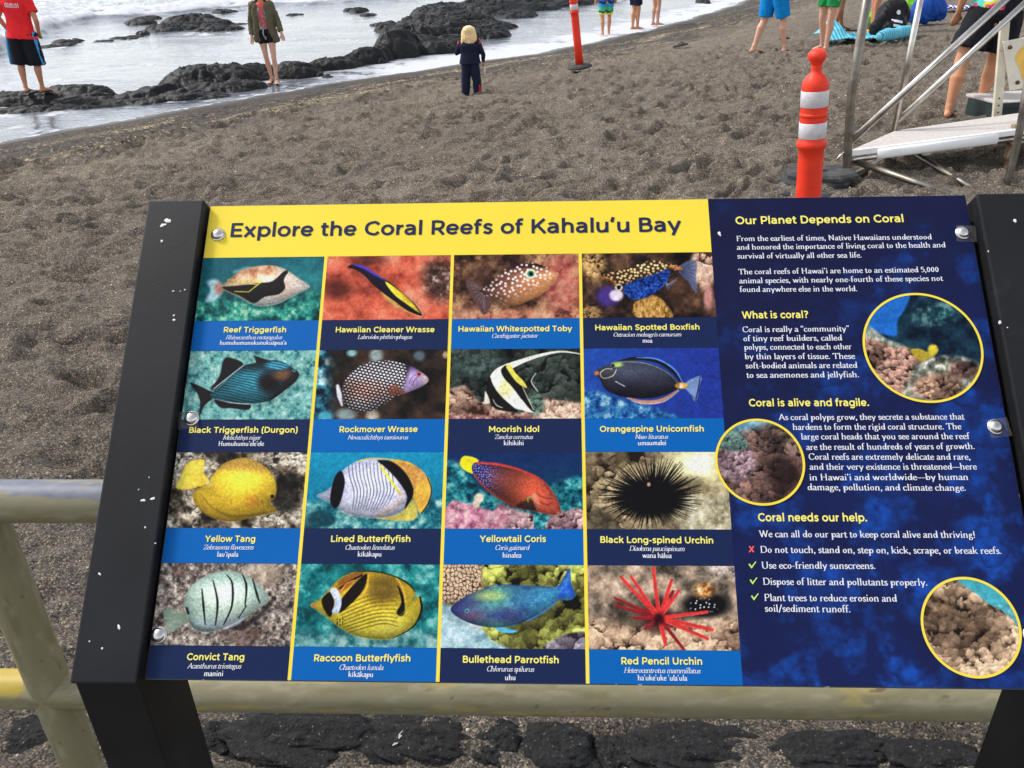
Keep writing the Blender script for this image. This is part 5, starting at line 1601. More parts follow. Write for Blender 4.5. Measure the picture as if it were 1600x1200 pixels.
def water_mat():
    m = bpy.data.materials.new("sea_water")
    m.use_nodes = True
    t = m.node_tree
    N, L = t.nodes.new, t.links.new
    b = t.nodes["Principled BSDF"]
    at = N("ShaderNodeAttribute")
    at.attribute_name = "foam"
    tc = N("ShaderNodeTexCoord")
    mp = N("ShaderNodeMapping")
    mp.inputs["Rotation"].default_value = (0, 0, rad(-35))
    mp.inputs["Scale"].default_value = (.6, 1.6, 1)
    L(tc.outputs["Object"], mp.inputs["Vector"])
    nz = N("ShaderNodeTexNoise")
    nz.inputs["Scale"].default_value, nz.inputs["Detail"].default_value, nz.inputs["Roughness"].default_value = 4.5, 8, .66
    L(mp.outputs[0], nz.inputs["Vector"])
    ad = N("ShaderNodeMath")
    ad.operation = 'ADD'
    L(at.outputs["Fac"], ad.inputs[0])
    L(nz.outputs["Fac"], ad.inputs[1])
    mr = N("ShaderNodeMapRange")
    mr.inputs["From Min"].default_value, mr.inputs["From Max"].default_value = .70, 1.15
    L(ad.outputs[0], mr.inputs["Value"])
    mx = N("ShaderNodeMix")
    mx.data_type = 'RGBA'
    dp = N("ShaderNodeAttribute")
    dp.attribute_name = "Col"
    L(mr.outputs[0], mx.inputs["Factor"])
    L(dp.outputs["Color"], mx.inputs["A"])
    mx.inputs["B"].default_value = (.58, .59, .62, 1)
    L(mx.outputs["Result"], b.inputs["Base Color"])
    r2 = N("ShaderNodeMapRange")
    r2.inputs["To Min"].default_value, r2.inputs["To Max"].default_value = .1, .7
    L(mr.outputs[0], r2.inputs["Value"])
    L(r2.outputs[0], b.inputs["Roughness"])
    b.inputs["IOR"].default_value = 1.33
    b.inputs["Specular IOR Level"].default_value = .26
    w1 = N("ShaderNodeTexNoise")
    w1.inputs["Scale"].default_value, w1.inputs["Detail"].default_value = 7, 5
    L(mp.outputs[0], w1.inputs["Vector"])
    bp = N("ShaderNodeBump")
    bp.inputs["Strength"].default_value, bp.inputs["Distance"].default_value = .38, .03
    L(w1.outputs["Fac"], bp.inputs["Height"])
    L(bp.outputs[0], b.inputs["Normal"])
    return m


shal, deep, sea_ = np.array([.17, .185, .21]), np.array([.075, .09, .11]), np.array([.03, .075, .085])
dk = np.clip(sstep(.46, .68, fbm(X * .4 + .3 * Y, Y * 1.1, 4, 97, .6)) + .8 * sstep(.5, .68, fbm(X * 1.6 + Y, Y * 5.5, 4, 98, .6)), 0, 1)
Cw = shal + (deep - shal) * (dk * .8)[..., None]
fr = sstep(0, 5, beyond - np.interp(pxw, [0, 80, 200, 400, 600], [78, 52, 29, 17, 5]))
Cw = Cw + (sea_ - Cw) * fr[..., None]
q = grid_quads(len(rW), len(angW), True)
sea = mk_np("sea", np.stack([X, Y, Zw], -1).reshape(-1, 3), q[:, ::-1], water_mat(), None, True, {"foam": fo.ravel(), "Col": Cw.reshape(-1, 3)})
sea.data.flip_normals() if sea.data.polygons[3000].normal.z < 0 else None
tag(sea, kind="structure")

# ------------------------------------------------------------------ lava rock
M_lava = pmat("wet_black_lava", rgb(23, 23, 25), .55, .25, var=.4, vscale=3, bump=1.0, bscale=8, bdist=.05, col2=rgb(42, 41, 41), c2scale=2.2, c2lo=.54, c2hi=.7)
M_stone = pmat("porous_lava_stone", rgb(37, 37, 38), .9, .25, var=.45, vscale=60, bump=1.0, bscale=130, bdist=.006, col2=rgb(132, 122, 110), c2scale=120, c2lo=.64, c2hi=.69)


def outcrop(name, lobes, label, cat="rock", group=None, res=.035, seed=1):
    """one mass of lava: overlapping long ropy lobes as a height sheet; lobe = (px, py, half width px, half depth m, height m, tilt deg)"""
    L_ = []
    for px, py, hw, hd, h, tl in lobes:
        c = at_z(px, py, WZ)
        k = (c - CPOS).dot(FW) / FPX
        L_.append((c[0], c[1], hw * k, hd, h * (.72 if py < 80 else .9), rad(tl)))
    A = np.array([(a[0], a[1]) for a in L_])
    R_ = np.array([max(a[2], a[3]) for a in L_])
    lo, hi = (A - R_[:, None]).min(0) - .3, (A + R_[:, None]).max(0) + .3
    nx, ny = [min(700, int((hi[k] - lo[k]) / res)) for k in (0, 1)]
    x, y = np.meshgrid(np.linspace(lo[0], hi[0], nx), np.linspace(lo[1], hi[1], ny), indexing='ij')
    wx, wy = x + .22 * (fbm(x * 1.7, y * 1.7, 4, seed) - .5), y + .22 * (fbm(x * 1.7, y * 1.7, 4, seed + 9) - .5)
    h = np.full(x.shape, -.5)
    for cx, cy, rx, ry, hh, tl in L_:
        dx, dy = wx - cx, wy - cy
        a, b = dx * math.cos(tl) + dy * math.sin(tl), -dx * math.sin(tl) + dy * math.cos(tl)
        d = np.hypot(a / rx, b / ry)
        z = hh * np.sqrt(np.clip(1 - d ** 2.6, 0, 1)) - .6 * np.clip(d - 1, 0, 1) - .04
        h = np.maximum(h, z)
    ra_, rc_ = x * .92 + y * .39, -x * .39 + y * .92      # flow direction of the lava tongues
    rope = np.abs(fbm(ra_ * 1.1, rc_ * 6.5, 4, seed + 3, .55) - .5)
    ter = fbm(ra_ * .9, rc_ * 2.6, 4, seed + 15, .55)
    h = np.where(h > -.1, h * (.62 + .38 * np.floor(ter * 7) / 3.5), h)
    crack = voro(ra_ * 1.1 + 1.2 * fbm(x * 2, y * 2, 3, 4), rc_ * 3.4 + 1.2 * fbm(x * 2, y * 2, 3, 8), seed)
    h = h + (.10 * (fbm(ra_ * 2.2, rc_ * 7, 6, seed + 5, .6) - .5) - .26 * rope * .6 - .10 * sstep(.14, .0, crack[1] - crack[0])) * sstep(-.15, .1, h)
    V = np.stack([x, y, WZ + h], -1)
    q = grid_quads(nx, ny)
    keep = (h.reshape(-1)[q].max(1) > -.16)
    q = q[keep]
    used = np.unique(q)
    mp = np.full(nx * ny, -1)
    mp[used] = np.arange(len(used))
    c = V.reshape(-1, 3)[used].mean(0)
    c[2] = WZ
    o = mk_np(name, V.reshape(-1, 3)[used] - c, mp[q], M_lava, None, True)
    o.location = c
    if o.data.polygons[len(o.data.polygons) // 2].normal.z < 0:
        o.data.flip_normals()
    return tag(o, label, cat, group)


outcrop("lava_outcrop", [(20, 160, 60, .55, .22, 12), (-50, 170, 60, .6, .16, 10), (60, 160, 52, .36, .22, 15), (70, 171, 62, .3, .13, 22), (135, 158, 66, .45, .20, 15), (180, 162, 55, .34, .13, 20), (115, 150, 60, .45, .24, 15), (15, 174, 40, .24, .10, 20),
    (215, 153, 45, .45, .20, 10), (245, 149, 40, .4, .26, 5), (150, 168, 50, .25, .08, 22)], "long low black lava shelf under the bare feet of the man in the red shirt", "rock", seed=11)
outcrop("lava_outcrop", [(335, 126, 84, .7, .40, 14), (300, 138, 56, .42, .34, 16), (390, 121, 60, .5, .33, 8), (345, 142, 72, .36, .22, 18), (292, 153, 42, .3, .22, 15), (462, 119, 42, .36, .36, 4), (375, 138, 45, .36, .22, 15), (250, 149, 26, .3, .26, 0), (330, 152, 40, .26, .14, 12)],
    "rounded ropy black lava mound beside the woman in the olive shirt", "rock", seed=21)
outcrop("lava_rock", [(228, 160, 34, .26, .14, 14), (245, 158, 20, .2, .15, 0)], "small flat dark rock in the shallow channel in front of the left lava shelf", "rock", seed=31)
outcrop("lava_outcrop", [(520, 106, 42, .42, .30, 10), (572, 98, 36, .4, .34, 10), (490, 113, 20, .3, .2, 0), (545, 103, 30, .36, .28, 8), (598, 93, 22, .4, .36, 5)], "narrow chain of black lava lumps between the woman and the large central outcrop", "rock", seed=41)
outcrop("lava_rock", [(503, 118, 18, .22, .16, 5), (512, 121, 13, .16, .1, 0)], "small wet black rock at the sandy side of the narrow lava chain", "rock", seed=43)
outcrop("lava_outcrop", [(620, 87, 42, .5, .55, 8), (660, 80, 36, .5, .50, 16), (700, 74, 52, .6, .48, 20), (640, 66, 40, .8, .62, 20), (690, 58, 60, 1.1, .66, 20), (750, 56, 50, .9, .42, 18), (615, 72, 30, .6, .40, 10), (660, 48, 46, 1.2, .6, 20),
    (720, 40, 60, 1.3, .5, 20), (775, 42, 34, .9, .28, 20), (610, 48, 24, .8, .34, 15), (595, 40, 18, .6, .2, 10), (685, 82, 34, .4, .36, 14)], "large jagged black lava outcrop behind the blonde child", "rock", res=.045, seed=51)
outcrop("lava_outcrop", [(700, 22, 60, 1.6, .5, 12), (760, 20, 60, 1.8, .6, 14), (815, 12, 60, 2.0, .5, 14), (870, 4, 60, 2.2, .5, 14), (730, 30, 40, 1.2, .35, 10), (800, 24, 40, 1.2, .3, 14), (920, -4, 60, 2.4, .5, 14)],
    "far dark lava spit reaching up to the right behind the orange posts", "rock", res=.07, seed=61)
outcrop("lava_rock", [(222, 37, 24, .6, .34, 12), (208, 36, 16, .5, .22, 12), (232, 30, 22, .6, .22, 12)], "far dark rock in the surf, left of the two at the breaking wave", "rock", seed=71, res=.05)
outcrop("lava_outcrop", [(270, 46, 44, .9, .34, 12), (300, 40, 50, 1.0, .48, 12), (335, 40, 30, .8, .34, 5), (345, 47, 38, .6, .26, 12), (375, 38, 20, .5, .12, 10)], "far low lava hump in the water left of the woman's shoulder", "rock", seed=73, res=.05)
outcrop("lava_rock", [(225, 54, 12, .4, .26, 10)], "single small round black rock in front of the far low lava hump", "rock", seed=75)
outcrop("lava_rock", [(100, 70, 22, .6, .22, 10), (75, 74, 20, .5, .14, 10), (118, 66, 14, .4, .16, 0)], "broken dark rock just right of the red shirt man's shorts", "rock", seed=77, res=.05)
outcrop("lava_rock", [(195, 60, 30, .5, .12, 12), (160, 64, 24, .4, .10, 12), (210, 58, 14, .4, .14, 12)], "thin strip of rubble breaking the surface behind the left lava shelf", "rock", seed=79, res=.05)
outcrop("lava_rock", [(350, 20, 22, .7, .24, 8), (322, 20, 8, .5, .3, 0)], "far rock at the edge of the breaking wave near the woman's head", "rock", seed=81, res=.06)
outcrop("lava_rock", [(460, 24, 14, .5, .16, 5)], "flat far rock just right of the woman's shoulder", "rock", seed=83, res=.06)
outcrop("lava_rock", [(560, 18, 16, .6, .28, 5), (545, 17, 10, .4, .2, 5), (575, 24, 16, .5, .14, 5)], "pair of far boulders left of the large central outcrop", "rock", seed=85, res=.06)
outcrop("lava_rock", [(1100, 4, 10, .8, .3, 5)], "dark far boulder in the water beyond the bare legged wader", "rock", seed=87, res=.06)
M_whiterock = pmat("pale_stone", rgb(205, 205, 208), .8, var=.2, vscale=20, bump=.4, bscale=20)

# half buried edging stones at the foot of the rail
STL = [("first", (-8, 95, 1112, 1160)), ("", (296, 366, 1124, 1182)), ("", (366, 566, 1112, 1182)), ("", (572, 724, 1120, 1180)), ("", (745, 812, 1116, 1184)), ("", (818, 926, 1124, 1190)), ("", (928, 984, 1132, 1200)), ("", (986, 1190, 1130, 1192)), ("", (1210, 1385, 1142, 1192)), ("", (1392, 1540, 1150, 1200))]
SLAB = ["dark lava edging stone at the far left, between the rail post and the photo's edge", "small dark edging stone beside the board's left leg", "largest broad dark edging stone under the convict tang and raccoon pictures",
        "dark edging stone below the gap between raccoon and parrotfish pictures, next to a pale scrap", "small narrow dark edging stone under the parrotfish caption", "dark edging stone under the left of the red urchin caption",
        "narrowest dark edging stone under the red urchin caption", "broad pitted edging stone under the left corner of the navy text side", "pitted dark edging stone below the middle of the navy text side", "pale sandy edging stone beside the board's right leg"]
for (nm, (xa, xb, ya, yb)), lb in zip(STL, SLAB):
    a, b = at_z((xa + xb) / 2, ya, .02), at_z((xa + xb) / 2, yb + 12, 0)
    l, r = at_z(xa, (ya + yb) / 2, .02), at_z(xb, (ya + yb) / 2, .02)
    cx, cy = (l[0] + r[0]) / 2, (a[1] + b[1]) / 2
    rx, ry = (r[0] - l[0]) / 2 * 1.1, abs(a[1] - b[1]) / 2 + .012
    n, m = 46, 64
    V, F = [], []
    for i in range(n + 1):
        for j in range(m):
            th, ph = math.pi * .62 * i / n, 2 * math.pi * j / m
            d = np.array([math.sin(th) * math.cos(ph), math.sin(th) * math.sin(ph), math.cos(th)])
            pw = (abs(d[0]) ** 2.6 + abs(d[1]) ** 2.6 + abs(d[2]) ** 2.6) ** (-1 / 2.6)
            V.append(d * pw)
    V = np.array(V)
    sd_ = int(xa) % 97
    k = 1.02 + .85 * (fbm(V[:, 0] * 1.8 + 3 * V[:, 2] + 9, V[:, 1] * 1.8 + 5, 4, sd_, .6) - .5) + .2 * (fbm(V[:, 0] * 9 + V[:, 2] * 4, V[:, 1] * 9, 3, sd_ + 5, .7) - .5)
    V = V * k[:, None] * [rx, ry, .030]
    for i in range(n):
        for j in range(m):
            F.append((i * m + j, (i + 1) * m + j, (i + 1) * m + (j + 1) % m, i * m + (j + 1) % m))
    o = mk("edging_stone", V, F, M_stone, None, True)
    o.location = (cx, cy, ground(cx, cy) - .016)
    o.rotation_euler = (0, 0, random.Random(sd_).uniform(-.12, .12))
    tag(o, lb, "stone", "lava edging stones under the rail")

# pebbles and shell bits strewn over the sand near the rail: one uncountable scatter
M_peb = pmat("shell_bits", None, .8, attr="Col")
rg2 = np.random.default_rng(3)
mbv, mbf, mbc = [], [], []
for k in range(1500):
    if k < 700:
        x, y, s = rg2.uniform(-1.4, 1.3), rg2.uniform(.38, 1.1), rg2.uniform(.0018, .0048)
    else:
        r, a = math.sqrt(rg2.uniform(1.2 ** 2, 12 ** 2)), rg2.uniform(-.6, .6)
        x, y, s = CPOS[0] + r * math.sin(a), CPOS[1] + r * math.cos(a), rg2.uniform(.003, .010) * (.5 + r / 12)
    z = ground(x, y) - .2 * s
    c = [(.55, .52, .47), (.36, .30, .23), (.6, .58, .55), (.10, .10, .10), (.45, .28, .2)][rg2.integers(5)]
    o_ = len(mbv)
    t = rg2.uniform(0, 6.28)
    e = rg2.uniform(.5, 1.2)
    for dx, dy, dz in ((1, 0, 0), (0, e, 0), (-1, .1, 0), (0, -e, 0), (.1, 0, .7), (0, .1, -.7)):
        mbv.append((x + s * (dx * math.cos(t) - dy * math.sin(t)), y + s * (dx * math.sin(t) + dy * math.cos(t)), z + s * dz))
        mbc.append(c)
    for a_, b_ in ((0, 1), (1, 2), (2, 3), (3, 0)):
        mbf.append((o_ + a_, o_ + b_, o_ + 4, o_ + 4))
        mbf.append((o_ + b_, o_ + a_, o_ + 5, o_ + 5))
me = bpy.data.meshes.new("shell_bits")
me.from_pydata(mbv, [], [f[:3] for f in mbf])
at = me.attributes.new("Col", 'FLOAT_COLOR', 'POINT')
at.data.foreach_set("color", np.c_[np.array(mbc), np.ones(len(mbc))].astype(np.float32).ravel())
me.materials.append(M_peb)
o = bpy.data.objects.new("shell_bits", me)
COL.objects.link(o)
tag(o, "pale shell bits and pebbles strewn over the dark sand", "pebbles", kind="stuff")

# ------------------------------------------------------------------ pipe rail
M_rail = pmat("weathered_cream_paint", None, .5, .4, attr="Col", var=.06, vscale=30, bump=.25, bscale=60, bdist=.002)


def pipe(name, a, b, r, parent, seed, wear=0.0, yellow=0.0):
    a, b = np.array(a, float), np.array(b, float)
    L_ = np.linalg.norm(b - a)
    d = (b - a) / L_
    s = np.cross(d, [0, 0, 1.0]) if abs(d[2]) < .9 else np.cross(d, [0, 1.0, 0])
    s /= np.linalg.norm(s)
    u = np.cross(s, d)
    n, m = int(L_ / .006) + 2, 56
    t, ph = np.meshgrid(np.linspace(0, L_, n), np.linspace(0, 2 * np.pi, m, endpoint=False), indexing='ij')
    rr = r * (1 + .012 * (fbm(t * 40, ph * 3, 3, seed) - .5))
    V = a + d * t[..., None] + s * (np.cos(ph) * rr)[..., None] + u * (np.sin(ph) * rr)[..., None]
    C = np.empty(V.shape)
    C[:] = lin(np.array([134, 128, 100]) / 255)
    st = fbm(t * 9, ph * 1.6, 4, seed + 1, .6)
    C = C + (lin(np.array([112, 104, 72]) / 255) - C) * (sstep(.5, .75, st) * .55)[..., None]
    C = C + (lin(np.array([160, 154, 132]) / 255) - C) * (sstep(.55, .7, fbm(t * 22, ph * 3, 4, seed + 2, .6)) * .4)[..., None]
    if wear:
        up_ = np.sin(ph)
        w = sstep(.12, .3, up_ - .55 + .9 * (fbm(t * 11, ph * 2.2, 5, seed + 3, .62) - .5)) * wear
        bare = lin(np.array([104, 108, 122]) / 255) * (.75 + .5 * fbm(t * 60, ph * 4, 3, 7))[..., None]
        C = C + (bare - C) * w[..., None]
    if yellow:
        w = sstep(.66, .70, fbm(t * 8 + 3, ph * 1.3, 3, seed + 4)) * yellow
        bare_ = sstep(.02, .0, np.abs(t - (at_y(8, 1070, .3)[0] - a[0])) - .035 + .05 * (fbm(t * 30, ph * 3, 3, 9) - .5)) * sstep(-.3, .2, np.sin(ph - .5))
        w = np.maximum(w, bare_)
        C = C + (lin(np.array([180, 156, 58]) / 255) - C) * w[..., None]
    chip = sstep(.84, .86, fbm(t * 26, ph * 4, 3, seed + 6)) * .8
    C = C + (lin(np.array([96, 74, 52]) / 255) - C) * chip[..., None]
    caps = [(0, r * .6), (L_, r * .6)]
    o = mk_np(name, V.reshape(-1, 3), grid_quads(n, m, True), M_rail, parent, True, {"Col": C.reshape(-1, 3)})
    return o


rail = tag(empty("pipe_rail", (0, .3, 0)), "weathered cream painted pipe rail with peeling top behind the board", "railing")
RY = .3


def rp(x, z):
    return (x, 0.0, z)


ztop = at_y(80, 783, RY)[2]
zl = at_y(60, 1073, RY)[2]
zr = at_y(1000, 1092, RY)[2]
pipe("top_rail", rp(-2.6, ztop), rp(2.4, ztop), .0362, rail, 3, wear=1.0)
pipe("lower_rail", rp(-2.6, (zl + zr) / 2), rp(2.4, (zl + zr) / 2), .0372, rail, 23, yellow=.3)
for px in (32,):
    xp = at_y(px, 956, RY)[0]
for x in (xp, xp + 2.55, xp - 1.5):
    pipe("rail_post", rp(x, -.15), rp(x, ztop), .0375, rail, 43 + int(x * 10))

# ------------------------------------------------------------------ orange delineator posts
M_orange = pmat("orange_plastic", rgb(236, 58, 32), .5, .35, var=.12, vscale=14, col2=rgb(206, 92, 70), c2scale=22, c2lo=.58, c2hi=.76)
M_band = pmat("white_reflective_band", rgb(206, 202, 206), .4, .4, var=.10, vscale=60, col2=rgb(150, 144, 142), c2scale=16, c2lo=.58, c2hi=.74)
M_rub = pmat("black_rubber", rgb(58, 60, 62), .85, .3, var=.3, vscale=18, bump=.3, bscale=120, col2=rgb(96, 92, 86), c2scale=14, c2lo=.5, c2hi=.75)


def delineator():
    r = empty("orange_post")
    g = .03
    body = [(.056, .02), (.0535, .35), (.0525, .66), (.0525, .708), (.061, .716), (.0625, .728), (.060, .742), (.055, .75), (.0545, .80), (.0545, .960), (.0545, .985), (.051, 1.006), (.036, 1.028), (.024, 1.040), (.0205, 1.052), (.0235, 1.060), (.0205, 1.068), (.022, 1.076), (.033, 1.094), (.0375, 1.108), (.0365, 1.122), (.026, 1.134), (.008, 1.139)]
    mk("post_body", *lathe(body, 36), M_orange, r, True)
    for a, b in ((.758, .828), (.896, .966)):
        mk("reflective_band", *lathe([(.0548, a), (.0562, a + .002), (.0562, b - .002), (.0548, b)], 36), M_band, r, True)
    mk("seam_ring", *lathe([(.0546, .852), (.0562, .857), (.0562, .865), (.0546, .87)], 36), M_orange, r, True)
    mk("rubber_foot", *lathe([(.17, 0), (.175, .02), (.15, .04), (.07, .05), (.058, .052)], 8), M_rub, r)
    return r


def copy_tree(o, parent=None):
    c = o.copy()
    COL.objects.link(c)
    c.parent = parent
    for ch in list(o.children):
        copy_tree(ch, c)
    return c


d1 = delineator()
tx, bx = at_y(1278, 76, 3.0), at_y(1263, 305, 3.0)
zb = ground(1.185, 3.0)
lean = math.atan2(bx[0] - tx[0], tx[2] - bx[2])
base_x = tx[0] + math.tan(lean) * (tx[2] - zb)
d1.location = (base_x, 3.0, zb)
k = (tx[2] - zb) / math.cos(lean) / 1.139
d1.scale = (1.04, 1.04, k)
d1.rotation_euler = (0, -lean, 0)
tag(d1, "near orange plastic post with knob top and two white bands, right behind the board", "traffic post", "orange traffic posts on the sand")
d2 = copy_tree(d1)
h = hit(906, 113)
d2.location = (h[0], h[1], ground(h[0], h[1]) + .06)
d2.scale = (1.12, 1.12, 1.12)
d2.rotation_euler = (rad(-2), rad(-7), .7)
tag(d2, "far orange plastic post near the waterline, cut off by the photo's top", "traffic post", "orange traffic posts on the sand")


def hexplate(mb, c, r, z0, z1, rot, sq=.75):
    pr = []
    n = 8
    for k in range(n):
        a = rot + 2 * math.pi * (k + .5) / n
        pr.append((c[0] + r * math.cos(a), c[1] + r * sq * math.sin(a)))
    V = [(x, y, z0) for x, y in pr] + [(x, y, z0 + (z1 - z0) * .6) for x, y in pr] + [(c[0] + (x - c[0]) * .9, c[1] + (y - c[1]) * .9, z1) for x, y in pr]
    h = [(c[0] + .045 * math.cos(2 * math.pi * (k + .5) / n + rot), c[1] + .04 * math.sin(2 * math.pi * (k + .5) / n + rot)) for k in range(n)]
    V += [(x, y, z1) for x, y in h] + [(x, y, z0) for x, y in h]
    F = []
    for i in range(4):
        for k in range(n):
            k2 = (k + 1) % n
            F.append((i * n + k, i * n + k2, (i + 1) * n + k2, (i + 1) * n + k))
    mb.add(V, F)


h0 = hit(1268, 290)
GSZ = ground(h0[0], h0[1])
for i, (dx, dy, lb) in enumerate(((-.03, -.12, "lowest black rubber post base of the stack, half in the sand"), (.02, .0, "middle black rubber post base of the stack behind the near orange post"), (.06, .02, "topmost black rubber post base of the stack, with its round hole in view"))):
    mb = MB()
    hexplate(mb, (0, 0), .255, 0, .038, .1 + .3 * i)
    o = mb.build("rubber_base", M_rub)
    o.location = (h0[0] + dx, h0[1] + dy, GSZ - .035 + .04 * i)
    tag(o, lb, "rubber base", "stacked rubber post bases")

# ------------------------------------------------------------------ steel tube stand with the white step
M_ss = pmat("stainless_tube", (.58, .55, .51), .3, metal=1.0, var=.25, vscale=9, col2=(.30, .26, .21), c2scale=7, c2lo=.5, c2hi=.75)
M_ssd = pmat("dark_steel_tube", (.24, .22, .19), .42, metal=1.0, var=.3, vscale=12, col2=(.16, .12, .09), c2scale=9, c2lo=.5, c2hi=.7)  # darker tone of the tube steel, for front upright, braces and side leg
M_fib = pmat("white_fibreglass", rgb(248, 247, 245), .45, .4, var=.05, vscale=8)
M_tread = pmat("sandy_tread", rgb(196, 190, 186), .9, .2, var=.15, vscale=40, col2=rgb(140, 128, 116), c2scale=160, c2lo=.5, c2hi=.66)
M_rust = pmat("rusty_steel", rgb(168, 150, 118), .7, var=.2, vscale=20, col2=rgb(104, 56, 28), c2scale=9, c2lo=.45, c2hi=.55)
A0 = at_y(1319, 277, 5.1)
A0[2] = ground(A0[0], A0[1]) + .02
stand = tag(empty("step_stand", tuple(A0)), "stainless tube stand with handrails and a sandy white step board", "steel stand")


def rel(p):
    return tuple(np.array(p) - A0)


YA, YB = 5.1, 5.75
A1, A2 = at_y(1330, 150, YA), at_y(1366, -70, YA)
mk("front_upright", *tube(arc_path([rel(at_y(1395, 246, YB - .15)), rel(at_y(1322, 281, YA)), rel(A1), rel(A2)], .08), .029, 16), M_ssd, stand, True)
B0, B2 = at_y(1392, 232, YB), at_y(1452, -70, YB)
mk("rear_upright", *tube([rel(B0), rel(B2)], .021, 16), M_ss, stand, True)
mk("handrail", *tube([rel(at_y(1329, 221, YA)), rel(at_y(1610, -36, YA + .2))], .023, 16), M_ss, stand, True)
mk("handrail", *tube([rel(at_y(1402, 190, YB)), rel(at_y(1640, -31, YB + .2))], .022, 16), M_ss, stand, True)
ZP = .19
fl, fr, bl, br = at_y(1325, 236, YA + .02), at_y(1640, 196, YA + .32), at_y(1398, 204, YB), at_y(1650, 168, YB + .5)
up3 = np.array([0, 0, 1.0])
mk("step_board", *hexa([rel(p + up3 * dz) for dz in (-.028, 0) for p in (fl, fr, br, bl)], .006), M_tread, stand)
g0, g1 = fl + (fr - fl) * .012, fl + (fr - fl) * .99
of = np.array([0, -.022, 0])
mk("board_lip", *hexa([rel(p) for p in (g0 + of + up3 * -.034, g1 + of + up3 * -.034, g1 + up3 * -.034 - of * .1, g0 + up3 * -.034 - of * .1, g0 + of + up3 * .006, g1 + of + up3 * .006, g1 + up3 * .006 - of * .1, g0 + up3 * .006 - of * .1)], .004), M_fib, stand)
l0, l1 = fl + (fr - fl) * .14, fl + (fr - fl) * .73
mk("lip_sleeve", *loft([rel(l0 + up3 * -.04 + of * 1.5), rel(l1 + up3 * -.04 + of * 1.5)], [(.016, .034)] * 2, 16, (0, 0, 1), False), M_fib, stand, True)
mk("board_tube", *tube([rel(fl + up3 * -.062 + of * .4), rel(fr + up3 * -.062 + of * .4)], .019, 14), M_ss, stand, True)
mk("brace", *tube([rel(fl + up3 * -.07 + np.array([.05, .02, 0])), rel(at_y(1560, 330, 4.45))], .023, 14), M_ssd, stand, True)
mk("brace", *tube([rel(at_y(1425, 238, YA + .3)), rel(at_y(1566, 322, 4.6))], .021, 14), M_ssd, stand, True)
mk("side_leg", *tube(arc_path([rel(at_y(1566, 312, 4.85)), rel(at_y(1590, 226, 4.85)), rel(at_y(1612, 90, 4.85))], .2), .024, 14), M_ssd, stand, True)
mk("support_leg", *box(np.array(rel(at_y(1573, 255, YA + .35))) + [0, 0, 0], (.05, .05, .55), .003), M_rust, stand)
hk = at_y(1313, 243, YA)
mk("hook", *tube([rel(at_y(1322, 236, YA)), rel(hk), rel(at_y(1307, 250, YA - .01))], .008, 8), M_ss, stand, True)

# weathered notice plate on its post, and the green box behind the stand
plate = empty("notice_board")
YP = 6.25
p0 = at_y(1585, 140, YP)
gx = ground(p0[0] + .0, YP)
plate.location = (p0[0], YP, gx)
tag(plate, "rust stained white notice plate with a faded yellow patch on a drilled white post", "notice board")


def prel(p):
    return np.array(p) - np.array(plate.location)


M_platew = pmat("stained_white_enamel", rgb(226, 220, 204), .45, .4, var=.12, vscale=9, col2=rgb(196, 160, 108), c2scale=6, c2lo=.62, c2hi=.8)
M_platey = pmat("faded_yellow_patch", rgb(240, 196, 96), .5, .3, var=.15, vscale=14)
M_postw = pmat("white_drilled_post", rgb(212, 204, 182), .5, var=.12, vscale=12, col2=rgb(150, 100, 60), c2scale=14, c2lo=.64, c2hi=.74)
M_rustb = pmat("rusty_bolt", rgb(88, 48, 28), .8, var=.3, vscale=60)
a, b = prel(at_y(1574, 58, YP)), prel(at_y(1572, 139, YP))
w = .62
c8 = [b, b + [w, 0, .01], b + [w, .012, .01], b + [0, .012, 0], a, a + [w, 0, .01], a + [w, .012, .01], a + [0, .012, 0]]
pb = mk("plate", *hexa(c8, .003), M_platew, plate)
cxp = a * .5 + b * .5 + np.array([.34, -.003, .02])
V = [cxp] + [cxp + [(.27 + .02 * math.sin(5 * t)) * math.cos(t), 0, (.2 + .02 * math.cos(3 * t)) * math.sin(t)] for t in np.linspace(0, 2 * math.pi, 40, endpoint=False)]
V = [(x, y, min(max(z, b[2] + .02), a[2] - .02)) for x, y, z in V]
mk("faded_patch", V, [(0, 1 + k, 1 + (k + 1) % 40) for k in range(40)], M_platey, pb)
for q in (a + [.055, -.004, -.05], b + [.05, -.004, .055]):
    mk("bolt", *loft([q, q + [0, -.012, 0]], [.016, .013], 10), M_rustb, pb, True)
pt = prel(at_y(1583, 26, YP))
mk("post", *box((pt[0] + .012, .035, pt[2] / 2), (.065, .035, pt[2] + .0), .003), M_postw, plate)
for k in range(6):
    z = b[2] - .05 - .055 * k
    if z > .05:
        mk("drilled_hole", *loft([(pt[0] + .012, .0174, z), (pt[0] + .012, .0168, z)], [.008, .007], 10, round_ends=False), M_rustb, plate)
LEAN = rad(9)
plate.rotation_euler = (0, -LEAN, 0)
plate.location.x += math.tan(LEAN) * (at_y(1574, 98, YP)[2] - gx)
M_dgreen = pmat("dark_green_paint", rgb(24, 46, 44), .5, var=.2, vscale=10)
gb = empty("storage_box")
q0, q1 = hit(1556, 194), hit(1650, 184)
gb.location = tuple(q0)
rz = math.atan2(q1[1] - q0[1], q1[0] - q0[0]) * .6
gb.rotation_euler = (0, 0, rz)
tag(gb, "dark green low box with a sandy grey lid behind the steel stand", "box")
mk("box_body", *box((.45, .22, .07), (.9, .44, .16), .008), M_dgreen, gb)
mk("lid", *box((.45, .22, .17), (.93, .48, .03), .01), M_tread, gb)
mk("lid_trim", *box((.45, -.026, .155), (.94, .012, .045), .003), M_dgreen, gb)

# ================================================================== PEOPLE
from mathutils.bvhtree import BVHTree


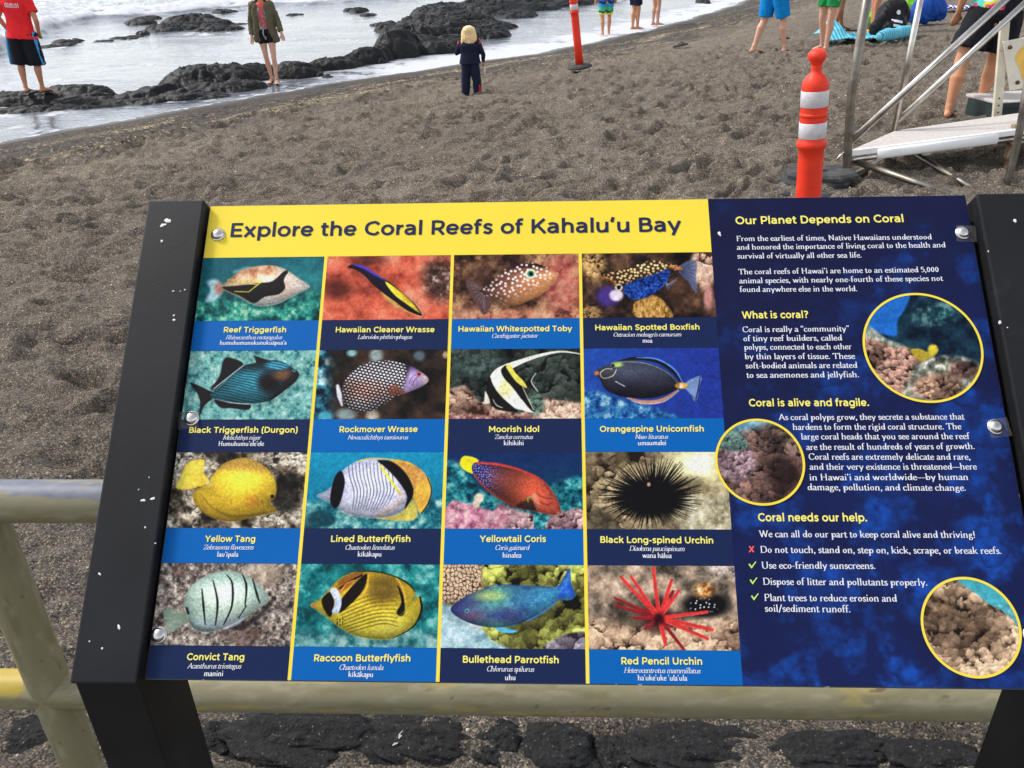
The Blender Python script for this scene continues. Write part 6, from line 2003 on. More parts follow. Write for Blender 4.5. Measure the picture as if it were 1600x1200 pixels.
def skin_mat(name, c):
    m = pmat(name, c, .55, .35, var=.1, vscale=9)
    b = m.node_tree.nodes["Principled BSDF"]
    b.inputs["Subsurface Weight"].default_value = .08
    b.inputs["Subsurface Radius"].default_value = (.02, .008, .004)
    return m


SK_L, SK_T, SK_D = skin_mat("fair_skin", rgb(208, 160, 136)), skin_mat("tanned_skin", rgb(196, 138, 104)), skin_mat("brown_skin", rgb(150, 104, 80))


def fuse(name, parts, mat, parent, voxel=.01, smooth=3, wrinkle=0.0, wsc=14.0, attrs=None):
    """melt overlapping lofts into ONE continuous surface"""
    mb = MB()
    for v, f in parts:
        mb.add(v, f)
    me = bpy.data.meshes.new("tmp")
    me.from_pydata([tuple(map(float, p)) for p in mb.v], [], mb.f)
    ob = bpy.data.objects.new("tmp", me)
    COL.objects.link(ob)
    r = ob.modifiers.new("r", 'REMESH')
    r.mode, r.voxel_size, r.adaptivity = 'VOXEL', voxel, 0
    s = ob.modifiers.new("s", 'SMOOTH')
    s.factor, s.iterations = .5, smooth
    dg = bpy.context.evaluated_depsgraph_get()
    out = bpy.data.meshes.new_from_object(ob.evaluated_get(dg))
    bpy.data.objects.remove(ob)
    bpy.data.meshes.remove(me)
    out.name = name
    n = len(out.vertices)
    co, no = np.zeros(n * 3, np.float32), np.zeros(n * 3, np.float32)
    out.vertices.foreach_get("co", co)
    out.vertices.foreach_get("normal", no)
    co, no = co.reshape(-1, 3).astype(float), no.reshape(-1, 3)
    if wrinkle:
        w = fbm(co[:, 0] * wsc + co[:, 1] * wsc * .7, co[:, 2] * wsc * .45 + co[:, 0] * 5, 3, len(parts) + 5) - .5
        f2 = 1 - np.abs(2 * fbm(co[:, 0] * wsc * .8 + co[:, 2] * wsc * .5 + 3, co[:, 2] * wsc * .35 - co[:, 1] * 6, 3, len(parts) + 9) - 1)
        co = co + no * (w * wrinkle * 1.3 + (f2 - .75) * wrinkle * 1.1)[:, None]
        out.vertices.foreach_set("co", co.astype(np.float32).ravel())
    out.polygons.foreach_set("use_smooth", [True] * len(out.polygons))
    if attrs is not None:
        c = attrs(co)
        at = out.attributes.new("Col", 'FLOAT_COLOR', 'POINT')
        at.data.foreach_set("color", np.c_[c, np.ones(n)].astype(np.float32).ravel())
    out.materials.clear()
    out.materials.append(mat)
    out.update()
    o = bpy.data.objects.new(name, out)
    COL.objects.link(o)
    o.parent = parent
    return o


def hand(wr, d, side, k, curl=.5, palm_n=(0, 1, 0)):
    """palm, four unequal curled fingers and a thumb leaving the side of the palm"""
    d = np.array(d, float)
    d /= np.linalg.norm(d)
    n = np.array(palm_n, float)
    n -= d * n.dot(d)
    n /= np.linalg.norm(n)
    s = np.cross(d, n)
    wr = np.array(wr, float)
    P = [loft([wr - d * .01 * k, wr + d * .03 * k, wr + d * .085 * k], [(.024 * k, .019 * k), (.036 * k, .018 * k), (.040 * k, .015 * k)], 12, n)]
    for i, (o, L_) in enumerate(((-.030, .066), (-.010, .076), (.010, .072), (.029, .056))):
        b = wr + d * .078 * k + s * o * k
        p1 = b + d * L_ * .45 * k + n * .006 * k
        a2 = curl * (.8 + .12 * i)
        p2 = p1 + (d * math.cos(a2) + n * math.sin(a2)) * L_ * .34 * k
        p3 = p2 + (d * math.cos(a2 * 1.8) + n * math.sin(a2 * 1.8)) * L_ * .26 * k
        P.append(loft([b, p1, p2, p3], [.0098 * k, .0094 * k, .0086 * k, .0076 * k], 8))
    t = side * s
    b = wr + d * .028 * k - t * .024 * k
    P.append(loft([b, b + (d * .8 - t * .7 + n * .3) * .032 * k, b + (d * 1.5 - t * .8 + n * .6) * .034 * k], [.0125 * k, .0105 * k, .0085 * k], 8))
    return P


def foot(an, yaw, k, pitch=0.0):
    f = np.array([math.sin(yaw), math.cos(yaw), 0])
    a = np.array(an, float)
    g = np.array([a[0], a[1], a[2] - .085 * k])
    h = lambda y, z: g + f * y * k + np.array([0, 0, z * k])
    P = [loft([h(-.055, .034), h(-.02, .042), h(.06, .040), h(.13, .028), h(.165, .020)], [(.030 * k, .030 * k), (.034 * k, .038 * k), (.038 * k, .034 * k), (.044 * k, .022 * k), (.040 * k, .015 * k)], 12, (0, 0, 1)),
         loft([a + [0, 0, .03 * k], h(-.005, .045)], [(.034 * k, .040 * k), (.036 * k, .044 * k)], 12, f)]
    s = np.array([f[1], -f[0], 0])
    for i in range(5):
        o = (-.034 + .017 * i) * k
        L_ = (.045, .040, .037, .033, .028)[i] if yaw <= 0 else (.028, .033, .037, .040, .045)[i]
        P.append(loft([h(.15, .014) + s * o, h(.155 + L_ * .8, .010) + s * o], [.0115 * k, .009 * k], 8))
    return P


def person(name, label, loc, rz, H, skin, pose, voxel=.0085, cat="person", head=True):
    k = H / 1.75
    r = tag(empty(name, tuple(loc), rz), label, cat)
    J = dict(hipL=(-.09, 0, .90), hipR=(.09, 0, .90), kneeL=(-.10, .02, .49), kneeR=(.10, .02, .49), ankL=(-.11, -.02, .085), ankR=(.11, -.02, .085), yawL=-.2, yawR=.2,
             shL=(-.185, 0, 1.415), shR=(.185, 0, 1.415), elL=(-.25, -.03, 1.13), elR=(.25, -.03, 1.13), wrL=(-.26, .05, .90), wrR=(.26, .05, .90), curl=.5, shift=(0, 0), head=(0, .02, 1.615), hs=1.0, fat=1.0)
    J.update(pose)
    sx, sy = J['shift']
    v = lambda q, k0=H / 1.75: np.array(q, float) * k0
    zz = lambda z: z if z < .9 else .9 + (z - .9) * (J['shL'][2] - .9) / .515
    J['zz'] = zz
    T = lambda x, y, z: np.array([(x + sx * min(1, max(0, (z - .5) / .5))), y + sy * min(1, max(0, (z - .5) / .5)), z]) * k
    f = J['fat']
    P = [loft([T(0, y_, zz(z_)) for y_, z_ in ((-.005, .84), (-.01, .92), (-.01, .99), (0, 1.10), (.005, 1.24), (-.005, 1.36), (-.01, 1.43), (-.005, 1.475))],
              [(q * k * f, w * k * f) for q, w in ((.12, .09), (.168, .112), (.16, .105), (.136, .092), (.158, .108), (.172, .104), (.13, .075), (.06, .06))], 20, (0, 1, 0))]
    P.append(loft([T(0, -.01, zz(1.42)), T(0, .0, zz(1.42) + .12)], [.058 * k, .053 * k], 12))
    for s in 'LR':
        hp, kn, an = T(*J['hip' + s]), v(J['knee' + s]), v(J['ank' + s])
        th = kn - hp
        ca = an - kn
        bk = np.array([0, -.018 * k, 0])
        P.append(loft([hp + [0, 0, .03 * k], hp + th * .35, hp + th * .75, kn, kn + ca * .12, kn + ca * .34 + bk, kn + ca * .62 + bk * .5, kn + ca * .88, an],
                      [(q * k * f, q * w * k * f) for q, w in ((.090, 1.05), (.083, 1.05), (.062, 1), (.054, 1.02), (.052, 1.03), (.057, 1.08), (.044, 1.05), (.033, 1.1), (.033, 1.15))], 16, (0, 1, 0)))
        P += foot(an, J['yaw' + s], k)
        sh, el, wr = T(*J['sh' + s]), T(*J['el' + s]), T(*J['wr' + s])
        ax = el - sh
        P.append(loft([sh - ax * .02, sh + ax * .25, sh + ax * .8, el, el + (wr - el) * .25, el + (wr - el) * .75, wr], [q * k for q in (.056, .050, .042, .038, .041, .031, .026)], 12))
        dv = (wr - el) / np.linalg.norm(wr - el)
        P += hand(wr, dv, 1 if s == 'R' else -1, k, J['curl'], (0.0, 1, .1) if abs(dv[1]) < .8 else (0, 0, 1))
    if head:
        hc = v(J['head']) + np.array([sx, sy, 0]) * k
        hs = J['hs']
        v0 = v
        v = lambda q: v0(q) * hs
        kk, k = k, k * hs
        P.append(loft([hc + v(q) for q in ((0, .02, -.115), (0, .015, -.08), (0, .0, -.02), (0, -.008, .04), (0, -.012, .080), (0, -.011, .102), (0, -.010, .113), (0, -.01, .117))],
                      [(q * k, w * k) for q, w in ((.036, .036), (.056, .066), (.071, .088), (.074, .094), (.061, .080), (.042, .056), (.022, .03), (.006, .008))], 18, (0, 1, 0), False))
        P.append(loft([hc + v((0, .02, -.12)), hc + v((0, .01, -.05))], [.034 * k, .05 * k], 12))
        P.append(loft([hc + v((0, .085, .015)), hc + v((0, .104, -.022)), hc + v((0, .09, -.034))], [.008 * k, .013 * k, .010 * k], 8))
        P.append(loft([hc + v((-.02, .084, -.062)), hc + v((0, .09, -.060)), hc + v((.02, .084, -.062))], [.006 * k, .009 * k, .006 * k], 8))
        for q in (-1, 1):
            P.append(loft([hc + v((q * .073, -.005, -.028)), hc + v((q * .080, -.012, .0)), hc + v((q * .076, -.014, .025))], [(.006 * k, .012 * k), (.008 * k, .018 * k), (.006 * k, .012 * k)], 8))
        v, k = v0, kk
    body = fuse("body", P, skin, r, voxel)
    if head:
        for q in (-1, 1):
            mk("eye", *lathe([(.001, -.009 * k), (.008 * k, -.004 * k), (.009 * k, 0), (.008 * k, .004 * k), (.001, .009 * k)], 10), M_dark, r, True).location = tuple(hc + v((q * .031, .079, .012)) * J['hs'])
    return r, J, k, T, v


M_dark = pmat("dark_hair", rgb(38, 28, 24), .6)


def hair(r, J, k, v, mat, length=.0, wide=1.0, seed=1):
    hc = v(J['head']) + np.array([J['shift'][0], J['shift'][1], 0]) * k
    hs = J['hs']
    v0 = v
    v = lambda q: v0(q) * hs
    k = k * hs
    P = [loft([hc + v(q) for q in ((0, -.035, -.05), (0, -.03, 0), (0, -.02, .05), (0, -.016, .090), (0, -.014, .112), (0, -.013, .124), (0, -.013, .128))], [(q * k * wide, w * k * wide) for q, w in ((.066, .060), (.082, .080), (.086, .097), (.073, .090), (.050, .064), (.026, .034), (.006, .008))], 18, (0, 1, 0), False)]
    if length:
        for q in range(-5, 6):
            a = q * .30
            x, y = math.sin(a) * .078, -.02 - math.cos(a) * .062
            P.append(loft([hc + v((x, y, .03)), hc + v((x * 1.12, y * 1.08, -.06)), hc + v((x * (1.18 + .05 * (q % 2)), y * 1.02, -.06 - length * (.85 + .12 * ((q * 7) % 3))))], [.030 * k * wide, .030 * k * wide, .015 * k], 8))
    rg_ = random.Random(seed)
    for q in range(int(26 * (length > 0))):                   # loose outer locks
        a = rg_.uniform(-1.75, 1.75)
        x, y = math.sin(a) * .080, -.018 - math.cos(a) * .070
        e = rg_.uniform(1.08, 1.42)
        z = -.06 - length * rg_.uniform(.5, 1.35)
        P.append(loft([hc + v((x * .5, y * .5, .105)) * 1.0, hc + v((x * 1.02 * wide, y * 1.02 * wide, .05)), hc + v((x * 1.12 * wide, y * 1.08 * wide, -.03)), hc + v((x * e * wide, y * e, z))], [.012 * k, .013 * k, .012 * k, .004 * k], 7))
    o = fuse("hair", P, mat, r, .006 if length else .008, 1, .006, 90)
    return o


def shorts(r, J, k, T, v, mat, hemL=.52, hemR=.52, ease=1.22, top=1.0, attrs=None, name="shorts", flare=1.0, voxel=.012):
    P = [loft([T(0, -.01, .86), T(0, -.012, .92), T(0, -.012, top)], [(.15 * k * J['fat'], .115 * k * J['fat']), (.182 * k * J['fat'], .134 * k * J['fat']), (.168 * k * J['fat'], .120 * k * J['fat'])], 20, (0, 1, 0), False)]
    for s, hm in (('L', hemL), ('R', hemR)):
        hp, kn, an = T(*J['hip' + s]), v(J['knee' + s]), v(J['ank' + s])

        def at(z):
            z *= k
            if z >= kn[2]:
                t = (hp[2] - z) / (hp[2] - kn[2])
                return hp + (kn - hp) * t
            t = (kn[2] - z) / (kn[2] - an[2])
            return kn + (an - kn) * t
        z0 = .93
        zs = np.linspace(z0, hm, 5)
        rr = np.linspace(.095, .078 * flare if hm > .3 else .062 * flare, 5)
        P.append(loft([at(z) for z in zs], [(q * k * ease * J['fat'], q * 1.08 * k * ease * J['fat']) for q in rr], 18, (0, 1, 0), False))
    return fuse(name, P, mat, r, voxel * k, 3, .012, 16, attrs)


def top(r, J, k, T, v, mat, hem=.9, sleeve=.55, ease=1.12, attrs=None, name="shirt", wr=.014, flare=1.0, neck=1.47):
    f = J['fat'] * ease
    zz = J['zz']
    P = [loft([T(0, y_, zz(z_)) for y_, z_ in ((-.01, hem), (-.01, (hem + 1.1) / 2), (0, 1.12), (.002, 1.25), (-.005, 1.36), (-.01, 1.435), (-.008, neck))],
              [(q * k * f, w * k * f) for q, w in ((.168 * flare, .118 * flare), (.162, .112), (.152, .104), (.166, .112), (.180, .110), (.158, .088), (.070, .068))], 22, (0, 1, 0), False)]
    for s in 'LR':
        sh, el, w_ = T(*J['sh' + s]), T(*J['el' + s]), T(*J['wr' + s])
        pts, rs = [sh + (sh - el) * .17 + [(-1 if s == 'R' else 1) * .03 * k, 0, 0], sh + (sh - el) * .05, sh + (el - sh) * .3], [.05, .078, .072]
        if sleeve <= 1:
            pts.append(sh + (el - sh) * max(sleeve, .4))
            rs.append(.074)
        else:
            pts += [el, el + (w_ - el) * (sleeve - 1)]
            rs += [.053, .043]
        P.append(loft(pts, [q * k * ease / 1.1 for q in rs], 14, (0, 1, 0), False))
    return fuse(name, P, mat, r, .0115 * k, 3, wr, 15, attrs)


def decal(name, target, V2, F, mat, parent, d=(0, 1, 0), off=.004, y0=-1.0):
    """lay flat lettering (x,z) on a garment by dropping it along d onto the surface"""
    me = target.data
    bv = BVHTree.FromPolygons([x.co for x in me.vertices], [tuple(p.vertices) for p in me.polygons])
    out = []
    if len(F) == 1 and len(V2) == 4:                # plain patch: subdivide so that it follows the cloth
        q = [np.array(p, float) for p in V2]
        V2 = [(q[0] * (1 - a) + q[1] * a) * (1 - b) + (q[3] * (1 - a) + q[2] * a) * b for b in np.linspace(0, 1, 5) for a in np.linspace(0, 1, 9)]
        F = [tuple(t) for t in grid_quads(5, 9)]
    for x, z in V2:
        h = bv.ray_cast(Vector((x, y0, z)), Vector(d))
        out.append((x, (h[0].y if h[0] else -.12) - off * d[1], z))
    return mk(name, out, F, mat, parent)


def cloth(name, c, **kw):
    a = dict(rough=.85, spec=.2, var=.12, vscale=10, bump=.25, bscale=300, bdist=.001)
    a.update(kw)
    return pmat(name, c, **a)


M_redT, M_blackc, M_olive, M_navyc = cloth("red_cotton", rgb(236, 44, 48)), cloth("black_cloth", rgb(26, 27, 33)), cloth("olive_cloth", rgb(98, 92, 72)), cloth("navy_cloth", rgb(28, 32, 54))
M_cyan, M_sole, M_attr = cloth("blue_panel_cloth", rgb(70, 160, 220)), pmat("dark_sandal", rgb(52, 44, 38), .8), cloth("printed_cloth", None, attr="Col", var=0)
M_blond, M_brownhair, M_redc = pmat("blond_hair", rgb(238, 206, 150), .5, var=.25, vscale=60), pmat("brown_hair", rgb(92, 62, 44), .55, var=.2, vscale=50), cloth("red_trim_cloth", rgb(186, 40, 44))


def sandal(r, an, yaw, k, mat=None, strap=True):
    f = np.array([math.sin(yaw), math.cos(yaw), 0])
    s = np.array([f[1], -f[0], 0])
    g = np.array([an[0], an[1], an[2] - .085 * k - .004])
    pts = []
    for t in np.linspace(0, 2 * math.pi, 24, endpoint=False):
        y = .065 + .135 * math.cos(t)
        x = (.040 + .010 * math.cos(t)) * math.sin(t)
        pts.append(g + f * y * k + s * x * k)
    V = pts + [p + np.array([0, 0, .022]) for p in pts]
    F = [tuple(range(23, -1, -1)), tuple(24 + i for i in range(24))] + [(i, (i + 1) % 24, 24 + (i + 1) % 24, 24 + i) for i in range(24)]
    o = mk("sandal", V, F, mat or M_sole, r)
    if strap:
        for y, h in ((.11, .062), (.05, .088)):
            c = g + f * y * k
            mk("strap", *loft([c + s * .046 * k + [0, 0, .015], c + s * .042 * k + [0, 0, h * .7 * k], c + [0, 0, h * k], c - s * .042 * k + [0, 0, h * .7 * k], c - s * .046 * k + [0, 0, .015]], [(.004, .012)] * 5, 8, f, False), mat or M_sole, o, True)


# --- man in the red shirt on the lava shelf (back view)
RM = at_z(53, 145, -.45)
man, J, k, T, v = person("person", "person in a red T-shirt and black board shorts seen from behind on the lava shelf", RM, rad(2), 1.68, SK_T,
    dict(ankL=(-.10, -.03, .095), ankR=(.13, .05, .095), kneeL=(-.11, .0, .50), kneeR=(.135, .03, .50), yawL=-.35, yawR=.3, hipR=(.095, 0, .90), elL=(-.29, -.05, 1.14), elR=(.30, -.05, 1.14), wrL=(-.24, .06, .94), wrR=(.25, .06, .94), curl=.7))
shorts(man, J, k, T, v, M_blackc, .44, .44, 1.36, flare=1.25)
man.rotation_euler = (0, rad(4.5), rad(2))
sh = top(man, J, k, T, v, M_redT, .84, .66, 1.26, flare=1.16)
tv, tf = sans_text("00:00:01", 1.4)
sx_ = .20 / (tv[:, 0].max() - tv[:, 0].min())
decal("shirt_lettering", sh, [((x - tv[:, 0].mean()) * sx_, 1.30 * k + z * .062) for x, z, _ in tv], tf, M_letter_w, man)
decal("collar_print", sh, [(x * .035, 1.425 * k + z * .008) for x, z in ((-1, -1), (1, -1), (1, 1), (-1, 1))], [(0, 1, 2, 3)], M_letter_w, man, off=.006)
for s in (-1, 1):
    mk("side_panel", *loft([v((s * .20, -.01, .93)), v((s * .225, -.005, .75)), v((s * (.255 if s > 0 else .24), .01, .46))], [(.034, .075), (.034, .085), (.032, .085)] if s < 0 else [(.02, .06), (.014, .06), (.008, .05)], 12, (0, 1, 0)), M_cyan, man, True)
hair(man, J, k, v, M_dark)
for s in 'LR':
    sandal(man, v(J['ank' + s]), J['yaw' + s], k, pmat("black_flip_flop", rgb(24, 24, 26), .8), False)

# --- woman in the olive overshirt walking towards us at the water's edge
WM = at_z(429, 130, WZ + .015)
wo, J, k, T, v = person("person", "person in an open olive shirt, dark shorts and sandals walking beside the lava mound", WM, rad(180 + 4), 1.56, SK_L,
    dict(ankL=(-.075, .10, .095), ankR=(.05, -.04, .09), kneeL=(-.085, .10, .50), kneeR=(.08, .03, .50), yawL=-.25, yawR=.15, fat=.9, shL=(-.165, 0, 1.40), shR=(.165, 0, 1.40), elL=(-.25, -.04, 1.13), elR=(.24, -.02, 1.12), wrL=(-.31, .04, .90), wrR=(.26, .06, .86), shift=(.03, 0)))
shorts(wo, J, k, T, v, M_blackc, .73, .73, 1.16)


def tie(co):
    n = fbm(co[:, 0] * 22, co[:, 2] * 16, 3, 4)
    a = np.where((n > .52)[:, None], lin(np.array([206, 92, 84]) / 255), lin(np.array([120, 100, 136]) / 255))
    a = np.where((n < .40)[:, None], lin(np.array([196, 180, 130]) / 255), a)
    return np.where((co[:, 2] > 1.22)[:, None], lin(np.array([222, 100, 84]) / 255), a)


top(wo, J, k, T, v, M_attr, .98, .4, 1.04, tie, "patterned_top", .006)
f_ = J['fat']
for s in (-1, 1):
    P = [loft([T(s * .115, .07, 1.40), T(s * .125, .08, 1.2), T(s * .135, .08, 1.0), T(s * .15, .065, .78)], [(.055, .035), (.05, .04), (.05, .04), (.065, .04)], 14, (0, 1, 0)),
         loft([T(s * .10, -.05, 1.42), T(s * .085, -.085, 1.2), T(s * .09, -.085, 1.0), T(s * .095, -.09, .82)], [(.10, .05), (.10, .045), (.10, .05), (.11, .05)], 14, (0, 1, 0)),
         loft([T(s * .13, .0, 1.42), T(s * .155, 0, 1.2), T(s * .15, 0, 1.0), T(s * .185, 0, .79)], [(.055, .09), (.035, .10), (.04, .11), (.05, .125)], 14, (0, 1, 0))]
    q = 'R' if s > 0 else 'L'
    shj, el, w_ = T(*J['sh' + q]), T(*J['el' + q]), T(*J['wr' + q])
    P.append(loft([shj + (shj - el) * .17 + [-s * .04 * k, 0, 0], shj + (shj - el) * .04, shj + (el - shj) * .5, el, el + (w_ - el) * .85], [.05, .076, .064, .056, .05], 14, (0, 1, 0), False))
    fuse("overshirt_side", P, M_olive, wo, .011, 3, .014, 14)
mk("waist_tie", *loft([T(.0, .125, .985), T(.015, .14, .93), T(.005, .14, .86)], [.008, .009, .006], 8), pmat("pale_cord", rgb(170, 190, 196), .8), wo, True)
hair(wo, J, k, v, M_brownhair, .12)
for s in 'LR':
    sandal(wo, v(J['ank' + s]), J['yaw' + s], k)

# --- small blonde child in navy
h = hit(737, 147)
h[2] = ground(h[0], h[1]) - .02
ch, J, k, T, v = person("person", "small blonde child in a navy jacket with red shoulders and long navy trousers", h, rad(-4), .95, SK_L,
    dict(ankL=(-.15, 0, .085), ankR=(.16, 0, .085), kneeL=(-.13, .02, .46), kneeR=(.14, .02, .46), hipL=(-.09, 0, .82), hipR=(.09, 0, .82), fat=1.22, shL=(-.20, 0, 1.28), shR=(.20, 0, 1.28), elL=(-.33, .03, 1.04), elR=(.33, .0, 1.00), wrL=(-.20, .25, 1.14), wrR=(.32, .10, .80), head=(0, .03, 1.47), hs=1.62), voxel=.006)
shorts(ch, J, k, T, v, M_navyc, .06, .06, 1.2, .95, None, "trousers", 1.05, .012)


def jac(co):
    m = (np.abs(co[:, 0]) > .14) & (co[:, 2] > .69) & (co[:, 2] < .76)
    return np.where(m[:, None], lin(np.array([206, 44, 58]) / 255), lin(np.array([28, 32, 54]) / 255))


top(ch, J, k, T, v, M_attr, .80, 1.85, 1.26, jac, "jacket", .010, 1.05)
mk("red_stripe", *loft([v((.20, -.01, .38)), v((.22, -.01, .2)), v((.23, -.02, .07))], [(.015, .03), (.02, .045), (.022, .055)], 10, (0, 1, 0)), M_redc, ch, True)
hair(ch, J, k, v, M_blond, .075, 1.22)
for s in 'LR':
    sandal(ch, v(J['ank' + s]), J['yaw' + s], k, None, False)
wrR = T(*J['wrR'])
toy = mk("toy", *loft([(0, 0, .0), (0, .01, -.05), (0, .015, -.10)], [.016, .02, .012], 10), pmat("white_toy", rgb(226, 216, 214), .5, col2=rgb(200, 60, 60), c2scale=14), None, True)
toy.location = tuple(np.array(h) + rz_(rad(-4)) @ (wrR + np.array([.0, .03, -.05])))
tag(toy, "small white and red toy hanging from the blonde child's right hand", "toy")


# --- waders at the far edge of the water
def bands(co):
    z = co[:, 2]
    n = .02 * np.sin(co[:, 0] * 30 + co[:, 1] * 20)
    out = np.empty((len(z), 3))
    out[:] = lin(np.array([40, 110, 190]) / 255)
    for lim, c in ((.86, (36, 46, 84)), (.80, (60, 140, 200)), (.72, (70, 180, 120)), (.63, (30, 60, 90)), (.585, (226, 214, 60))):
        out[z + n < lim * .93] = lin(np.array(c) / 255)
    return out


h = at_z(946, 57, WZ - .04)
p_, J, k, T, v = person("person", "young person in blue, green and yellow striped swim shorts wading at the water's edge", h, rad(10), 1.62, SK_T, dict(ankL=(-.09, -.05, .085), ankR=(.11, .10, .085), kneeL=(-.10, .0, .49), kneeR=(.11, .09, .50)))
shorts(p_, J, k, T, v, M_attr, .54, .54, 1.25, 1.0, bands)
top(p_, J, k, T, v, cloth("white_tee", rgb(200, 200, 205)), .9)
hair(p_, J, k, v, M_brownhair)
h = at_z(990, 47, WZ - .02)
p_, J, k, T, v = person("person", "person in dark navy shorts wading with one leg forward beside the striped shorts", h, rad(-60), 1.78, SK_T, dict(ankL=(-.02, -.02, .085), ankR=(.02, .10, .085), kneeL=(-.04, .03, .49), kneeR=(.05, .09, .50)))
shorts(p_, J, k, T, v, M_navyc, .58, .58, 1.25)
top(p_, J, k, T, v, cloth("grey_tee", rgb(120, 124, 130)), .9)
hair(p_, J, k, v, M_dark)
h = at_z(1023, 40, WZ + .02)
p_, J, k, T, v = person("person", "bare legged person standing at the wet sand right of the navy shorts, cut off above", h, rad(-50), 1.76, SK_L, dict(ankL=(-.05, -.02, .085), ankR=(.04, .06, .085), kneeL=(-.06, .03, .49), kneeR=(.06, .06, .50)))
shorts(p_, J, k, T, v, cloth("teal_shorts", rgb(40, 110, 120)), .80, .80, 1.2)
top(p_, J, k, T, v, cloth("pale_tee", rgb(200, 190, 180)), .9)
hair(p_, J, k, v, M_dark)

# --- group on the dry sand
h = hit(1200, 84)
h[2] = ground(h[0], h[1])
p_, J, k, T, v = person("person", "barefoot person in bright blue knee length shorts standing on the sand", h, rad(-55), 1.80, SK_L, dict(ankL=(-.16, -.16, .085), ankR=(.17, .16, .085), kneeL=(-.12, -.02, .50), kneeR=(.14, .10, .50), yawL=.1, yawR=-.5))
shorts(p_, J, k, T, v, cloth("bright_blue_shorts", rgb(6, 128, 200)), .52, .52, 1.26, flare=1.12)
top(p_, J, k, T, v, cloth("navy_tee", rgb(50, 60, 90)), .9)
hair(p_, J, k, v, M_dark)
h = hit(1287, 76)
h[2] = ground(h[0], h[1])
p_, J, k, T, v = person("person", "barefoot person in green shorts standing before the turquoise striped towel", h, rad(120), 1.78, SK_L, dict(ankL=(-.10, .06, .085), ankR=(.09, -.05, .085), kneeL=(-.10, .04, .50), kneeR=(.10, .02, .49), yawL=-.3, yawR=.2))
shorts(p_, J, k, T, v, cloth("green_shorts", rgb(40, 150, 80)), .66, .66, 1.25)
top(p_, J, k, T, v, cloth("white_vest", rgb(210, 210, 205)), .9)
hair(p_, J, k, v, M_brownhair)
h = hit(1309, 47)
h[2] = ground(h[0], h[1])
p_, J, k, T, v = person("person", "person with tanned legs and dark shorts standing just behind the green shorts", h, rad(90), 1.80, SK_D, dict(ankL=(-.10, .10, .085), ankR=(.09, -.08, .085)))
shorts(p_, J, k, T, v, M_blackc, .62, .62, 1.25)
top(p_, J, k, T, v, cloth("dark_tee", rgb(60, 60, 66)), .9)
hair(p_, J, k, v, M_dark)
h = hit(1362, 54)
h[2] = ground(h[0], h[1])
p_, J, k, T, v = person("person", "person whose bare leg shows beside the steel upright, left of the black backpack", h, rad(100), 1.74, SK_T, dict(ankL=(-.06, .02, .085), ankR=(.05, -.02, .085), kneeL=(-.07, .03, .49), kneeR=(.06, .0, .49)))
shorts(p_, J, k, T, v, cloth("grey_shorts", rgb(90, 96, 104)), .82, .82, 1.2)
top(p_, J, k, T, v, cloth("blue_tee", rgb(60, 90, 130)), .9)
hair(p_, J, k, v, M_brownhair)

# --- person in black shorts walking behind the steel stand
h = hit(1500, 184)
h[2] = ground(h[0], h[1])


def aloha(co):
    n = fbm(co[:, 0] * 16, co[:, 2] * 16, 2, 4)
    m = fbm(co[:, 0] * 14 + 7, co[:, 2] * 14, 2, 9)
    c = np.empty((len(co), 3))
    c[:] = lin(np.array([222, 214, 70]) / 255)
    c[n > .56] = lin(np.array([90, 200, 190]) / 255)
    c[m > .60] = lin(np.array([220, 50, 110]) / 255)
    c[m < .36] = lin(np.array([235, 235, 225]) / 255)
    c[np.abs(co[:, 0]) > .13] = lin(np.array([30, 30, 36]) / 255)
    return c


p_, J, k, T, v = person("person", "person in black shorts and a bright patterned top striding behind the steel stand", h, rad(-14), 1.63, SK_T,
    dict(ankL=(-.135, -.10, .085), kneeL=(-.10, -.02, .50), ankR=(.19, .22, .10), kneeR=(.215, .15, .50), hipL=(-.075, 0, .90), hipR=(.12, 0, .90), fat=1.18, shift=(.10, .03), yawL=.25, yawR=.3, elL=(-.28, -.03, 1.13), wrL=(-.28, .06, .92)))
shorts(p_, J, k, T, v, M_blackc, .62, .62, 1.26, .97, None, "shorts", 1.35)
top(p_, J, k, T, v, M_attr, .95, .5, 1.08, aloha, "patterned_top", .008)
hair(p_, J, k, v, M_brownhair, .1)

# ================================================================== THINGS ON THE SAND
def stripes_mat(name, c1, c2, sc, axis=0, rough=.95):
    m = pmat(name, c1, rough, .1, bump=.4, bscale=200, bdist=.003)
    t = m.node_tree
    b = t.nodes["Principled BSDF"]
    N, L = t.nodes.new, t.links.new
    tc = N("ShaderNodeTexCoord")
    w = N("ShaderNodeTexWave")
    w.bands_direction = 'XYZ'[axis]
    w.inputs["Scale"].default_value, w.inputs["Distortion"].default_value = sc, .6
    L(tc.outputs["Object"], w.inputs["Vector"])
    r = N("ShaderNodeValToRGB")
    r.color_ramp.elements[0].position, r.color_ramp.elements[1].position = .42, .56
    r.color_ramp.elements[0].color, r.color_ramp.elements[1].color = (*c1, 1), (*c2, 1)
    L(w.outputs["Fac"], r.inputs[0])
    L(r.outputs[0], b.inputs["Base Color"])
    return m


M_tow = stripes_mat("turquoise_striped_terry", rgb(130, 206, 222), rgb(64, 160, 190), 5.2)
M_tow2 = stripes_mat("blue_white_striped_terry", rgb(225, 228, 240), rgb(60, 70, 180), 3.2)
M_bp, M_lime, M_bluebag, M_greenc = cloth("black_nylon", rgb(22, 22, 25), rough=.6), cloth("lime_cloth", rgb(130, 200, 60)), cloth("blue_nylon", rgb(30, 78, 170), rough=.6), cloth("green_cloth", rgb(40, 140, 60))


def put(px, py):
    h = hit(px, py)
    return (h[0], h[1], ground(h[0], h[1]))


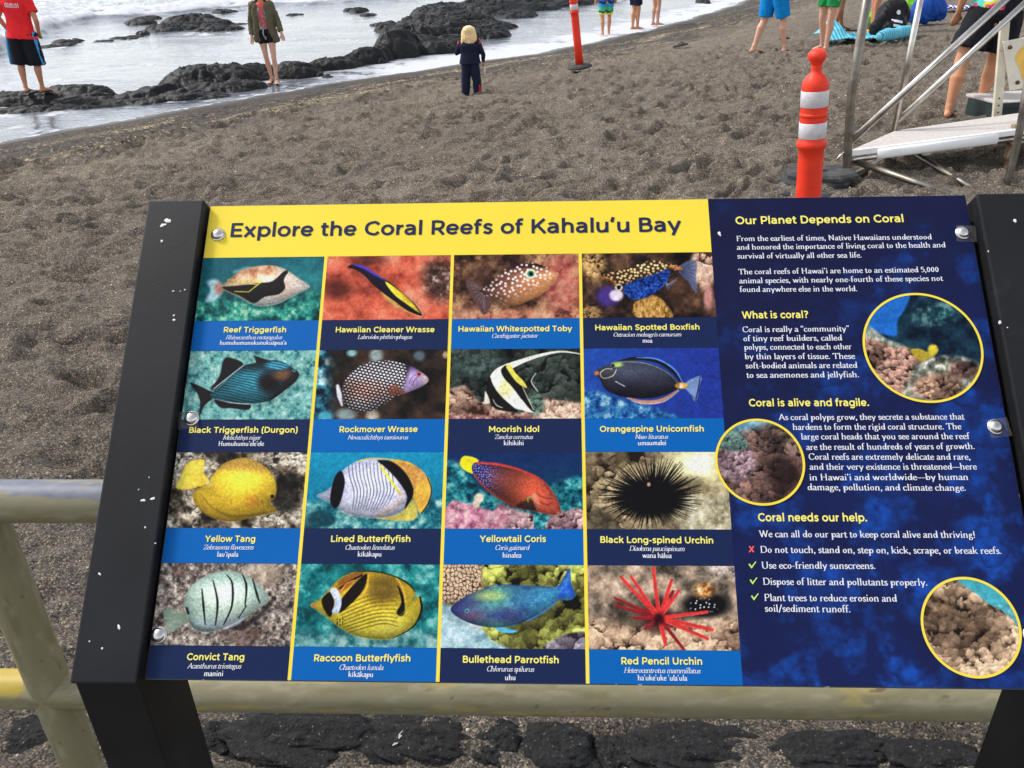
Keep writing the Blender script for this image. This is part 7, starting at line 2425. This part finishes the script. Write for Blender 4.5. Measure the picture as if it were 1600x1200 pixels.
def rumpled(name, w, d, amp, mat, loc, rz, label, cat, seed, lift=None, group=None):
    n, m = 46, 34
    x, y = np.meshgrid(np.linspace(-w / 2, w / 2, n), np.linspace(-d / 2, d / 2, m), indexing='ij')
    z = .02 + amp * fbm(x * 5 + seed, y * 5, 4, seed)
    if lift is not None:
        z = z + lift(x, y)
    x2 = x + .05 * (fbm(x * 4, y * 4, 2, seed + 4) - .5)
    top_ = np.stack([x2, y, z], -1).reshape(-1, 3)
    bot = top_ - [0, 0, .012]
    q = grid_quads(n, m)
    q2 = q[:, ::-1] + n * m
    e = [(i * m, (i + 1) * m) for i in range(n - 1)] + [((i + 1) * m + m - 1, i * m + m - 1) for i in range(n - 1)] + [(j + 1, j) for j in range(m - 1)] + [((n - 1) * m + j, (n - 1) * m + j + 1) for j in range(m - 1)]
    sides = np.array([(b, a, a + n * m, b + n * m) for a, b in e])
    o = mk_np(name, np.r_[top_, bot], np.r_[q[:, ::-1], q2[:, ::-1], sides], mat)
    o.location = loc
    o.rotation_euler = (0, 0, rz)
    return tag(o, label, cat, group)


rumpled("beach_towel", 1.15, .7, .10, M_tow, put(1330, 66), .12, "rumpled turquoise striped towel spread on the sand behind the near orange post", "towel", 5,
        lambda x, y: .26 * np.exp(-((x + .34) / .20) ** 2 - ((y - .1) / .3) ** 2))
P = [loft([(-.42, 0, .10), (-.2, .01, .105), (0, -.01, .10), (.2, .01, .11), (.42, 0, .11)], [.085, .10, .088, .10, .098], 20)]
bp_tall = 1.25
roll = fuse("rolled_towel", P, M_tow, None, .014, 2, .01, 12)
roll.location, roll.rotation_euler = put(1395, 66), (0, 0, .72)
roll.name = "rolled_towel"
tag(roll, "rolled turquoise striped towel lying beside the black backpack", "towel")
bp = tag(empty("backpack", put(1385, 60), .45), "black backpack with three white stripes lying tilted on the sand", "backpack")
P = [loft([(-.26, 0, .16), (-.16, 0, .22), (.0, .02, .30), (.16, .03, .34), (.29, .04, .30)], [(.15, .13), (.20, .18), (.22, .23), (.22, .24), (.15, .18)], 20, (0, 1, 0)),
     loft([(-.2, -.17, .16), (.02, -.18, .22), (.16, -.15, .24)], [(.10, .10), (.13, .13), (.09, .09)], 14, (0, 1, 0))]
bpb = fuse("bag_body", P, M_bp, bp, .014, 3, .03, 9)
for i in range(3):
    z0 = .155 + .055 * i
    x0 = -.20 + .03 * i
    decal("white_stripe", bpb, [(x0 + a, z0 + b) for a, b in ((-.02, .0), (.13, -.025), (.14, .005), (-.01, .03))], [(0, 1, 2, 3)], M_letter_w, bp, off=.006)
decal("round_emblem", bpb, [(-.03 + .03 * math.cos(t), .375 + .03 * math.sin(t)) for t in np.linspace(0, 2 * math.pi, 16, endpoint=False)], [tuple(range(16))], M_letter_w, bp, off=.006)
mk("strap", *tube([(-.25, -.2, .05), (-.34, -.24, .07), (-.40, -.22, .04), (-.36, -.12, .03), (-.26, -.1, .06)], .018, 8), M_bp, bp, True)
def bag(name, label, loc, rz, s, mat, cat, seed, parts=True):
    r = tag(empty(name, loc, rz), label, cat)
    P = [loft([(-.2 * s, 0, .1 * s), (-.08 * s, 0, .16 * s), (.08 * s, .01, .17 * s), (.2 * s, 0, .11 * s)], [(.10 * s, .09 * s), (.15 * s, .15 * s), (.15 * s, .16 * s), (.09 * s, .09 * s)], 18, (0, 1, 0))]
    fuse("bag_body", P, mat, r, .014, 3, .05, 9)
    if parts:
        mk("bag_strap", *tube([(-.13 * s, -.1 * s, .26 * s), (-.08 * s, -.16 * s, .36 * s), (.06 * s, -.16 * s, .37 * s), (.12 * s, -.1 * s, .27 * s)], .014, 8), mat, r, True)
    return r


bag("lime_bag", "small lime green bag tucked behind the black backpack", put(1366, 40), .3, .85, M_lime, "bag", 3)
bb = bag("blue_bag", "bulging blue bag standing on the sand right of the black backpack", put(1447, 40), .1, 1.45, M_bluebag, "bag", 4)
bb.scale = (.85, 1, 1.35)
bag("green_bag", "slack bright green bag leaning on the left of the blue bag", put(1424, 24), .5, 1.25, M_lime, "bag", 5, False)
gt = rumpled("green_towel", .35, .22, .1, M_greenc, put(1478, 14), 1.2, "green cloth hanging beside the blue bag on its right", "cloth", 8, lambda x, y: .35 + .9 * x)
rumpled("beach_towel", .95, .6, .12, M_tow2, put(1506, 18), .2, "blue and white striped towel lying left of the patterned top", "towel", 12)
rumpled("beach_towel", 1.1, .7, .12, M_tow2, put(1592, 20), .4, "blue and white striped towel at the photo's right edge beyond the handrails", "towel", 15)
rumpled("white_cloth", .5, .4, .14, cloth("white_cloth", rgb(214, 220, 234)), put(1420, 33), .2, "crumpled white cloth lying between the black backpack and the blue bag", "cloth", 19)
M_pad = cloth("yellow_cloth", rgb(214, 220, 50))
rumpled("yellow_cloth", .16, .14, .1, M_pad, put(1358, 62), .1, "small neon yellow cloth at the left foot of the black backpack", "cloth", 23, lambda x, y: .06 + 0 * x)


def flipflop(loc, rz, label, group=None, s=1.0, roll_=0.0):
    r = tag(empty("flip_flop", loc, rz), label, "flip flop", group)
    pts = [(s * (.045 + .008 * math.cos(t)) * math.sin(t), s * .14 * math.cos(t)) for t in np.linspace(0, 2 * math.pi, 26, endpoint=False)]
    V = [(x, y, 0.008) for x, y in pts] + [(x, y, .032) for x, y in pts]
    mk("sole", V, [tuple(range(25, -1, -1)), tuple(26 + i for i in range(26))] + [(i, (i + 1) % 26, 26 + (i + 1) % 26, 26 + i) for i in range(26)], M_sole, r)
    mk("thong", *tube([(-.045 * s, -.02 * s, .03), (-.02 * s, .03 * s, .065), (0, .07 * s, .04), (.02 * s, .03 * s, .065), (.045 * s, -.02 * s, .03)], .007, 8), M_bp, r, True)
    r.rotation_euler = (roll_, 0, rz)
    return r


a = put(1063, 76)
flipflop((a[0], a[1], a[2] + .02), rad(-62), "lone dark flip flop on the sand between the far orange post and the blue shorts", None, 1.25, .12)
a = put(1226, 62)
flipflop(a, rad(-50), "dark flip flop on the sand just right of the blue shorts' feet", None, 1.0)
a = put(1322, 64)
flipflop((a[0], a[1], a[2] + .08), rad(70), "black flip flop lying on the turquoise striped towel", None, 1.5)
bp.scale = (.95, 1, bp_tall)
# washed up bits near the camera
leaf = MB()
c = at_z(628, 1165, .0)
zz = ground(c[0], c[1]) + .012
for k_, (dx, dy, s, t) in enumerate(((.0, .012, .016, 1.2), (-.008, -.014, .010, .5))):
    V = [(dx + s * math.cos(t) * a - s * .3 * math.sin(t) * b, dy + s * math.sin(t) * a + s * .3 * math.cos(t) * b, .004 * abs(b)) for a, b in ((-1, 0), (-.4, .9), (.5, .7), (1.2, 0), (.5, -.7), (-.4, -.9))]
    leaf.add(V, [(0, 1, 2, 3, 4, 5)])
lf = leaf.build("paper_scrap", pmat("torn_paper", rgb(176, 170, 158), .8, var=.2, vscale=80))
lf.location = (c[0], c[1], zz)
tag(lf, "torn pale scrap lying on the dark edging stones below the raccoon picture", "litter")
